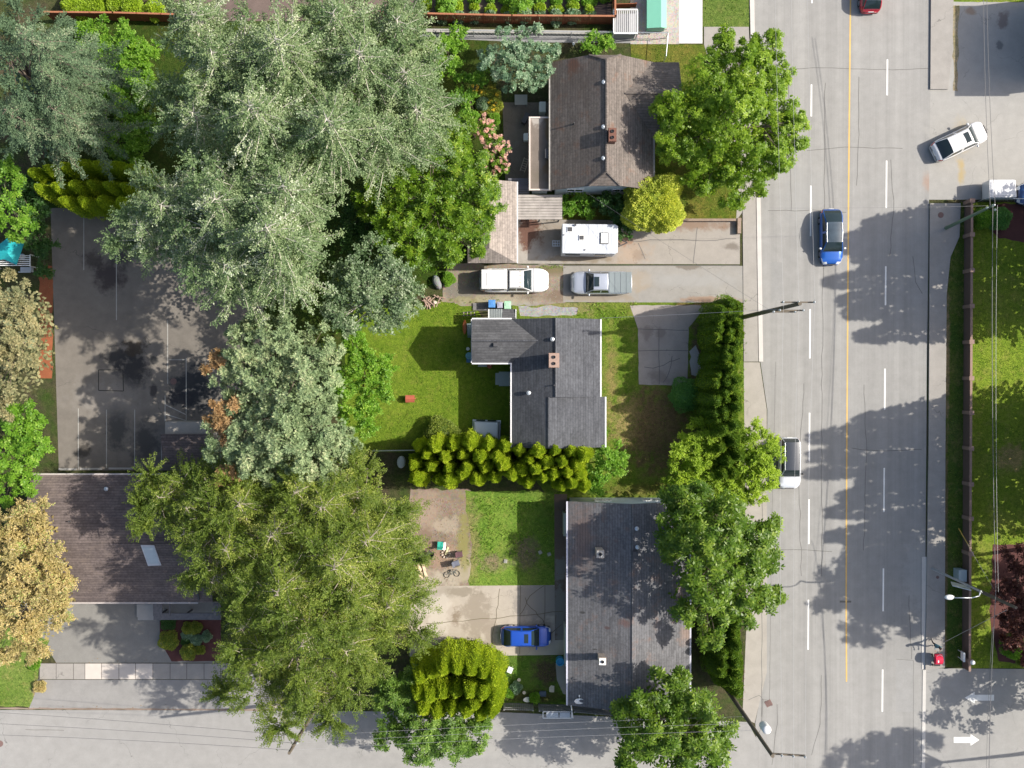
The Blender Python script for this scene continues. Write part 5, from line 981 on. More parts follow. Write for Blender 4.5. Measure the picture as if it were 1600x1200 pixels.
wire('overhead_wire', 'pale service wire from the tall pole to the slate grey house', t1-Vector((0, 0, 5.5)), P(938, 497, 4.3), .5, .014, 'wire_pale')
wire('overhead_wire', 'thin dark wire crossing the main road from the green pole', t4, (t1.x-.4, t1.y+7.6, 10), .4, .011)
wire('overhead_wire', 'thin wire from the pole crossing the concrete driveway', (t1.x, t1.y, 9), P(915, 300, 4.2), .3, .010)
# cable pairs parallel to the road at the right
z_ = 8.2
wire('overhead_wire', 'left wire of the pair running down from the top right corner', P(1536.5, -30, z_+1), t4+Vector((-.25, 0, .1)), .2, .018); wire('overhead_wire', 'right wire of the pair running down from the top right corner', P(1541.5, -30, z_+1), t4+Vector((.1, 0, .15)), .2, .018)
wire('overhead_wire', 'thick bundled cable along the park lawn right of the brown wall', t4, P(1556, 925, 9.4), .3, .024); wire('overhead_wire', 'thin pale cable beside the bundled one above the park lawn', t4+Vector((.25, 0, .2)), P(1560, 925, 9.9), .3, .010, 'wire_pale')
wire('overhead_wire', 'thick cable from the wooden pole to the bottom edge', P(1556, 925, 9.4), P(1545, 1230, 8.8), .2, .024); wire('overhead_wire', 'thin cable left of the thick one near the bottom right arrow', P(1551, 980, 9.2), P(1541, 1230, 8.6), .2, .012)
wire('overhead_wire', 'pale guy wire slanting from the wooden pole to the east verge', P(1573, 953, 10.2), P(1476, 1003, .1), 0, .018, 'wire_pale'); wire('overhead_wire', 'wire from the wooden pole to the upper left over the brown wall', P(1553, 920, 9.4), P(1512, 850, 8.5), .1, .014)
wire('guy_guard', 'yellow plastic guard leaning over the brown wall', P(1498, 826, 1.0), P(1515, 855, 4.5), 0, .04); bpy.data.objects['guy_guard'].data.materials[0] = simple('yellow_guard', (.55, .38, .08), .5)
for i, (y0, y1, y2) in enumerate(((1108, 1113, 1150), (1120, 1128, 1152), (1137, 1150, 1162))):
    wire('overhead_wire', ('upper', 'middle', 'lower')[i]+' wire of the side street, left of the larch pole', P(-40, 1111+i*18, 8.5+i*.6), t5-Vector((0, 0, 3.4-i*1.4)), .3, .013); wire('overhead_wire', ('upper', 'middle', 'lower')[i]+' wire between the larch pole and the transformer pole', t5-Vector((0, 0, 3.4-i*1.4)), t2-Vector((0, 0, 8-i*1.5)), .4, .008, 'wire_pale')
# ================================================================ PERSON AND STROLLER
def person(px, py, rz, label):
    q = P(px, py); root = thing('person', label, 'person', (q.x, q.y, .17), rz=rz, local=True)
    sk = [((0, 0, .93), .125), ((.02, 0, 1.12), .12), ((.05, 0, 1.36), .15), ((.07, 0, 1.47), .065), ((.08, 0, 1.54), .06), ((.10, 0, 1.64), .095), ((.10, 0, 1.72), .075)]
    E = [(0, 1), (1, 2), (2, 3), (3, 4), (4, 5), (5, 6)]; V = list(sk)
    def ch(par, pts):
        for p in pts: V.append(p); E.append((par, len(V)-1)); par = len(V)-1
        return par
    ch(0, [((.12, .10, .84), .09), ((.28, .11, .50), .06), ((.22, .11, .10), .042), ((.34, .12, .05), .035)])
    ch(0, [((-.08, -.10, .84), .09), ((-.10, -.11, .50), .06), ((-.38, -.11, .16), .042), ((-.30, -.12, .05), .035)])
    hands = []
    for sg in (1, -1):
        ch(2, [((.05, sg*.19, 1.38), .058), ((.10, sg*.23, 1.10), .042), ((.34, sg*.20, 1.02), .030), ((.42, sg*.19, 1.02), .026)]); hands.append((.43, sg*.19, 1.02, sg))
    me = bpy.data.meshes.new('body'); me.from_pydata([v[0] for v in V], E, []); me.update()
    o = bpy.data.objects.new('body', me); col.objects.link(o); md = o.modifiers.new('skin', 'SKIN'); md.use_smooth_shade = True
    for i, v in enumerate(V): me.skin_vertices[0].data[i].radius = (v[1]*(1.25 if i in (1, 2) else 1), v[1]); me.skin_vertices[0].data[i].use_root = (i == 0)
    ss = o.modifiers.new('sub', 'SUBSURF'); ss.levels = ss.render_levels = 2
    dg = bpy.context.evaluated_depsgraph_get(); m2 = bpy.data.meshes.new_from_object(o.evaluated_get(dg)); bpy.data.objects.remove(o)
    s = MB(); s.v = [tuple(v.co) for v in m2.vertices]; s.f = [list(p.vertices) for p in m2.polygons]; s.m = []
    for p in m2.polygons:
        z, x = p.center.z, p.center.x; ay = abs(p.center.y); s.m.append(0 if z > 1.48 or (x > .16 and .9 < z < 1.15 and x > .32) else (1 if z > .95 else (2 if z > .11 else 3)))
    for (x, y, z, sg) in hands:
        s.box((x+.03, y, z), (.09, .035, .08), 0, 0, .9)
        for k, (dz, l) in enumerate(((.032, .07), (.011, .08), (-.011, .075), (-.032, .06))): s.path([(x+.07, y, z+dz), (x+.07+l*.5, y-sg*.01, z+dz), (x+.07+l*.6, y-sg*.04, z+dz-.01)], [.010, .009, .008], 6, 0)
        s.path([(x+.01, y-sg*.02, z+.04), (x+.04, y-sg*.045, z+.055), (x+.07, y-sg*.055, z+.05)], [.012, .011, .009], 6, 0)
    for yy in (-.032, .032): s.ring((.185, yy, 1.645), [(.006, 0), (.014, .008), (.006, .016)], 8, 3)
    s.ring((.197, 0, 1.60), [(.012, 0), (.018, .012), (.006, .04)], 8, 0); s.box((.185, 0, 1.575), (.012, .045, .01), 0, 3)
    for sg in (1, -1): s.ring((.095, sg*.092, 1.62), [(.012, 0), (.022, .02), (.012, .05)], 8, 0)
    skin = simple('skin', (.42, .25, .18), .6); s.m += [0]*(len(s.f)-len(s.m)); s.build('body', [skin, simple('teal_top', (.10, .20, .24), .8), simple('black_trousers', (.015, .015, .02), .8), M['black']], root, smooth=True)
    s = MB(); s.ring((.07, 0, 1.62), [(.085, -.06), (.108, 0), (.112, .07), (.095, .12), (.05, .155), (.01, .162)], 16, sx=1.0); s.ring((-.035, 0, 1.55), [(.03, -.12), (.045, -.04), (.04, .06)], 10); s.build('hair', simple('dark_hair', (.03, .015, .012), .7), root, smooth=True); return root
person(1455, 1003, -math.pi/2+.1, 'person in teal top and black trousers walking behind the red stroller')
sq = P(1463, 1031, .5); st = thing('stroller', 'red stroller with dark seat pushed along the east pavement', 'stroller', (sq.x, sq.y, .17), rz=-math.pi/2, local=True)
redf = simple('red_fabric', (.55, .01, .05), .7); s = MB()
N = 8; s.add([(-.15+.42*math.cos(a)*(1 if a < 1.6 else 1), y, .62+.42*math.sin(a)) for y in (-.30, -.12, .12, .30) for a in [k*math.pi/N for k in range(N+1)]], [(r*(N+1)+k, r*(N+1)+k+1, (r+1)*(N+1)+k+1, (r+1)*(N+1)+k) for r in range(3) for k in range(N)])
s.add([(-.15, y, .62) for y in (-.30, .30)]+[(-.15+.42*math.cos(a), y, .62+.42*math.sin(a)) for y in (-.30, .30) for a in [k*math.pi/N for k in range(N+1)]], [[0, 2+k, 3+k] for k in range(N)]+[[1, 12+k, 11+k] for k in range(N)]); o = s.build('canopy', redf, st); o.modifiers.new('t', 'SOLIDIFY').thickness = .015
s = MB(); s.box((.22, 0, .5), (.5, .5, .12)); s.box((-.02, 0, .42), (.45, .5, .3)); s.build('seat', M['black'], st, bevel=.03); s = MB(); s.box((.1, .1, .60), (.3, .16, .05), .3); s.box((-.05, -.12, 1.05), (.2, .1, .02)); s.build('blanket', M['white'], st, bevel=.01)
for x, y in ((-.35, .27), (-.35, -.27), (.48, .2), (.48, -.2)): s = MB(); r0 = .15 if x < 0 else .11; s.tube((x, y-.02, r0), (x, y+.02, r0), r0, r0, 14); s.build('wheel', M['tyre'], st)
s = MB(); s.path([(-.35, .25, .15), (-.1, .25, .45), (-.5, .22, 1.0), (-.62, 0, 1.03), (-.5, -.22, 1.0), (-.1, -.25, .45), (-.35, -.25, .15)], .016, 6); s.path([(-.1, .25, .45), (.48, .2, .11)], .016); s.path([(-.1, -.25, .45), (.48, -.2, .11)], .016); s.build('frame', M['metal'], st)
# ================================================================ TREES AND PLANTS
def unit(v): return v/np.maximum(np.linalg.norm(v, axis=-1, keepdims=True), 1e-9)
def rdir(n, zmin=-1.0):
    v = unit(RNG.normal(size=(n*4+16, 3))); v = v[v[:, 2] >= zmin]
    while len(v) < n: v = np.concatenate([v, v])
    return v[:n]
def leaf_quads(pos, axis, normal, ln, wd, fold=.12):
    "diamond leaves: base, side, tip, side"
    ax = unit(axis); sd_ = unit(np.cross(ax, normal)); nm = np.cross(sd_, ax)
    ln = np.broadcast_to(np.asarray(ln, float).reshape(-1, 1), (len(pos), 1)); wd = np.broadcast_to(np.asarray(wd, float).reshape(-1, 1), (len(pos), 1))
    mid = pos+ax*ln*.55
    return np.stack([pos, mid-sd_*wd*.5+nm*wd*fold, pos+ax*ln-nm*ln*.08, mid+sd_*wd*.5+nm*wd*fold], 1)
def quads_mesh(name, Q, rnd, mats, parent=None, org=None, midx=None):
    o_ = ORG[parent.name] if parent is not None else Vector(org or (0, 0, 0))
    n = len(Q); me = bpy.data.meshes.new(name)
    V = (Q.reshape(-1, 3)-np.array(o_)).astype(np.float32)
    me.vertices.add(4*n); me.vertices.foreach_set('co', V.ravel())
    me.loops.add(4*n); me.loops.foreach_set('vertex_index', np.arange(4*n, dtype=np.int32))
    me.polygons.add(n); me.polygons.foreach_set('loop_start', np.arange(0, 4*n, 4, dtype=np.int32))
    if midx is not None: me.polygons.foreach_set('material_index', midx.astype(np.int32))
    me.update(calc_edges=True)
    a = me.attributes.new('rnd', 'FLOAT', 'FACE'); a.data.foreach_set('value', rnd.astype(np.float32))
    return mesh_obj(name, me, mats, parent, org)
def clumps(blobs, per, rfrac, seed_up=-.25, jitter=.22):
    "sub-clump centres spread over the crown lobes; returns centre, radius, outward direction"
    C, Rr, D = [], [], []
    for (px, py, rp, zt) in blobs:
        r0 = rp*mpp(zt*.85); vr = min(r0, zt*.42); c = P(px, py, max(zt-vr, vr*.6)); c = np.array(c)
        n = max(9, int(per*r0*r0*(1.35 if r0 < 2.2 else 1))); d = rdir(n, seed_up)
        rad = 1-np.abs(RNG.normal(0, jitter, (n, 1)))
        inner = RNG.random((n, 1)) < .22; rad = np.where(inner, rad*RNG.uniform(.35, .8, (n, 1)), rad)
        cr = RNG.uniform(.7, 1.3, n)*rfrac*(r0**.5)
        C.append(c+d*rad*np.array([max(.1, r0-rfrac*.5), max(.1, r0-rfrac*.5), max(.1, vr-rfrac*.4)])); Rr.append(cr); D.append(d)
    return np.concatenate(C), np.concatenate(Rr), np.concatenate(D)
def sprays(C, Rr, D, n_sp, L, m, ll, lw, up=.25, sag=.12, out=.8, side=.9, spread=1.0, twig_every=0, cull=True):
    "leafy twigs that radiate out of each clump; returns leaves, clump index, twig segments"
    K = len(C); n = K*n_sp; ci = np.repeat(np.arange(K), n_sp)
    v = unit(rdir(n)*spread+D[ci]*out+np.array([0, 0, up]))
    o = C[ci]+rdir(n)*Rr[ci][:, None]*RNG.uniform(.0, .7, (n, 1)); l = L*RNG.uniform(.6, 1.25, n)
    si = np.repeat(np.arange(n), m); t = np.tile((np.arange(m)+.6)/m, n)+RNG.uniform(-.05, .05, n*m)
    sg = (l[si]*t)**2*sag
    pos = o[si]+v[si]*(l[si]*t)[:, None]-np.stack([0*sg, 0*sg, sg], 1)
    s = unit(np.cross(v, rdir(n)+np.array([0, 0, 1.5])))[si]*np.where(np.arange(n*m) % 2 == 0, 1, -1)[:, None]
    ax = unit(v[si]*.7+s*side+rdir(n*m)*.35+np.array([0, 0, -.1]))
    nm = unit(rdir(n*m)*.55+np.array([0.15, 0, 1])+v[si]*.2)
    Q = leaf_quads(pos, ax, nm, ll*RNG.uniform(.7, 1.25, n*m), lw*RNG.uniform(.8, 1.2, n*m))
    tw = None
    if twig_every:
        k = np.arange(0, n, twig_every); tw = (o[k]-v[k]*l[k][:, None]*.3, o[k]+v[k]*l[k][:, None]*.85-np.array([0, 0, 1])*(l[k]**2*sag*.6)[:, None])
    return Q, ci[si], tw
def rosettes(C, Rr, D, n_r, k, ll, lw, elev=(-.35, .35), up=.9, out=.5, rnd_dir=.5):
    "palm-like whorls of leaflets or needles around each twig tip"
    K = len(C); n = K*n_r; ci = np.repeat(np.arange(K), n_r)
    pos = C[ci]+unit(rdir(n)+D[ci]*.6)*Rr[ci][:, None]*RNG.uniform(.2, 1.0, (n, 1))
    nrm = unit(rdir(n)*rnd_dir+D[ci]*out+np.array([0, 0, up])); u = unit(np.cross(nrm, rdir(n))); w_ = np.cross(nrm, u)
    ri = np.repeat(np.arange(n), k); a = np.tile(np.arange(k)*2*math.pi/k, n)+RNG.uniform(-.2, .2, n*k)
    e = RNG.uniform(elev[0], elev[1], n*k)[:, None]
    ax = (u[ri]*np.cos(a)[:, None]+w_[ri]*np.sin(a)[:, None])*np.cos(e)+nrm[ri]*np.sin(e)
    sc_ = RNG.uniform(.75, 1.25, n)[ri]
    Q = leaf_quads(pos[ri]+ax*ll*.08, ax, nrm[ri]+rdir(n*k)*.2, ll*sc_*RNG.uniform(.8, 1.1, n*k), lw*sc_)
    return Q, ci[ri]
def fronds(stars, nb, ang, tlen, tstep, lstep, ll, lw, rise=.1, droop=.12, deep=1.5, jit=.25, br=.03):
    "long branches radiating from leaders, each a feather of side twigs set with small leaves"
    LP, LA, LN, LB, S = [], [], [], [], MB(); bi = 0
    for (px, py, rp, zt) in stars:
        r0 = rp*mpp(zt*.85); A = np.array(P(px, py, zt)); zlow = max(1.5, zt-deep*r0); n_ = int(nb*(r0/3.5)**1.0)+8
        for i in range(n_):
            t = (i+.5)/n_; z = zlow+(zt-zlow)*t**.85; ln = (r0*(1-t**1.7)+.35)*random.uniform(.72, 1.18); az = i*2.39996+random.uniform(-.3, .3)
            d = np.array([math.cos(az), math.sin(az), 0]); sidev = np.array([-d[1], d[0], 0])
            cv = random.uniform(-.18, .18)
            f = lambda s: np.array([A[0], A[1], z])+d*ln*s+sidev*cv*ln*s*s+np.array([0, 0, 1])*(rise*ln*s-droop*ln*s*s*(1+t))
            k = max(4, int(ln/tstep)); s_ = (np.arange(k)+RNG.uniform(.2, .8, k))/k; s_ = .10+.9*s_
            pts = np.array([f(q) for q in s_]); S.path([tuple(f(q)) for q in (0, .35, .7, 1)], [br, br*.7, br*.45, .006], 3)
            for sg in (-1, 1, 0):
                if sg == 0: st, tl, td = pts[-3:], np.full(min(3, k), tlen*.45), np.tile(d, (min(3, k), 1))
                else:
                    st = pts; tl = tlen*(1.05-.7*s_)*RNG.uniform(.6, 1.25, k)*min(1, .35+ln/3); a_ = ang+RNG.normal(0, jit, k)
                    td = d[None]*np.cos(a_)[:, None]+sg*sidev[None]*np.sin(a_)[:, None]
                td = unit(td+RNG.normal(0, jit*.5, td.shape)*np.array([1, 1, .8])+np.array([0, 0, -.05]))
                m = np.maximum(2, (tl/lstep).astype(int)); ti = np.repeat(np.arange(len(st)), m); off = np.concatenate([np.arange(q) for q in m])
                u_ = (off+RNG.uniform(0, .9, len(off)))/m[ti]; p_ = st[ti]+td[ti]*(tl[ti]*u_)[:, None]+np.array([0, 0, -.10])*((tl[ti]*u_)**2)[:, None]+RNG.normal(0, .02, (len(off), 3))
                sv = unit(np.cross(td[ti], np.array([0, 0, 1.])))*np.where(off % 2 == 0, 1, -1)[:, None]
                LP.append(p_); LA.append(unit(td[ti]*.75+sv*.75+RNG.normal(0, .25, p_.shape))); LN.append(unit(RNG.normal(0, .38, p_.shape)+np.array([.12, 0, 1]))); LB.append(np.full(len(p_), bi))
            bi += 1
    p_, a_, n_, b_ = map(np.concatenate, (LP, LA, LN, LB)); q = len(p_)
    tone = RNG.normal(.1, .17, bi)
    return leaf_quads(p_, a_, n_, ll*RNG.uniform(.65, 1.3, q), lw*RNG.uniform(.8, 1.3, q)), np.clip(RNG.uniform(0, .75, q)+tone[b_]+(RNG.random(q) > .94)*.3, 0, 1), S
def limbs(root, base, C, mat, h0, r0, name='trunk', twigs=None, pale=None, frac=.5, bend=.25):
    "tapering trunk, then limbs that fork towards the clumps"
    s = MB(); top = np.array(C).mean(0); zt = max(c[2] for c in C)
    b = np.array([base[0], base[1], 0.0]); f = np.array([b[0]*.6+top[0]*.4, b[1]*.6+top[1]*.4, h0]); e = np.array([top[0], top[1], zt*.86])
    mid = f*.5+e*.5+np.array([random.uniform(-bend, bend), random.uniform(-bend, bend), 0])
    s.path([b, b*.5+f*.5+np.array([.06, .04, 0]), f, mid, e], [r0*1.25, r0, r0*.82, r0*.5, r0*.12], 8)
    K = len(C); idx = list(RNG.permutation(K))[:int(min(K, 26))]
    spine = [f, f*.5+mid*.5, mid, mid*.5+e*.5]; ends = []
    for j, i in enumerate(idx):
        c = C[i]; st = min(spine, key=lambda q: abs(q[2]-c[2]*.72)+.2*np.linalg.norm(q-c)); mm = st*.5+c*.5+np.array([0, 0, .25*np.linalg.norm(st-c)*.3])
        q1 = st*.8+mm*.2; s.path([st, q1, mm, c], [r0*.34, r0*.3, r0*.2, r0*.05], 5); ends.append(mm)
    E = np.array(ends)
    for i in list(RNG.permutation(K))[:int(K*frac)]:
        c = C[i]; dd = np.linalg.norm(E-c, axis=1); j = int(np.argmin(dd)); st = E[j]
        mm = st*.45+c*.55+RNG.normal(0, .12, 3); s.path([st, mm, c], [r0*.13, r0*.08, .012], 4)
    o = s.build(name, mat, root, smooth=True)
    if twigs is not None:
        s2 = MB()
        for a, b_ in zip(*twigs): s2.tube(a, b_, .022, .008, 3, cap=False)
        s2.build('twigs', pale or mat, root)['kind'] = 'stuff'
    return o
ORD = 'first second third fourth fifth sixth seventh eighth ninth tenth eleventh twelfth thirteenth fourteenth fifteenth sixteenth seventeenth eighteenth nineteenth twentieth twenty-first twenty-second'.split()
def rowlabels(pts, noun, tail, rows, axis=0):
    "labels by row and order along the row"
    out = {}
    for ri, (lo, hi, rn) in enumerate(rows):
        sel = sorted([i for i, p in enumerate(pts) if lo <= p[1-axis] < hi], key=lambda i: pts[i][axis])
        for k_, i in enumerate(sel): out[i] = f"{noun}, {ORD[k_]} from the {'left' if axis == 0 else 'top'} in the {rn} row {tail}"
    return [out[i] for i in range(len(pts))]
MATS = {
 'silver': leafmat('silver_poplar_leaf', (.11, .18, .07), (.27, .345, .18), (.56, .60, .47), .3, .5),
 'silver_green': leafmat('green_poplar_leaf', (.09, .15, .07), (.19, .26, .14), (.36, .42, .30), .3, .5),
 'bluespruce': leafmat('spruce_needle', (.06, .105, .055), (.16, .235, .13), (.30, .34, .22), .12, .7),
 'pine': leafmat('pine_needle', (.13, .195, .09), (.28, .355, .19), (.42, .45, .27), .15, .65),
 'pine_brown': leafmat('dry_pine_needle', (.30, .17, .075), (.44, .29, .15), None, .2, .8),
 'larch': leafmat('larch_needle', (.085, .14, .015), (.25, .31, .04), (.46, .48, .15), .35, .6),
 'tan': leafmat('tan_flowering_leaf', (.33, .27, .10), (.56, .44, .22), (.34, .40, .12), .3, .7),
 'tanpine': leafmat('tan_pine_needle', (.17, .18, .09), (.38, .33, .18), (.20, .24, .15), .2, .7),
 'chestnut': leafmat('chestnut_leaf', (.075, .155, .012), (.165, .265, .024), (.30, .40, .06), .45, .4),
 'walnut': leafmat('broad_green_leaf', (.13, .24, .012), (.24, .37, .025), (.34, .46, .05), .45, .45),
 'magnolia': leafmat('bright_narrow_leaf', (.075, .165, .010), (.185, .31, .022), (.33, .43, .05), .4, .42),
 'fresh': leafmat('fresh_green_leaf', (.12, .27, .02), (.22, .40, .04), (.34, .5, .08), .45, .5),
 'lime': leafmat('lime_leaf', (.22, .34, .02), (.40, .54, .05), None, .45, .5),
 'bluegreen': leafmat('blue_green_leaf', (.10, .20, .11), (.24, .34, .22), (.38, .46, .34), .3, .5),
 'cedar': leafmat('hedge_cedar_spray', (.23, .33, .012), (.40, .50, .020), (.56, .62, .06), .35, .7),
 'cedar_dark': leafmat('road_hedge_spray', (.07, .14, .012), (.155, .26, .018), (.30, .38, .035), .35, .7),
 'gold': leafmat('golden_cypress_spray', (.30, .38, .04), (.62, .64, .10), (.82, .80, .2), .4, .6),
 'dark': leafmat('dark_shrub_leaf', (.03, .085, .015), (.06, .14, .03), None, .3, .5),
 'box': leafmat('clipped_shrub_leaf', (.08, .22, .04), (.15, .32, .07), None, .3, .5),
 'variegated': leafmat('variegated_leaf', (.10, .17, .02), (.30, .32, .04), (.5, .46, .08), .3, .5),
 'hosta': leafmat('hosta_leaf', (.14, .24, .15), (.26, .38, .27), None, .3, .5),
 'maroon': leafmat('maroon_leaf', (.06, .018, .015), (.16, .05, .04), (.34, .15, .11), .35, .5),
 'pink': leafmat('pink_blossom', (.58, .28, .26), (.78, .50, .44), None, .3, .7),
 'yellow': leafmat('yellow_flower', (.62, .42, .03), (.75, .55, .05), None, .3, .7),
 'deep': leafmat('deep_green_leaf', (.07, .15, .018), (.16, .27, .04), (.28, .40, .09), .35, .5),
 'grass': leafmat('grass_blade', (.08, .17, .01), (.15, .24, .02), (.27, .28, .07), .3, .7),
}
def tree(name, label, blobs, kind, base=None, cat='tree', group=None, bark=None, seedtone=0, dens=1.0, stars=None):
    if stars: blobs = [(x, y, r*.80, z*.94) for x, y, r, z in blobs]
    C, Rr, D = clumps(blobs, *KIND[kind]['cl']); k = KIND[kind]
    if dens != 1:
        sel = RNG.random(len(C)) < dens; C, Rr, D = C[sel], Rr[sel], D[sel]
    if base is None:
        m_ = C.mean(0); b = (m_[0], m_[1])
    else: q = P(*base); b = (q.x, q.y)
    root = thing(name, label, cat, (b[0], b[1], 0), group)
    tw = None
    if stars:
        sel = RNG.random(len(C)) < k.get('keep', .5); C, Rr, D = C[sel], Rr[sel]*.9, D[sel]
    if 'spray' in k: Q, ci, tw = sprays(C, Rr, D, **k['spray'])
    else: Q, ci = rosettes(C, Rr, D, **k['ros'])
    Q[:, :, 2] = np.maximum(Q[:, :, 2], .05)
    tone = RNG.normal(0, .16, len(C)); rnd = np.clip(RNG.uniform(.0, .85, len(Q))+tone[ci]+(RNG.random(len(Q)) > .93)*.4+seedtone, 0, 1)
    mi = None; mats = [MATS[k['mat']]]
    if 'mat2' in k:
        mats.append(MATS[k['mat2'][0]]); sel = np.zeros(len(C), bool)
        for (px, py, rp) in k['mat2'][1]:
            q = np.array([C[:, 0]*F/(H-C[:, 2]), C[:, 1]*F/(H-C[:, 2])]).T; q0 = np.array([px-800, 589-py]); sel |= np.linalg.norm(q-q0, axis=1) < rp
        mi = sel[ci].astype(int)
    fk, fs = k.get('fill', (26, .26)); m_ = len(C)*fk; fi = np.repeat(np.arange(len(C)), fk)
    fp = C[fi]*1.0+rdir(m_)*(Rr[fi]*1.15)[:, None]*RNG.uniform(.2, 1, (m_, 1))-D[fi]*(Rr[fi]*.35)[:, None]; fp[:, 2] = np.maximum(fp[:, 2], .1)
    FQ = leaf_quads(fp, rdir(m_)*np.array([1, 1, .4]), unit(rdir(m_)*.6+np.array([.1, 0, 1])), fs*RNG.uniform(.6, 1.2, m_), fs*.62)
    Q = np.concatenate([Q, FQ]); rnd = np.concatenate([rnd, np.clip(RNG.uniform(0, .7, m_)+tone[fi]+seedtone, 0, 1)])
    if mi is not None: mi = np.concatenate([mi, sel[fi].astype(int)])
    if stars:
        FQ, fr, S = fronds(stars, **k['frond']); Q = np.concatenate([Q, FQ]); rnd = np.concatenate([rnd*k.get('under', .55), np.clip(fr+seedtone, 0, 1)]); S.build('branches', M[k.get('pale', 'bark_pale')], root)['kind'] = 'stuff'  # leaves beneath the fronds get darker tones: shade of the gaps painted in
        if mi is not None: mi = np.concatenate([mi, np.zeros(len(FQ), int)])
    for (px, py, rp, zt) in blobs:      # lower, inner foliage under the visible crown
        if zt < 8: continue
        r0 = rp*mpp(zt*.85)*.85; q = P(px, py, zt*.8); c = np.array([q.x*.8+b[0]*.2, q.y*.8+b[1]*.2, zt*.47]); n_ = int(75*r0*r0)
        lp = c+rdir(n_)*np.array([r0, r0, zt*.26])*RNG.uniform(.3, 1, (n_, 1))**.5
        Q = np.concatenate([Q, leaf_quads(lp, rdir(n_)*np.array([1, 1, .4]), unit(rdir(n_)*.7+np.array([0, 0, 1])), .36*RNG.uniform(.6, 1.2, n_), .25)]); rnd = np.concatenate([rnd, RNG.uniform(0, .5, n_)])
        if mi is not None: mi = np.concatenate([mi, np.zeros(n_, int)])
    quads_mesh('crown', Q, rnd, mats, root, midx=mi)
    hh = float(C[:, 2].max())
    limbs(root, b, C, M[bark or k.get('bark', 'bark')], hh*k.get('h0', .22), max(.05, hh*k.get('tr', .017)), twigs=tw, pale=M[k.get('pale', 'bark_pale')], frac=k.get('frac', .5))
    return root
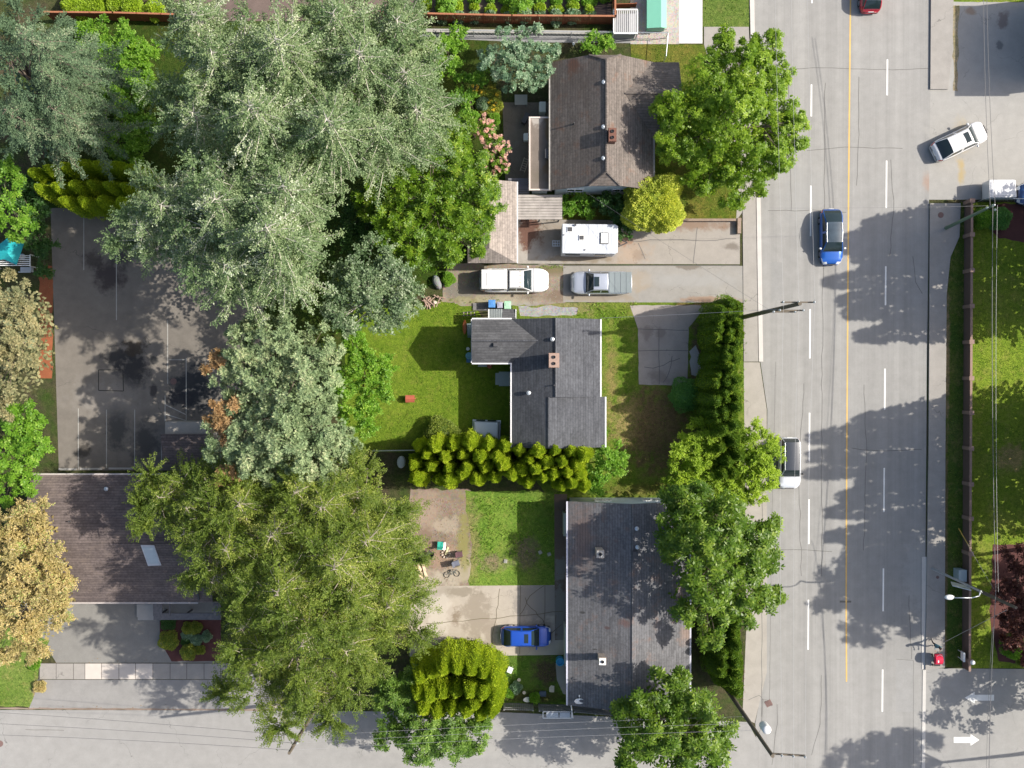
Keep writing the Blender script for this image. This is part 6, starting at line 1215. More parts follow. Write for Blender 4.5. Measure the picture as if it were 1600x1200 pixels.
KIND = {
 'silver': dict(mat='silver', cl=(2.8, .36, -.35), spray=dict(n_sp=18, L=1.05, m=12, ll=.15, lw=.10, up=.15, sag=.12, twig_every=9), bark='bark_pale', frac=.6, fill=(30, .22), under=.45, frond=dict(nb=44, ang=.7, tlen=1.0, tstep=.20, lstep=.075, ll=.14, lw=.095, rise=.35, droop=.1, deep=1.8, jit=.38, br=.05)),
 'silver_green': dict(mat='silver_green', cl=(3.4, .34, -.35), spray=dict(n_sp=14, L=.8, m=9, ll=.17, lw=.13, up=.2, sag=.12, twig_every=14), bark='bark_pale', fill=(36, .24)),
 'bluespruce': dict(mat='bluespruce', cl=(5.0, .34, -.1), spray=dict(n_sp=13, L=.7, m=10, ll=.16, lw=.08, up=.1, sag=.1, out=1.2), frac=.3, fill=(24, .2), pale='bark', under=.25, frond=dict(nb=30, ang=.75, tlen=.75, tstep=.14, lstep=.05, ll=.12, lw=.062, rise=.0, droop=.22, deep=2.8, jit=.2, br=.04)),
 'pine': dict(mat='pine', mat2=('pine_brown', [(328, 572, 24), (340, 650, 20), (352, 752, 28), (365, 630, 10), (352, 680, 12)]), cl=(5.5, .30, -.1), ros=dict(n_r=15, k=9, ll=.25, lw=.075, elev=(.1, 1.0), up=.7, out=.7), frac=.3, fill=(22, .22)),
 'tanpine': dict(mat='tanpine', cl=(5.5, .30, -.1), ros=dict(n_r=14, k=9, ll=.25, lw=.075, elev=(.1, 1.0), up=.7, out=.7), frac=.3, fill=(22, .22)),
 'larch': dict(mat='larch', cl=(2.6, .36, -.15), spray=dict(n_sp=15, L=1.35, m=24, ll=.15, lw=.07, up=.0, sag=.14, out=1.15, spread=.8, side=1.2, twig_every=8), bark='bark_larch', pale='bark_larch', frac=.4, fill=(30, .2), under=.42, keep=.85, frond=dict(nb=40, ang=.9, tlen=.85, tstep=.17, lstep=.055, ll=.13, lw=.06, rise=.10, droop=.16, deep=2.6, jit=.22, br=.05)),
 'tan': dict(mat='tan', cl=(5.5, .32, -.2), spray=dict(n_sp=15, L=.55, m=9, ll=.14, lw=.10, up=.2, sag=.2, twig_every=16), bark='bark', frac=.5, fill=(26, .22)),
 'chestnut': dict(mat='chestnut', cl=(4.2, .42, -.3), ros=dict(n_r=9, k=7, ll=.37, lw=.13, elev=(-.4, .1), up=1.0, out=.35, rnd_dir=.4), frac=.6, fill=(16, .30)),
 'walnut': dict(mat='walnut', cl=(4.6, .38, -.3), ros=dict(n_r=20, k=6, ll=.22, lw=.095, elev=(-.4, .25), up=.8, out=.6, rnd_dir=.5), frac=.6, fill=(22, .26)),
 'magnolia': dict(mat='magnolia', cl=(4.6, .36, -.3), ros=dict(n_r=12, k=7, ll=.28, lw=.09, elev=(-.1, .5), up=.9, out=.5), frac=.5, fill=(22, .24)),
 'fresh': dict(mat='fresh', cl=(7.5, .28, -.1), spray=dict(n_sp=13, L=.42, m=8, ll=.15, lw=.11, up=.3, sag=.15), frac=.3, fill=(16, .2)),
 'limebush': dict(mat='lime', cl=(9, .26, -.05), spray=dict(n_sp=18, L=.36, m=10, ll=.10, lw=.07, up=.4, sag=.15), frac=.3, fill=(16, .18)),
 'broad': dict(mat='fresh', cl=(6.5, .32, -.1), ros=dict(n_r=9, k=5, ll=.25, lw=.13, elev=(-.3, .3), up=.9, out=.4), frac=.3, fill=(16, .22)),
 'bluegreen': dict(mat='bluegreen', cl=(7.5, .28, -.1), ros=dict(n_r=11, k=5, ll=.18, lw=.10, elev=(-.2, .5), up=.8, out=.6), frac=.5, fill=(16, .2)),
 'dark': dict(mat='dark', cl=(7.5, .28, -.1), spray=dict(n_sp=12, L=.42, m=7, ll=.16, lw=.12, up=.3), frac=.3, fill=(16, .2)),
 'maroon': dict(mat='maroon', cl=(6.5, .30, -.1), spray=dict(n_sp=12, L=.5, m=8, ll=.16, lw=.11, up=.3), frac=.5, fill=(16, .2)),
 'gold': dict(mat='gold', cl=(11.0, .26, -.05), spray=dict(n_sp=14, L=.42, m=10, ll=.13, lw=.065, up=.2, sag=.5, out=1.1, spread=.6), frac=.2, fill=(14, .16)),
 'streettree': dict(mat='deep', cl=(5.2, .36, -.3), ros=dict(n_r=12, k=7, ll=.28, lw=.09, elev=(-.3, .4), up=.8, out=.5), frac=.5, fill=(22, .24)),
 'rhodo': dict(mat='magnolia', cl=(8.0, .26, -.1), ros=dict(n_r=9, k=6, ll=.17, lw=.07, elev=(-.2, .4), up=.8, out=.5), frac=.3, fill=(14, .16)),
}
def column_tree(name, px, py, h, r, kind, label, group, cat='tree', n=2600, ll=.115, lw=.06, lean=0, lobes=3):
    n = int(n*1.45)
    "upright cedar: its tip is seen at (px, py); flutes of foliage round a solid core"
    q = P(px, py, h*.97); root = thing(name, label, cat, (q.x, q.y, 0), group)
    z = (RNG.random(n)**.75)*1.0; a = RNG.uniform(0, 2*math.pi, n); ph = random.uniform(0, 6.3)
    prof = lambda z: (np.clip(1-z, 0, 1)**.40)*(.72+.42*np.clip(z*4, 0, 1)-.14*z)
    fl = 1+.14*np.sin(a*lobes+ph+z*1.5)+.07*np.sin(a*7+ph*2+z*5)+.07*np.sin(z*23+a*5+ph)*np.sin(a*9+z*17)
    rr = r*prof(z)*fl*(1-RNG.normal(.02, .07, n))
    pos = np.stack([q.x+rr*np.cos(a), q.y+rr*np.sin(a), .05+z*h], 1)
    o_ = np.stack([np.cos(a), np.sin(a), .15+z*.8], 1)
    ax = unit(o_*.75+np.array([0, 0, .45])+rdir(n)*.6); nm = unit(o_*.5+np.array([0, 0, .9])+rdir(n)*.45)
    Q = leaf_quads(pos-ax*ll*.3, ax, nm, ll*RNG.uniform(.7, 1.3, n), lw*RNG.uniform(.8, 1.4, n))
    rnd = np.clip(RNG.uniform(0, .85, n)+RNG.normal(0, .08)+.1*np.sin(a*lobes+ph), 0, 1)
    quads_mesh('foliage', Q, rnd, MATS[kind], root)
    s = MB(); N = 14; prof_ = [(r*float(prof(np.array(zz)))*.86, zz*h) for zz in (0, .08, .2, .35, .5, .65, .78, .88, .95, .99)]
    s.ring((q.x, q.y, .02), prof_, N)
    s.build('inner_branches', MATS[kind], root, smooth=True)
    s = MB(); s.tube((q.x, q.y, -.05), (q.x, q.y, h*.8), .10, .03, 6); s.build('trunk', M['bark'], root)
    return root
def bush(name, label, px, py, rpx, h, kind, cat='shrub', group=None, n=None, ll=.1, lw=.07, flat=1.0):
    "small rounded shrub: dense shell of leaves on a solid twiggy core"
    q = P(px, py, h*.6); r = rpx*mpp(h*.6); root = thing(name, label, cat, (q.x, q.y, 0), group)
    n = n or int(900+2600*r*r); d = rdir(n, -.3)
    lump = 1+.10*np.sin(d[:, 0]*5+px)+.10*np.sin(d[:, 1]*6+py)+.06*np.sin(d[:, 0]*17+d[:, 2]*9)*np.sin(d[:, 1]*15+py)
    rad = (1-np.abs(RNG.normal(0, .09, n)))*lump
    pos = np.array([q.x, q.y, h*.45])+d*np.array([r, r*flat, h*.52])*rad[:, None]; pos[:, 2] = np.maximum(pos[:, 2], .03)
    ax = unit(d+rdir(n)*.8+np.array([0, 0, .1])); nm = unit(d*.6+rdir(n)*.45+np.array([.2, 0, .9]))
    Q = leaf_quads(pos, ax, nm, ll*RNG.uniform(.7, 1.3, n), lw*RNG.uniform(.8, 1.3, n))
    quads_mesh('foliage', Q, np.clip(RNG.uniform(0, .9, n)+(RNG.random(n) > .9)*.3, 0, 1), MATS[kind], root)
    s = MB(); s.ring((q.x, q.y, 0), [(r*f_*.84, max(0, h*(.45+z*.44))) for f_, z in ((.55, -1), (.85, -.6), (1, 0), (.9, .4), (.66, .75), (.3, .95), (.05, 1))], 14, sy=flat)
    s.build('inner_branches', MATS[kind], root, smooth=True)
    return root
# ---- silver poplars and the trees of the upper left
tree('poplar_tree', 'silver grey poplar with pale branches, topmost in the picture left of the fence', [(300, 40, 60, 20), (350, 110, 80, 21), (290, 180, 70, 18), (430, 60, 90, 22), (400, 170, 80, 22), (470, 140, 60, 21), (250, 150, 30, 17), (500, 40, 50, 20)], 'silver', (453, 212), stars=[(330, 80, 78, 20), (430, 60, 92, 22), (300, 175, 68, 18), (390, 165, 82, 22), (300, 20, 60, 19)])
tree('poplar_tree', 'silver green poplar crown nearest the pink flowering shrub', [(570, 60, 85, 21), (635, 90, 65, 20), (540, 160, 85, 22), (620, 190, 75, 20), (680, 160, 45, 18), (640, 30, 40, 19), (560, 225, 50, 18), (480, 210, 60, 21)], 'silver', (640, 262), seedtone=-.12, stars=[(560, 80, 92, 21), (630, 110, 75, 19), (510, 185, 80, 22), (590, 200, 78, 19), (650, 170, 62, 18), (520, 20, 70, 20), (620, 30, 55, 19)])
tree('poplar_tree', 'silver poplar whose pale sprays reach out over the dark parking lot', [(300, 330, 75, 19), (240, 300, 45, 17), (205, 335, 28, 15), (190, 375, 26, 14), (350, 270, 75, 21), (410, 340, 85, 22), (340, 410, 70, 19), (400, 435, 52, 18), (450, 395, 55, 19), (350, 460, 32, 16), (450, 280, 70, 21), (255, 390, 40, 15)], 'silver', (486, 410), stars=[(250, 320, 78, 17), (335, 310, 88, 20), (415, 355, 88, 22), (350, 415, 78, 18), (215, 350, 58, 15), (440, 290, 76, 21), (300, 380, 72, 16), (430, 420, 60, 18)])
tree('poplar_tree', 'greener poplar beside the back lawn, below the bright narrow leaved tree', [(590, 405, 38, 13), (620, 440, 36, 12), (560, 460, 42, 13), (600, 485, 34, 12), (545, 425, 34, 13), (530, 500, 26, 12), (632, 475, 20, 10)], 'silver_green', (620, 470))
tree('spruce_tree', 'blue green spruce filling the top left corner', [(45, 40, 60, 19), (20, 110, 60, 20), (85, 95, 50, 16), (70, 170, 55, 15), (20, 190, 50, 16), (115, 60, 35, 14), (110, 200, 34, 12), (40, 230, 35, 12), (-20, 50, 60, 20), (110, 130, 30, 13)], 'bluespruce', (90, 200), stars=[(30, 50, 88, 20), (75, 165, 66, 15), (5, 170, 70, 16), (105, 85, 46, 14), (60, 110, 60, 17)])
for i, (l, bl) in enumerate((('bright green shrub mass just under the brown fence at top left', [(150, 60, 34, 3), (190, 70, 38, 3.5), (225, 90, 32, 3), (175, 110, 36, 3.5)]),
    ('shaded green shrub mass between the spruce and the silver poplar', [(210, 140, 36, 3.5), (170, 160, 34, 3), (215, 190, 34, 3), (165, 205, 32, 3), (200, 230, 34, 3)]))):
    tree('wild_shrub', l, bl, 'fresh', cat='shrub')
CL = [(48, 268), (72, 262), (98, 258), (124, 254), (150, 256), (176, 258), (200, 262), (58, 292), (84, 290), (112, 288), (140, 286), (166, 288), (192, 290), (96, 312), (126, 312), (156, 312), (186, 314)]
for (x, y), lb in zip(CL, rowlabels(CL, 'yellow green cedar', 'above the parking lot', ((0, 275, 'top'), (275, 300, 'middle'), (300, 400, 'lowest')))):
    column_tree('cedar_tree', x, y, 6.2+random.uniform(-.5, .6), .75, 'cedar', lb, 'cedars above the parking lot', n=1800)
tree('green_tree', 'bright green tree at the left edge above the turquoise parasol', [(5, 300, 45, 7), (30, 350, 32, 6), (10, 260, 20, 6)], 'broad', (30, 340))
tree('green_tree', 'dark green bushy tree under the leaning cedars, beside the lot corner', [(50, 330, 36, 5), (66, 380, 26, 4), (30, 300, 30, 5), (62, 300, 30, 4.5), (68, 425, 12, 3)], 'dark', (65, 350))
tree('magnolia_tree', 'bright green narrow leaved tree left of the garage roof', [(690, 240, 48, 9), (730, 300, 50, 10), (665, 300, 50, 10), (635, 360, 44, 9), (650, 400, 26, 8), (600, 290, 34, 8), (598, 345, 34, 8), (612, 392, 30, 8), (570, 320, 24, 7), (700, 360, 50, 9), (740, 350, 34, 8), (762, 325, 24, 8), (758, 295, 24, 8), (748, 390, 16, 7), (610, 320, 34, 7), (690, 405, 26, 7), (720, 215, 34, 7), (740, 250, 25, 7), (640, 250, 35, 8)], 'magnolia', (695, 330))
tree('magnolia_tree', 'shaded green tree in the dark gap between poplars and the narrow leaved tree', [(580, 330, 40, 5), (560, 370, 36, 5), (600, 290, 30, 5)], 'dark', (595, 340))
tree('blue_green_tree', 'round blue green tree touching the north west roof corner', [(790, 75, 34, 5.5), (830, 70, 32, 5.5), (850, 105, 26, 5), (800, 115, 36, 5.5), (765, 100, 28, 5), (835, 130, 20, 4.5), (870, 80, 14, 5)], 'bluegreen', (812, 110))
tree('garden_shrub', 'light green shrub by the chain link fence left of the blue green tree', [(690, 75, 26, 3), (715, 60, 20, 2.6), (700, 110, 24, 3)], 'fresh', cat='shrub')
tree('garden_shrub', 'two lobed bright green shrub above the shingled roof', [(925, 68, 17, 2), (948, 66, 13, 1.8)], 'fresh', cat='shrub')
tree('garden_shrub', 'ragged bright shrub at the foot of the silver poplar by the yellow flowers', [(725, 160, 22, 3), (745, 120, 20, 2.6), (730, 190, 20, 3)], 'fresh', cat='shrub')
r_ = tree('rhododendron', 'pink flowering rhododendron beside the old house and garage', [(758, 206, 20, 2.7), (775, 232, 23, 3.0), (787, 262, 15, 2.7), (770, 258, 18, 2.6)], 'rhodo', cat='flowering shrub')
C, Rr, D = clumps([(758, 206, 21, 3.0), (775, 232, 24, 3.3), (787, 262, 16, 3.0), (770, 258, 19, 2.9), (762, 190, 14, 2.6)], 11, .25, -.1, .1)
Q, ci = rosettes(C, Rr*.8, D, 7, 6, .11, .07, elev=(-.3, .9), up=1, out=.3); quads_mesh('blossoms', Q, RNG.random(len(Q)), [MATS['pink']], r_)
r_ = bush('flower_clump', 'yellow flowering perennials between the poplar and the blue green tree', 765, 160, 20, .9, 'variegated', 'flowers')
C, Rr, D = clumps([(752, 152, 12, 1), (768, 165, 12, 1), (775, 150, 8, .9), (740, 140, 10, .8)], 18, .22, .1, .1)
Q, ci = rosettes(C, Rr*.6, D, 3, 6, .10, .07); quads_mesh('blossoms', Q, RNG.random(len(Q)), [MATS['yellow']], r_)
bush('garden_shrub', 'small pale round shrub next to the yellow flowers', 755, 162, 10, 1.2, 'bluegreen')
bush('garden_shrub', 'small pale shrub above the pink rhododendron', 772, 186, 9, 1.0, 'fresh')
# ---- right of the old house
tree('walnut_tree', 'large bright green tree between the brown roofed house and the road', [(1110, 130, 50, 9.5), (1165, 110, 45, 10), (1205, 150, 42, 9), (1150, 185, 55, 11), (1085, 190, 42, 9.5), (1050, 170, 32, 8.5), (1220, 205, 36, 8), (1180, 240, 48, 8.5), (1120, 240, 48, 8), (1060, 235, 36, 7.5), (1095, 280, 30, 6), (1142, 292, 34, 6), (1190, 285, 26, 6.5), (1205, 62, 26, 9), (1130, 60, 20, 8), (1125, 88, 26, 8.5), (1175, 80, 26, 9), (1246, 190, 22, 8), (1215, 110, 28, 9), (1238, 222, 24, 7.5), (1040, 205, 24, 8), (1028, 175, 20, 7.5), (1212, 250, 30, 8), (1165, 150, 40, 10)], 'walnut', (1100, 250))
bush('golden_cypress', 'rounded golden yellow cypress at the corner of the shingled roof', 1023, 318, 47, 5.2, 'gold', cat='tree', n=26000, ll=.16, lw=.07)
tree('garden_shrub', 'dark green shrub between the white camper and the golden cypress', [(960, 325, 26, 3), (985, 345, 18, 2.4), (940, 312, 16, 2.4), (972, 360, 16, 2)], 'dark', cat='shrub')
tree('garden_shrub', 'low green shrub under the south wall beside the wooden deck', [(900, 312, 20, 1.6), (885, 330, 10, 1.4), (920, 325, 16, 1.5)], 'fresh', cat='shrub', seedtone=-.2)
# ---- middle: pine, fresh green tree, lawn shrubs
tree('pine_tree', 'big grey green pine with brown tips facing the parking lot', [(440, 540, 60, 15), (400, 590, 55, 15), (470, 600, 62, 16), (380, 660, 52, 14), (450, 680, 62, 16), (500, 660, 45, 14), (410, 735, 45, 13), (480, 730, 45, 14), (520, 710, 36, 12), (350, 575, 34, 14), (350, 690, 40, 14), (358, 745, 30, 13), (350, 640, 34, 14), (380, 540, 36, 15), (395, 700, 45, 15), (500, 545, 36, 14), (400, 770, 22, 11), (545, 690, 20, 11), (395, 515, 26, 13)], 'pine', (480, 645))
tree('fresh_green_tree', 'bright green leafy tree at the left end of the back lawn', [(555, 540, 26, 5), (575, 580, 36, 6.5), (590, 610, 28, 6), (560, 640, 32, 6), (575, 665, 22, 5), (540, 600, 26, 6), (548, 520, 18, 5), (600, 570, 18, 5)], 'fresh', (585, 598))
bush('garden_shrub', 'grey green rounded shrub at the bottom edge of the back lawn, behind the hedge', 688, 680, 27, 2.0, 'larch')
bush('garden_shrub', 'clipped round dark green shrub in the front lawn by the cracked slab', 1072, 618, 26, 1.9, 'box', ll=.09, lw=.06)
CL = [(665, 712), (694, 716), (722, 712), (750, 714), (777, 716), (828, 720), (855, 724), (880, 724), (902, 728), (700, 752), (745, 752), (825, 756), (878, 762), (895, 758), (652, 700), (678, 698), (708, 697), (735, 695), (763, 697), (790, 700), (812, 704), (842, 706), (868, 704), (893, 706), (915, 712), (645, 728), (672, 730), (700, 733), (728, 732), (758, 730), (786, 728), (815, 736), (838, 735), (866, 742), (888, 740), (905, 742), (650, 750), (684, 752), (722, 742), (772, 748), (800, 745), (850, 748), (915, 762)]
for (x, y), lb in zip(CL, rowlabels(CL, 'yellow green cedar', 'of the middle hedge', ((0, 710, 'back'), (710, 723, 'second'), (723, 745, 'third'), (745, 800, 'front')))):
    column_tree('cedar_tree', x, y, 6.6+random.uniform(-.9, .7), (.82+random.uniform(-.24, .14)), 'cedar', lb, 'cedars of the middle hedge', n=3000, lobes=random.choice([3, 4, 5]))
tree('light_green_tree', 'feathery light green small tree at the right end of the middle hedge', [(933, 690, 20, 4), (955, 712, 24, 4.4), (940, 742, 22, 4), (965, 728, 16, 4), (930, 760, 14, 3.6)], 'fresh', (942, 722))
# ---- roadside hedge
for k_, (x0, y0, x1, y1, nn, hh) in enumerate(((1153, 478, 1149, 664, 14, 6.5), (1126, 484, 1122, 672, 14, 6.3), (1149, 965, 1151, 1085, 9, 6.4), (1128, 975, 1130, 1070, 7, 5.6), (1140, 476, 1136, 668, 15, 6.6))):
    for j in range(nn):
        t = j/(nn-1)
        column_tree('cedar_tree', x0+(x1-x0)*t+random.uniform(-5, 5), y0+(y1-y0)*t+random.uniform(-3, 3), hh+random.uniform(-.9, .5), .86+random.uniform(-.14, .12), 'cedar_dark', ('slim' if k_ in (2, 3) else 'dark green')+' cedar, '+ORD[j]+' from the top, '+('central' if k_ == 4 else ('street side' if k_ % 2 == 0 else 'house side'))+(' row along the west pavement' if k_ not in (2, 3) else ' row beyond the corner house'), 'cedars of the roadside hedge' if k_ not in (2, 3) else 'cedars east of the corner house', n=1900)
for (x, y, lb) in ((1150, 690, 'topmost'), (1158, 712, 'rightmost'), (1140, 722, 'middle'), (1128, 700, 'leftmost'), (1148, 740, 'lowest right'), (1132, 742, 'lowest left')):
    column_tree('cedar_tree', x, y, 5.2, .8, 'cedar_dark', lb+' olive cedar of the clump between the lime green bushes', 'cedars between the lime bushes', n=2400, lobes=4)
for l, bl in (('lime green bush overhanging the front lawn, left of the olive cedars', [(1098, 688, 42, 4.6), (1075, 712, 38, 4.4), (1062, 742, 32, 4), (1100, 730, 40, 4.6), (1110, 672, 30, 4.2), (1128, 755, 30, 4)]),
              ('lime green bush beside the dark roofed car on the road', [(1180, 690, 34, 4.6), (1194, 715, 30, 5), (1186, 743, 32, 4.6), (1168, 730, 34, 4.4), (1172, 765, 28, 4.2), (1166, 698, 28, 4.2), (1150, 768, 24, 4)])):
    tree('lime_bush', l, bl, 'limebush', cat='shrub')
# ---- lower left larches, golden cedar clump
tree('larch_tree', 'olive green larch reaching furthest left over the brown shingled roof', [(258, 785, 34, 12), (235, 745, 20, 11), (300, 760, 40, 13), (298, 825, 42, 13), (350, 800, 55, 15), (232, 822, 14, 11), (335, 880, 40, 14), (300, 893, 18, 12), (220, 790, 10, 11), (380, 760, 45, 14), (400, 850, 55, 16)], 'larch', (410, 790), stars=[(290, 795, 72, 13), (248, 778, 52, 12), (285, 835, 50, 12), (320, 750, 46, 12), (330, 910, 36, 13), (370, 790, 78, 15), (350, 860, 62, 15), (420, 840, 70, 16)])
tree('larch_tree', 'olive green larch next to the dirt yard with the garden chairs', [(480, 790, 60, 16), (540, 770, 50, 14), (560, 830, 60, 16), (500, 860, 65, 18), (610, 850, 45, 13), (590, 900, 52, 14), (540, 920, 60, 17), (620, 800, 30, 12), (630, 930, 34, 11), (610, 980, 40, 12), (648, 985, 26, 9), (450, 760, 40, 14), (560, 740, 30, 12), (640, 880, 24, 10)], 'larch', (590, 830), stars=[(500, 795, 75, 16), (570, 850, 75, 16), (605, 950, 66, 13), (520, 890, 80, 18), (460, 770, 55, 15), (610, 880, 50, 12)])
tree('larch_tree', 'olive green larch whose crown hangs over the side street and the wooden pole', [(420, 920, 65, 18), (480, 960, 65, 19), (400, 1000, 60, 17), (378, 960, 40, 14), (378, 1025, 34, 13), (460, 1040, 60, 17), (530, 1000, 60, 17), (540, 1060, 50, 14), (480, 1100, 45, 14), (400, 1075, 45, 14), (570, 1020, 40, 13), (440, 1130, 24, 12), (520, 1120, 26, 12), (350, 1085, 20, 11), (590, 960, 40, 13)], 'larch', (510, 950), stars=[(430, 930, 80, 18), (470, 1010, 80, 18), (400, 1040, 64, 15), (540, 1020, 72, 15), (475, 1085, 58, 14), (540, 950, 66, 16), (430, 1105, 44, 13), (375, 985, 50, 14)])
CL = [(655, 1062), (672, 1055), (692, 1050), (714, 1048), (736, 1050), (756, 1055), (772, 1066), (652, 1088), (670, 1092), (690, 1086), (712, 1084), (734, 1085), (754, 1088), (772, 1096), (660, 1112), (682, 1118), (706, 1112), (728, 1116), (750, 1120), (768, 1116), (740, 1104)]
for (x, y), lb in zip(CL, rowlabels(CL, 'golden green cedar', 'of the rounded clump', ((0, 1075, 'back'), (1075, 1100, 'middle'), (1100, 1200, 'front')))):
    column_tree('cedar_tree', x, y, 7.4+random.uniform(-.8, .5), .95, 'cedar', lb, 'cedars of the rounded clump', n=3600, lobes=4)
tree('street_tree', 'dark green broadleaf tree below the golden cedar clump, over the side street', [(620, 1110, 34, 7), (655, 1140, 42, 8), (700, 1155, 36, 8), (735, 1150, 30, 7), (610, 1150, 26, 7), (660, 1175, 28, 7), (610, 1075, 26, 6), (640, 1060, 22, 6), (750, 1130, 18, 6)], 'streettree', (690, 1100))
tree('chestnut_tree', 'horse chestnut over the north east corner of the dark roofed corner house', [(1085, 788, 38, 10), (1140, 806, 42, 11), (1175, 850, 42, 11), (1110, 850, 52, 13), (1060, 830, 36, 10), (1050, 780, 22, 8), (1160, 910, 42, 11), (1100, 910, 48, 12), (1140, 960, 38, 10), (1075, 960, 26, 9), (1205, 880, 26, 9), (1190, 940, 24, 9), (1200, 820, 22, 9), (1045, 860, 22, 9), (1110, 1000, 20, 8), (1215, 930, 12, 8)], 'chestnut', (1060, 830))
tree('chestnut_tree', 'horse chestnut at the bottom edge between corner house and side street', [(1040, 1080, 36, 9), (1000, 1100, 30, 9), (1080, 1110, 42, 10), (1030, 1140, 46, 11), (1090, 1160, 42, 10), (980, 1150, 28, 9), (1050, 1190, 44, 10), (1130, 1150, 26, 8), (1120, 1190, 30, 9), (990, 1190, 30, 9), (975, 1110, 18, 8), (1065, 1055, 14, 8)], 'chestnut', (1010, 1090))
# ---- left edge
tree('pine_tree', 'tan and grey pine at the left edge beside the orange mulch strip', [(15, 460, 36, 10), (35, 500, 32, 10), (10, 530, 40, 11), (30, 560, 32, 10), (10, 600, 30, 9), (35, 470, 24, 9), (5, 640, 18, 8)], 'tanpine', (60, 545))
tree('green_tree', 'bright green tree below the tan pine, beside the brown shingled roof', [(30, 660, 36, 7), (55, 700, 32, 6.5), (20, 720, 40, 7), (40, 755, 26, 6), (60, 650, 22, 6), (5, 770, 22, 6)], 'broad', (60, 690))
tree('tan_tree', 'large tan leaved tree in front of the brown shingled roof, lower left', [(40, 820, 42, 9), (75, 860, 32, 9), (20, 880, 50, 10), (70, 910, 40, 9), (30, 950, 46, 9), (80, 960, 30, 8), (50, 1000, 36, 8), (5, 1010, 30, 7), (100, 910, 18, 7), (60, 800, 24, 8), (95, 940, 20, 7)], 'tan', (80, 880))
# ---- right side park
tree('maple_tree', 'maroon leaved maple behind the wooden pole at the right edge', [(1585, 870, 22, 5), (1600, 910, 36, 6), (1580, 940, 28, 6), (1610, 970, 34, 6), (1590, 990, 22, 5), (1572, 1000, 14, 3), (1600, 1020, 20, 4), (1570, 965, 16, 4)], 'maroon', (1590, 900))
bush('garden_shrub', 'round dark green shrub beside the green lamp pole', 1563, 340, 17, 1.5, 'box')
bush('garden_shrub', 'lighter green shrub squeezed between the brown wall and the round dark shrub', 1537, 340, 15, 1.4, 'fresh')
bush('garden_shrub', 'rounded green shrub in the lower right bed by the maroon maple', 1585, 1010, 20, 1.6, 'fresh', ll=.14)
bush('garden_shrub', 'small yellow green shrub at the right edge above the side street', 1598, 1034, 8, .9, 'variegated')
# ---- shrub bed lower left, yard plants
for (x, y, r, h, k, l) in ((263, 1002, 15, 1.1, 'variegated', 'largest round yellow green shrub in the red bed, lower left'), (294, 1019, 12, .9, 'variegated', 'round yellow green shrub lowest in the red bed'), (293, 982, 9, .8, 'variegated', 'yellow green shrub near the porch beam, left of its twin'),
    (305, 981, 9, .8, 'variegated', 'yellow tinged shrub near the porch beam, closest to the larch'), (291, 993, 8, .5, 'hosta', 'pale bluish hosta left of the other pale plant in the red bed'), (307, 1001, 8, .5, 'hosta', 'pale bluish hosta in the middle of the red bed'),
    (290, 1003, 7, .5, 'dark', 'dark little shrub between the hostas in the red bed'), (262, 973, 11, .9, 'dark', 'shaded dark shrub in front of the porch'), (312, 1016, 7, .6, 'variegated', 'smallest yellow green shrub at the right side of the red bed'), (322, 995, 8, .8, 'bluegreen', 'pale variegated shrub half under the larch in the red bed')):
    bush('bed_shrub', l, x, y, r, h, k, ll=.08, lw=.055)
bush('yard_plant', 'leafy plant in front of the grey board fence of the small yard', 836, 1091, 7, .9, 'fresh', ll=.14, lw=.07)
bush('yard_plant', 'pale flowering plant in the small yard beside the golden cedars', 806, 1075, 9, .6, 'bluegreen')
bush('yard_plant', 'bright green plant at the left end of the grey board fence', 797, 1083, 8, .5, 'fresh')
bush('verge_plant', 'brown rounded grass tuft at the edge of the apron, lower left', 62, 1073, 9, .5, 'tan')
bush('verge_plant', 'bright green weed patch under the tan tree', 52, 1036, 10, .5, 'fresh')
bush('yard_plant', 'green weedy plant where the gravel track meets the back lawn', 700, 436, 10, .8, 'fresh')
# vegetable rows in the garden at the top
for i in range(34):
    x = 665+((i//3)*25.5) % 285; y = [-4, 12, 24][i % 3]+random.uniform(-4, 4)
    bush('garden_plant', ORD[i//3]+' plant from the left in the '+('top', 'middle', 'lowest')[i % 3]+' row of the vegetable garden', x, y, random.uniform(6, 12), random.uniform(.4, 1.0), ['fresh', 'limebush', 'bluegreen'][i % 3] if i % 3 != 1 else 'lime', 'plant', 'vegetable garden plants', n=500, ll=.16, lw=.10)
tree('garden_shrub', 'big leafy green bush at the top edge left in the vegetable garden', [(700, 8, 18, 2), (805, 10, 22, 2.2)][:1], 'broad', cat='shrub')
tree('garden_shrub', 'big leafy green bush at the top edge in the middle of the vegetable garden', [(812, 8, 20, 2.0)], 'broad', cat='shrub')
for x, y, lb in ((110, 8, 'leftmost'), (150, 5, 'third'), (205, 10, 'fifth'), (240, 14, 'rightmost'), (130, 16, 'second'), (180, 0, 'fourth')):
    bush('garden_plant', lb+' yellow green plant from the left beyond the fence at top left', x, y, 15, 1.2, 'lime', 'plant', 'plants beyond the fence at top left', ll=.16, lw=.1)
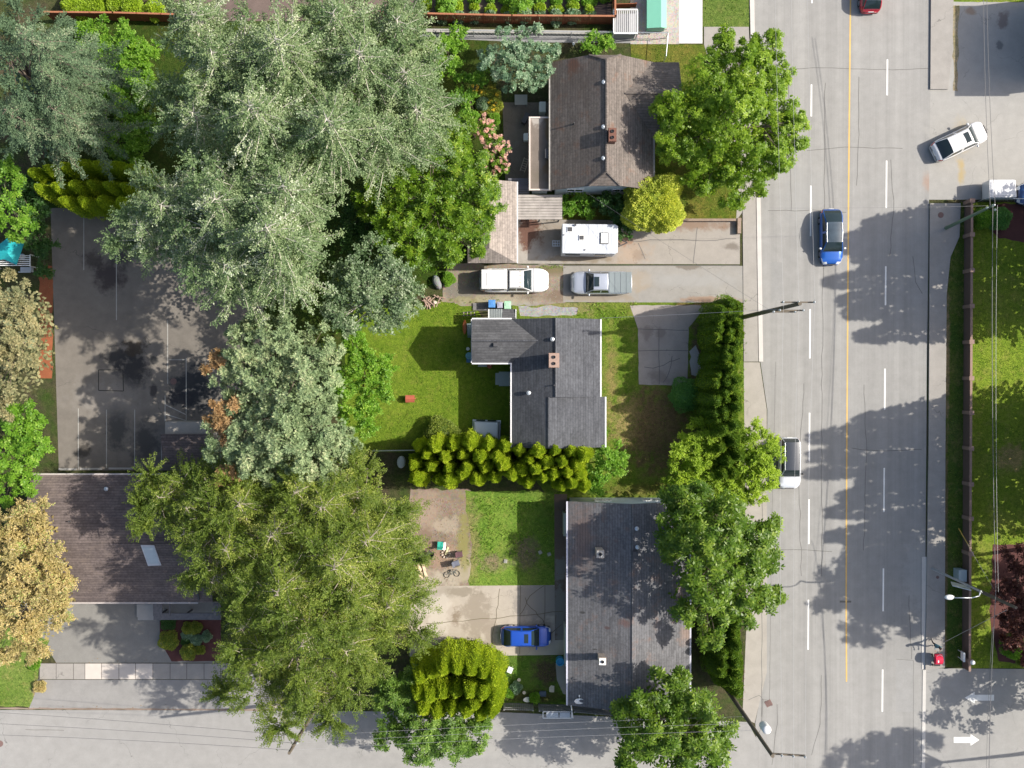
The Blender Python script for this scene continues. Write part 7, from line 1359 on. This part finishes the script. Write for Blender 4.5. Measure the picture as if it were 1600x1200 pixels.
# ---- trees just outside the right edge whose shadows lie on the road
for i, (x, y, hh) in enumerate([(1655, 318, 15), (1665, 333, 16.8), (1660, 350, 16.9), (1664, 366, 16.2), (1660, 400, 18.2), (1672, 384, 16), (1655, 432, 17.0), (1652, 453, 16.4), (1655, 490, 15.6), (1690, 345, 17), (1690, 470, 15),
                                (1660, 622, 15.9), (1668, 640, 19.9), (1672, 668, 20.2), (1666, 695, 20.0), (1664, 720, 16), (1660, 737, 17.2), (1662, 760, 18.2), (1668, 797, 18.6), (1690, 650, 18), (1695, 700, 17), (1690, 780, 16)]):
    p0 = P(x, y); root = thing('park_conifer', 'tall conifer just right of the picture, '+ORD[i]+' of those shading the road', 'tree', (p0.x, p0.y, 0), 'conifers beside the picture')
    s = MB(); s.tube(p0, (p0.x, p0.y, hh), .2, .02, 6); s.build('trunk', M['bark'], root)
    n = 1500; z = RNG.random(n)**.8; a = RNG.uniform(0, 6.283, n); rr = ((1-z)**.8*1.5+.12)*(1+.38*np.sin(z*34+a*3)*np.sin(a*5+z*9))*RNG.uniform(.5, 1.1, n)
    pos = np.stack([p0.x+rr*np.cos(a), p0.y+rr*np.sin(a), 1.6+z*(hh-1.6)], 1); ax = np.stack([np.cos(a), np.sin(a), 0*a-.2], 1)
    quads_mesh('crown', leaf_quads(pos, ax, rdir(n, .2), np.full(n, .5), .3), RNG.random(n), [MATS['dark']], root)
def off_tree(label, px, py, R_, hh, nn=16000):
    p0 = P(px, py); root = thing('park_tree', label, 'tree', (p0.x, p0.y, 0))
    NC = 46; C = np.array([p0.x, p0.y, hh-R_])+rdir(NC, -.5)*np.array([R_, R_, R_*.95])*RNG.uniform(.35, 1.35, (NC, 1)); D = unit(C-np.array([p0.x, p0.y, hh-R_]))
    Q, ci = rosettes(C, np.full(NC, 1.0), D, nn//1100, 6, .34, .2); quads_mesh('crown', Q, RNG.random(len(Q)), [MATS['chestnut']], root)
    limbs(root, (p0.x, p0.y), C, M['bark'], hh*.3, .2)
off_tree('broad tree just right of the picture beside the maroon maple', 1668, 885, 3.4, 17.0, 40000)
off_tree('broad tree just right of the picture, above the maroon maple', 1662, 850, 2.6, 15.5, 30000)
off_tree('round tree right of the picture beside the long lawn', 1655, 905, 3.0, 12, 30000)
off_tree('small tree just right of the picture at the east street', 1668, 1050, 3.0, 9.0, 26000)
off_tree('broad tree right of the picture near the bottom of the east street', 1690, 1166, 3.2, 17.5, 36000)

# ---- loose ground cover: grass tufts on the lawns, leaf litter, small stones
def scatter(name, areas, per_m2, size, wd, mat, z=.03, up=.8, mask=None):
    Ps = []
    for (x0, y0, x1, y1) in areas:
        a = P(x0, y1); b = P(x1, y0); n = int((b.x-a.x)*(b.y-a.y)*per_m2); p = np.stack([RNG.uniform(a.x, b.x, n), RNG.uniform(a.y, b.y, n), np.full(n, z)], 1)
        Ps.append(p)
    p = np.concatenate(Ps); keep = (np.sin(p[:, 0]*2.1+1.3*np.sin(p[:, 1]*1.7))+np.sin(p[:, 1]*2.7+1.1*np.sin(p[:, 0]*2.3))+RNG.normal(0, .9, len(p))) > -.3; p = p[keep]; n = len(p)
    Q = leaf_quads(p, rdir(n)*np.array([1, 1, .2])+np.array([0, 0, up]), rdir(n)*.5+np.array([.2, 0, .7]), size*RNG.uniform(.5, 1.3, n), wd)
    o = quads_mesh(name, Q, RNG.random(n), [MATS.get(mat) or mat], None, (0, 0, 0)); o['kind'] = 'stuff'; return o
scatter('lawn_grass', [(640, 475, 720, 700), (720, 572, 797, 700), (560, 640, 640, 700), (940, 480, 984, 700), (945, 610, 1040, 775), (730, 775, 862, 914), (800, 1026, 862, 1080), (1522, 380, 1640, 850), (1522, 850, 1550, 1038), (1098, -20, 1168, 40), (-20, 1035, 48, 1100), (1482, 480, 1503, 1038), (1080, 300, 1150, 340), (1000, 72, 1080, 92)], 38, .13, .05, 'grass', .035)
scatter('tall_grass', [(840, 414, 880, 421), (700, 466, 800, 474), (905, 472, 1000, 477), (1150, 470, 1166, 760), (740, 775, 862, 870), (905, 478, 980, 500), (790, 1026, 800, 1095), (655, 424, 700, 445)], 30, .28, .06, 'fresh', .03)
lit = leafmat('fallen_leaf', (.16, .09, .045), (.30, .19, .09), None, .1, .8)
scatter('leaf_litter', [(1060, 345, 1156, 356), (640, 775, 725, 910), (985, 380, 1010, 410), (812, 346, 850, 390), (830, 414, 900, 424), (95, 1028, 240, 1036), (62, 420, 80, 580), (40, 1100, 400, 1109), (866, 780, 884, 900), (1150, 700, 1166, 1100)], 10, .09, .06, lit, .045, .2)
stone = asphalt('loose_stone', (.34, .32, .29), grain=.3)
scatter('loose_gravel', [(812, 480, 905, 492), (700, 440, 870, 474), (650, 780, 725, 912), (985, -20, 1060, 66)], 22, .07, .06, stone, .05, .3)
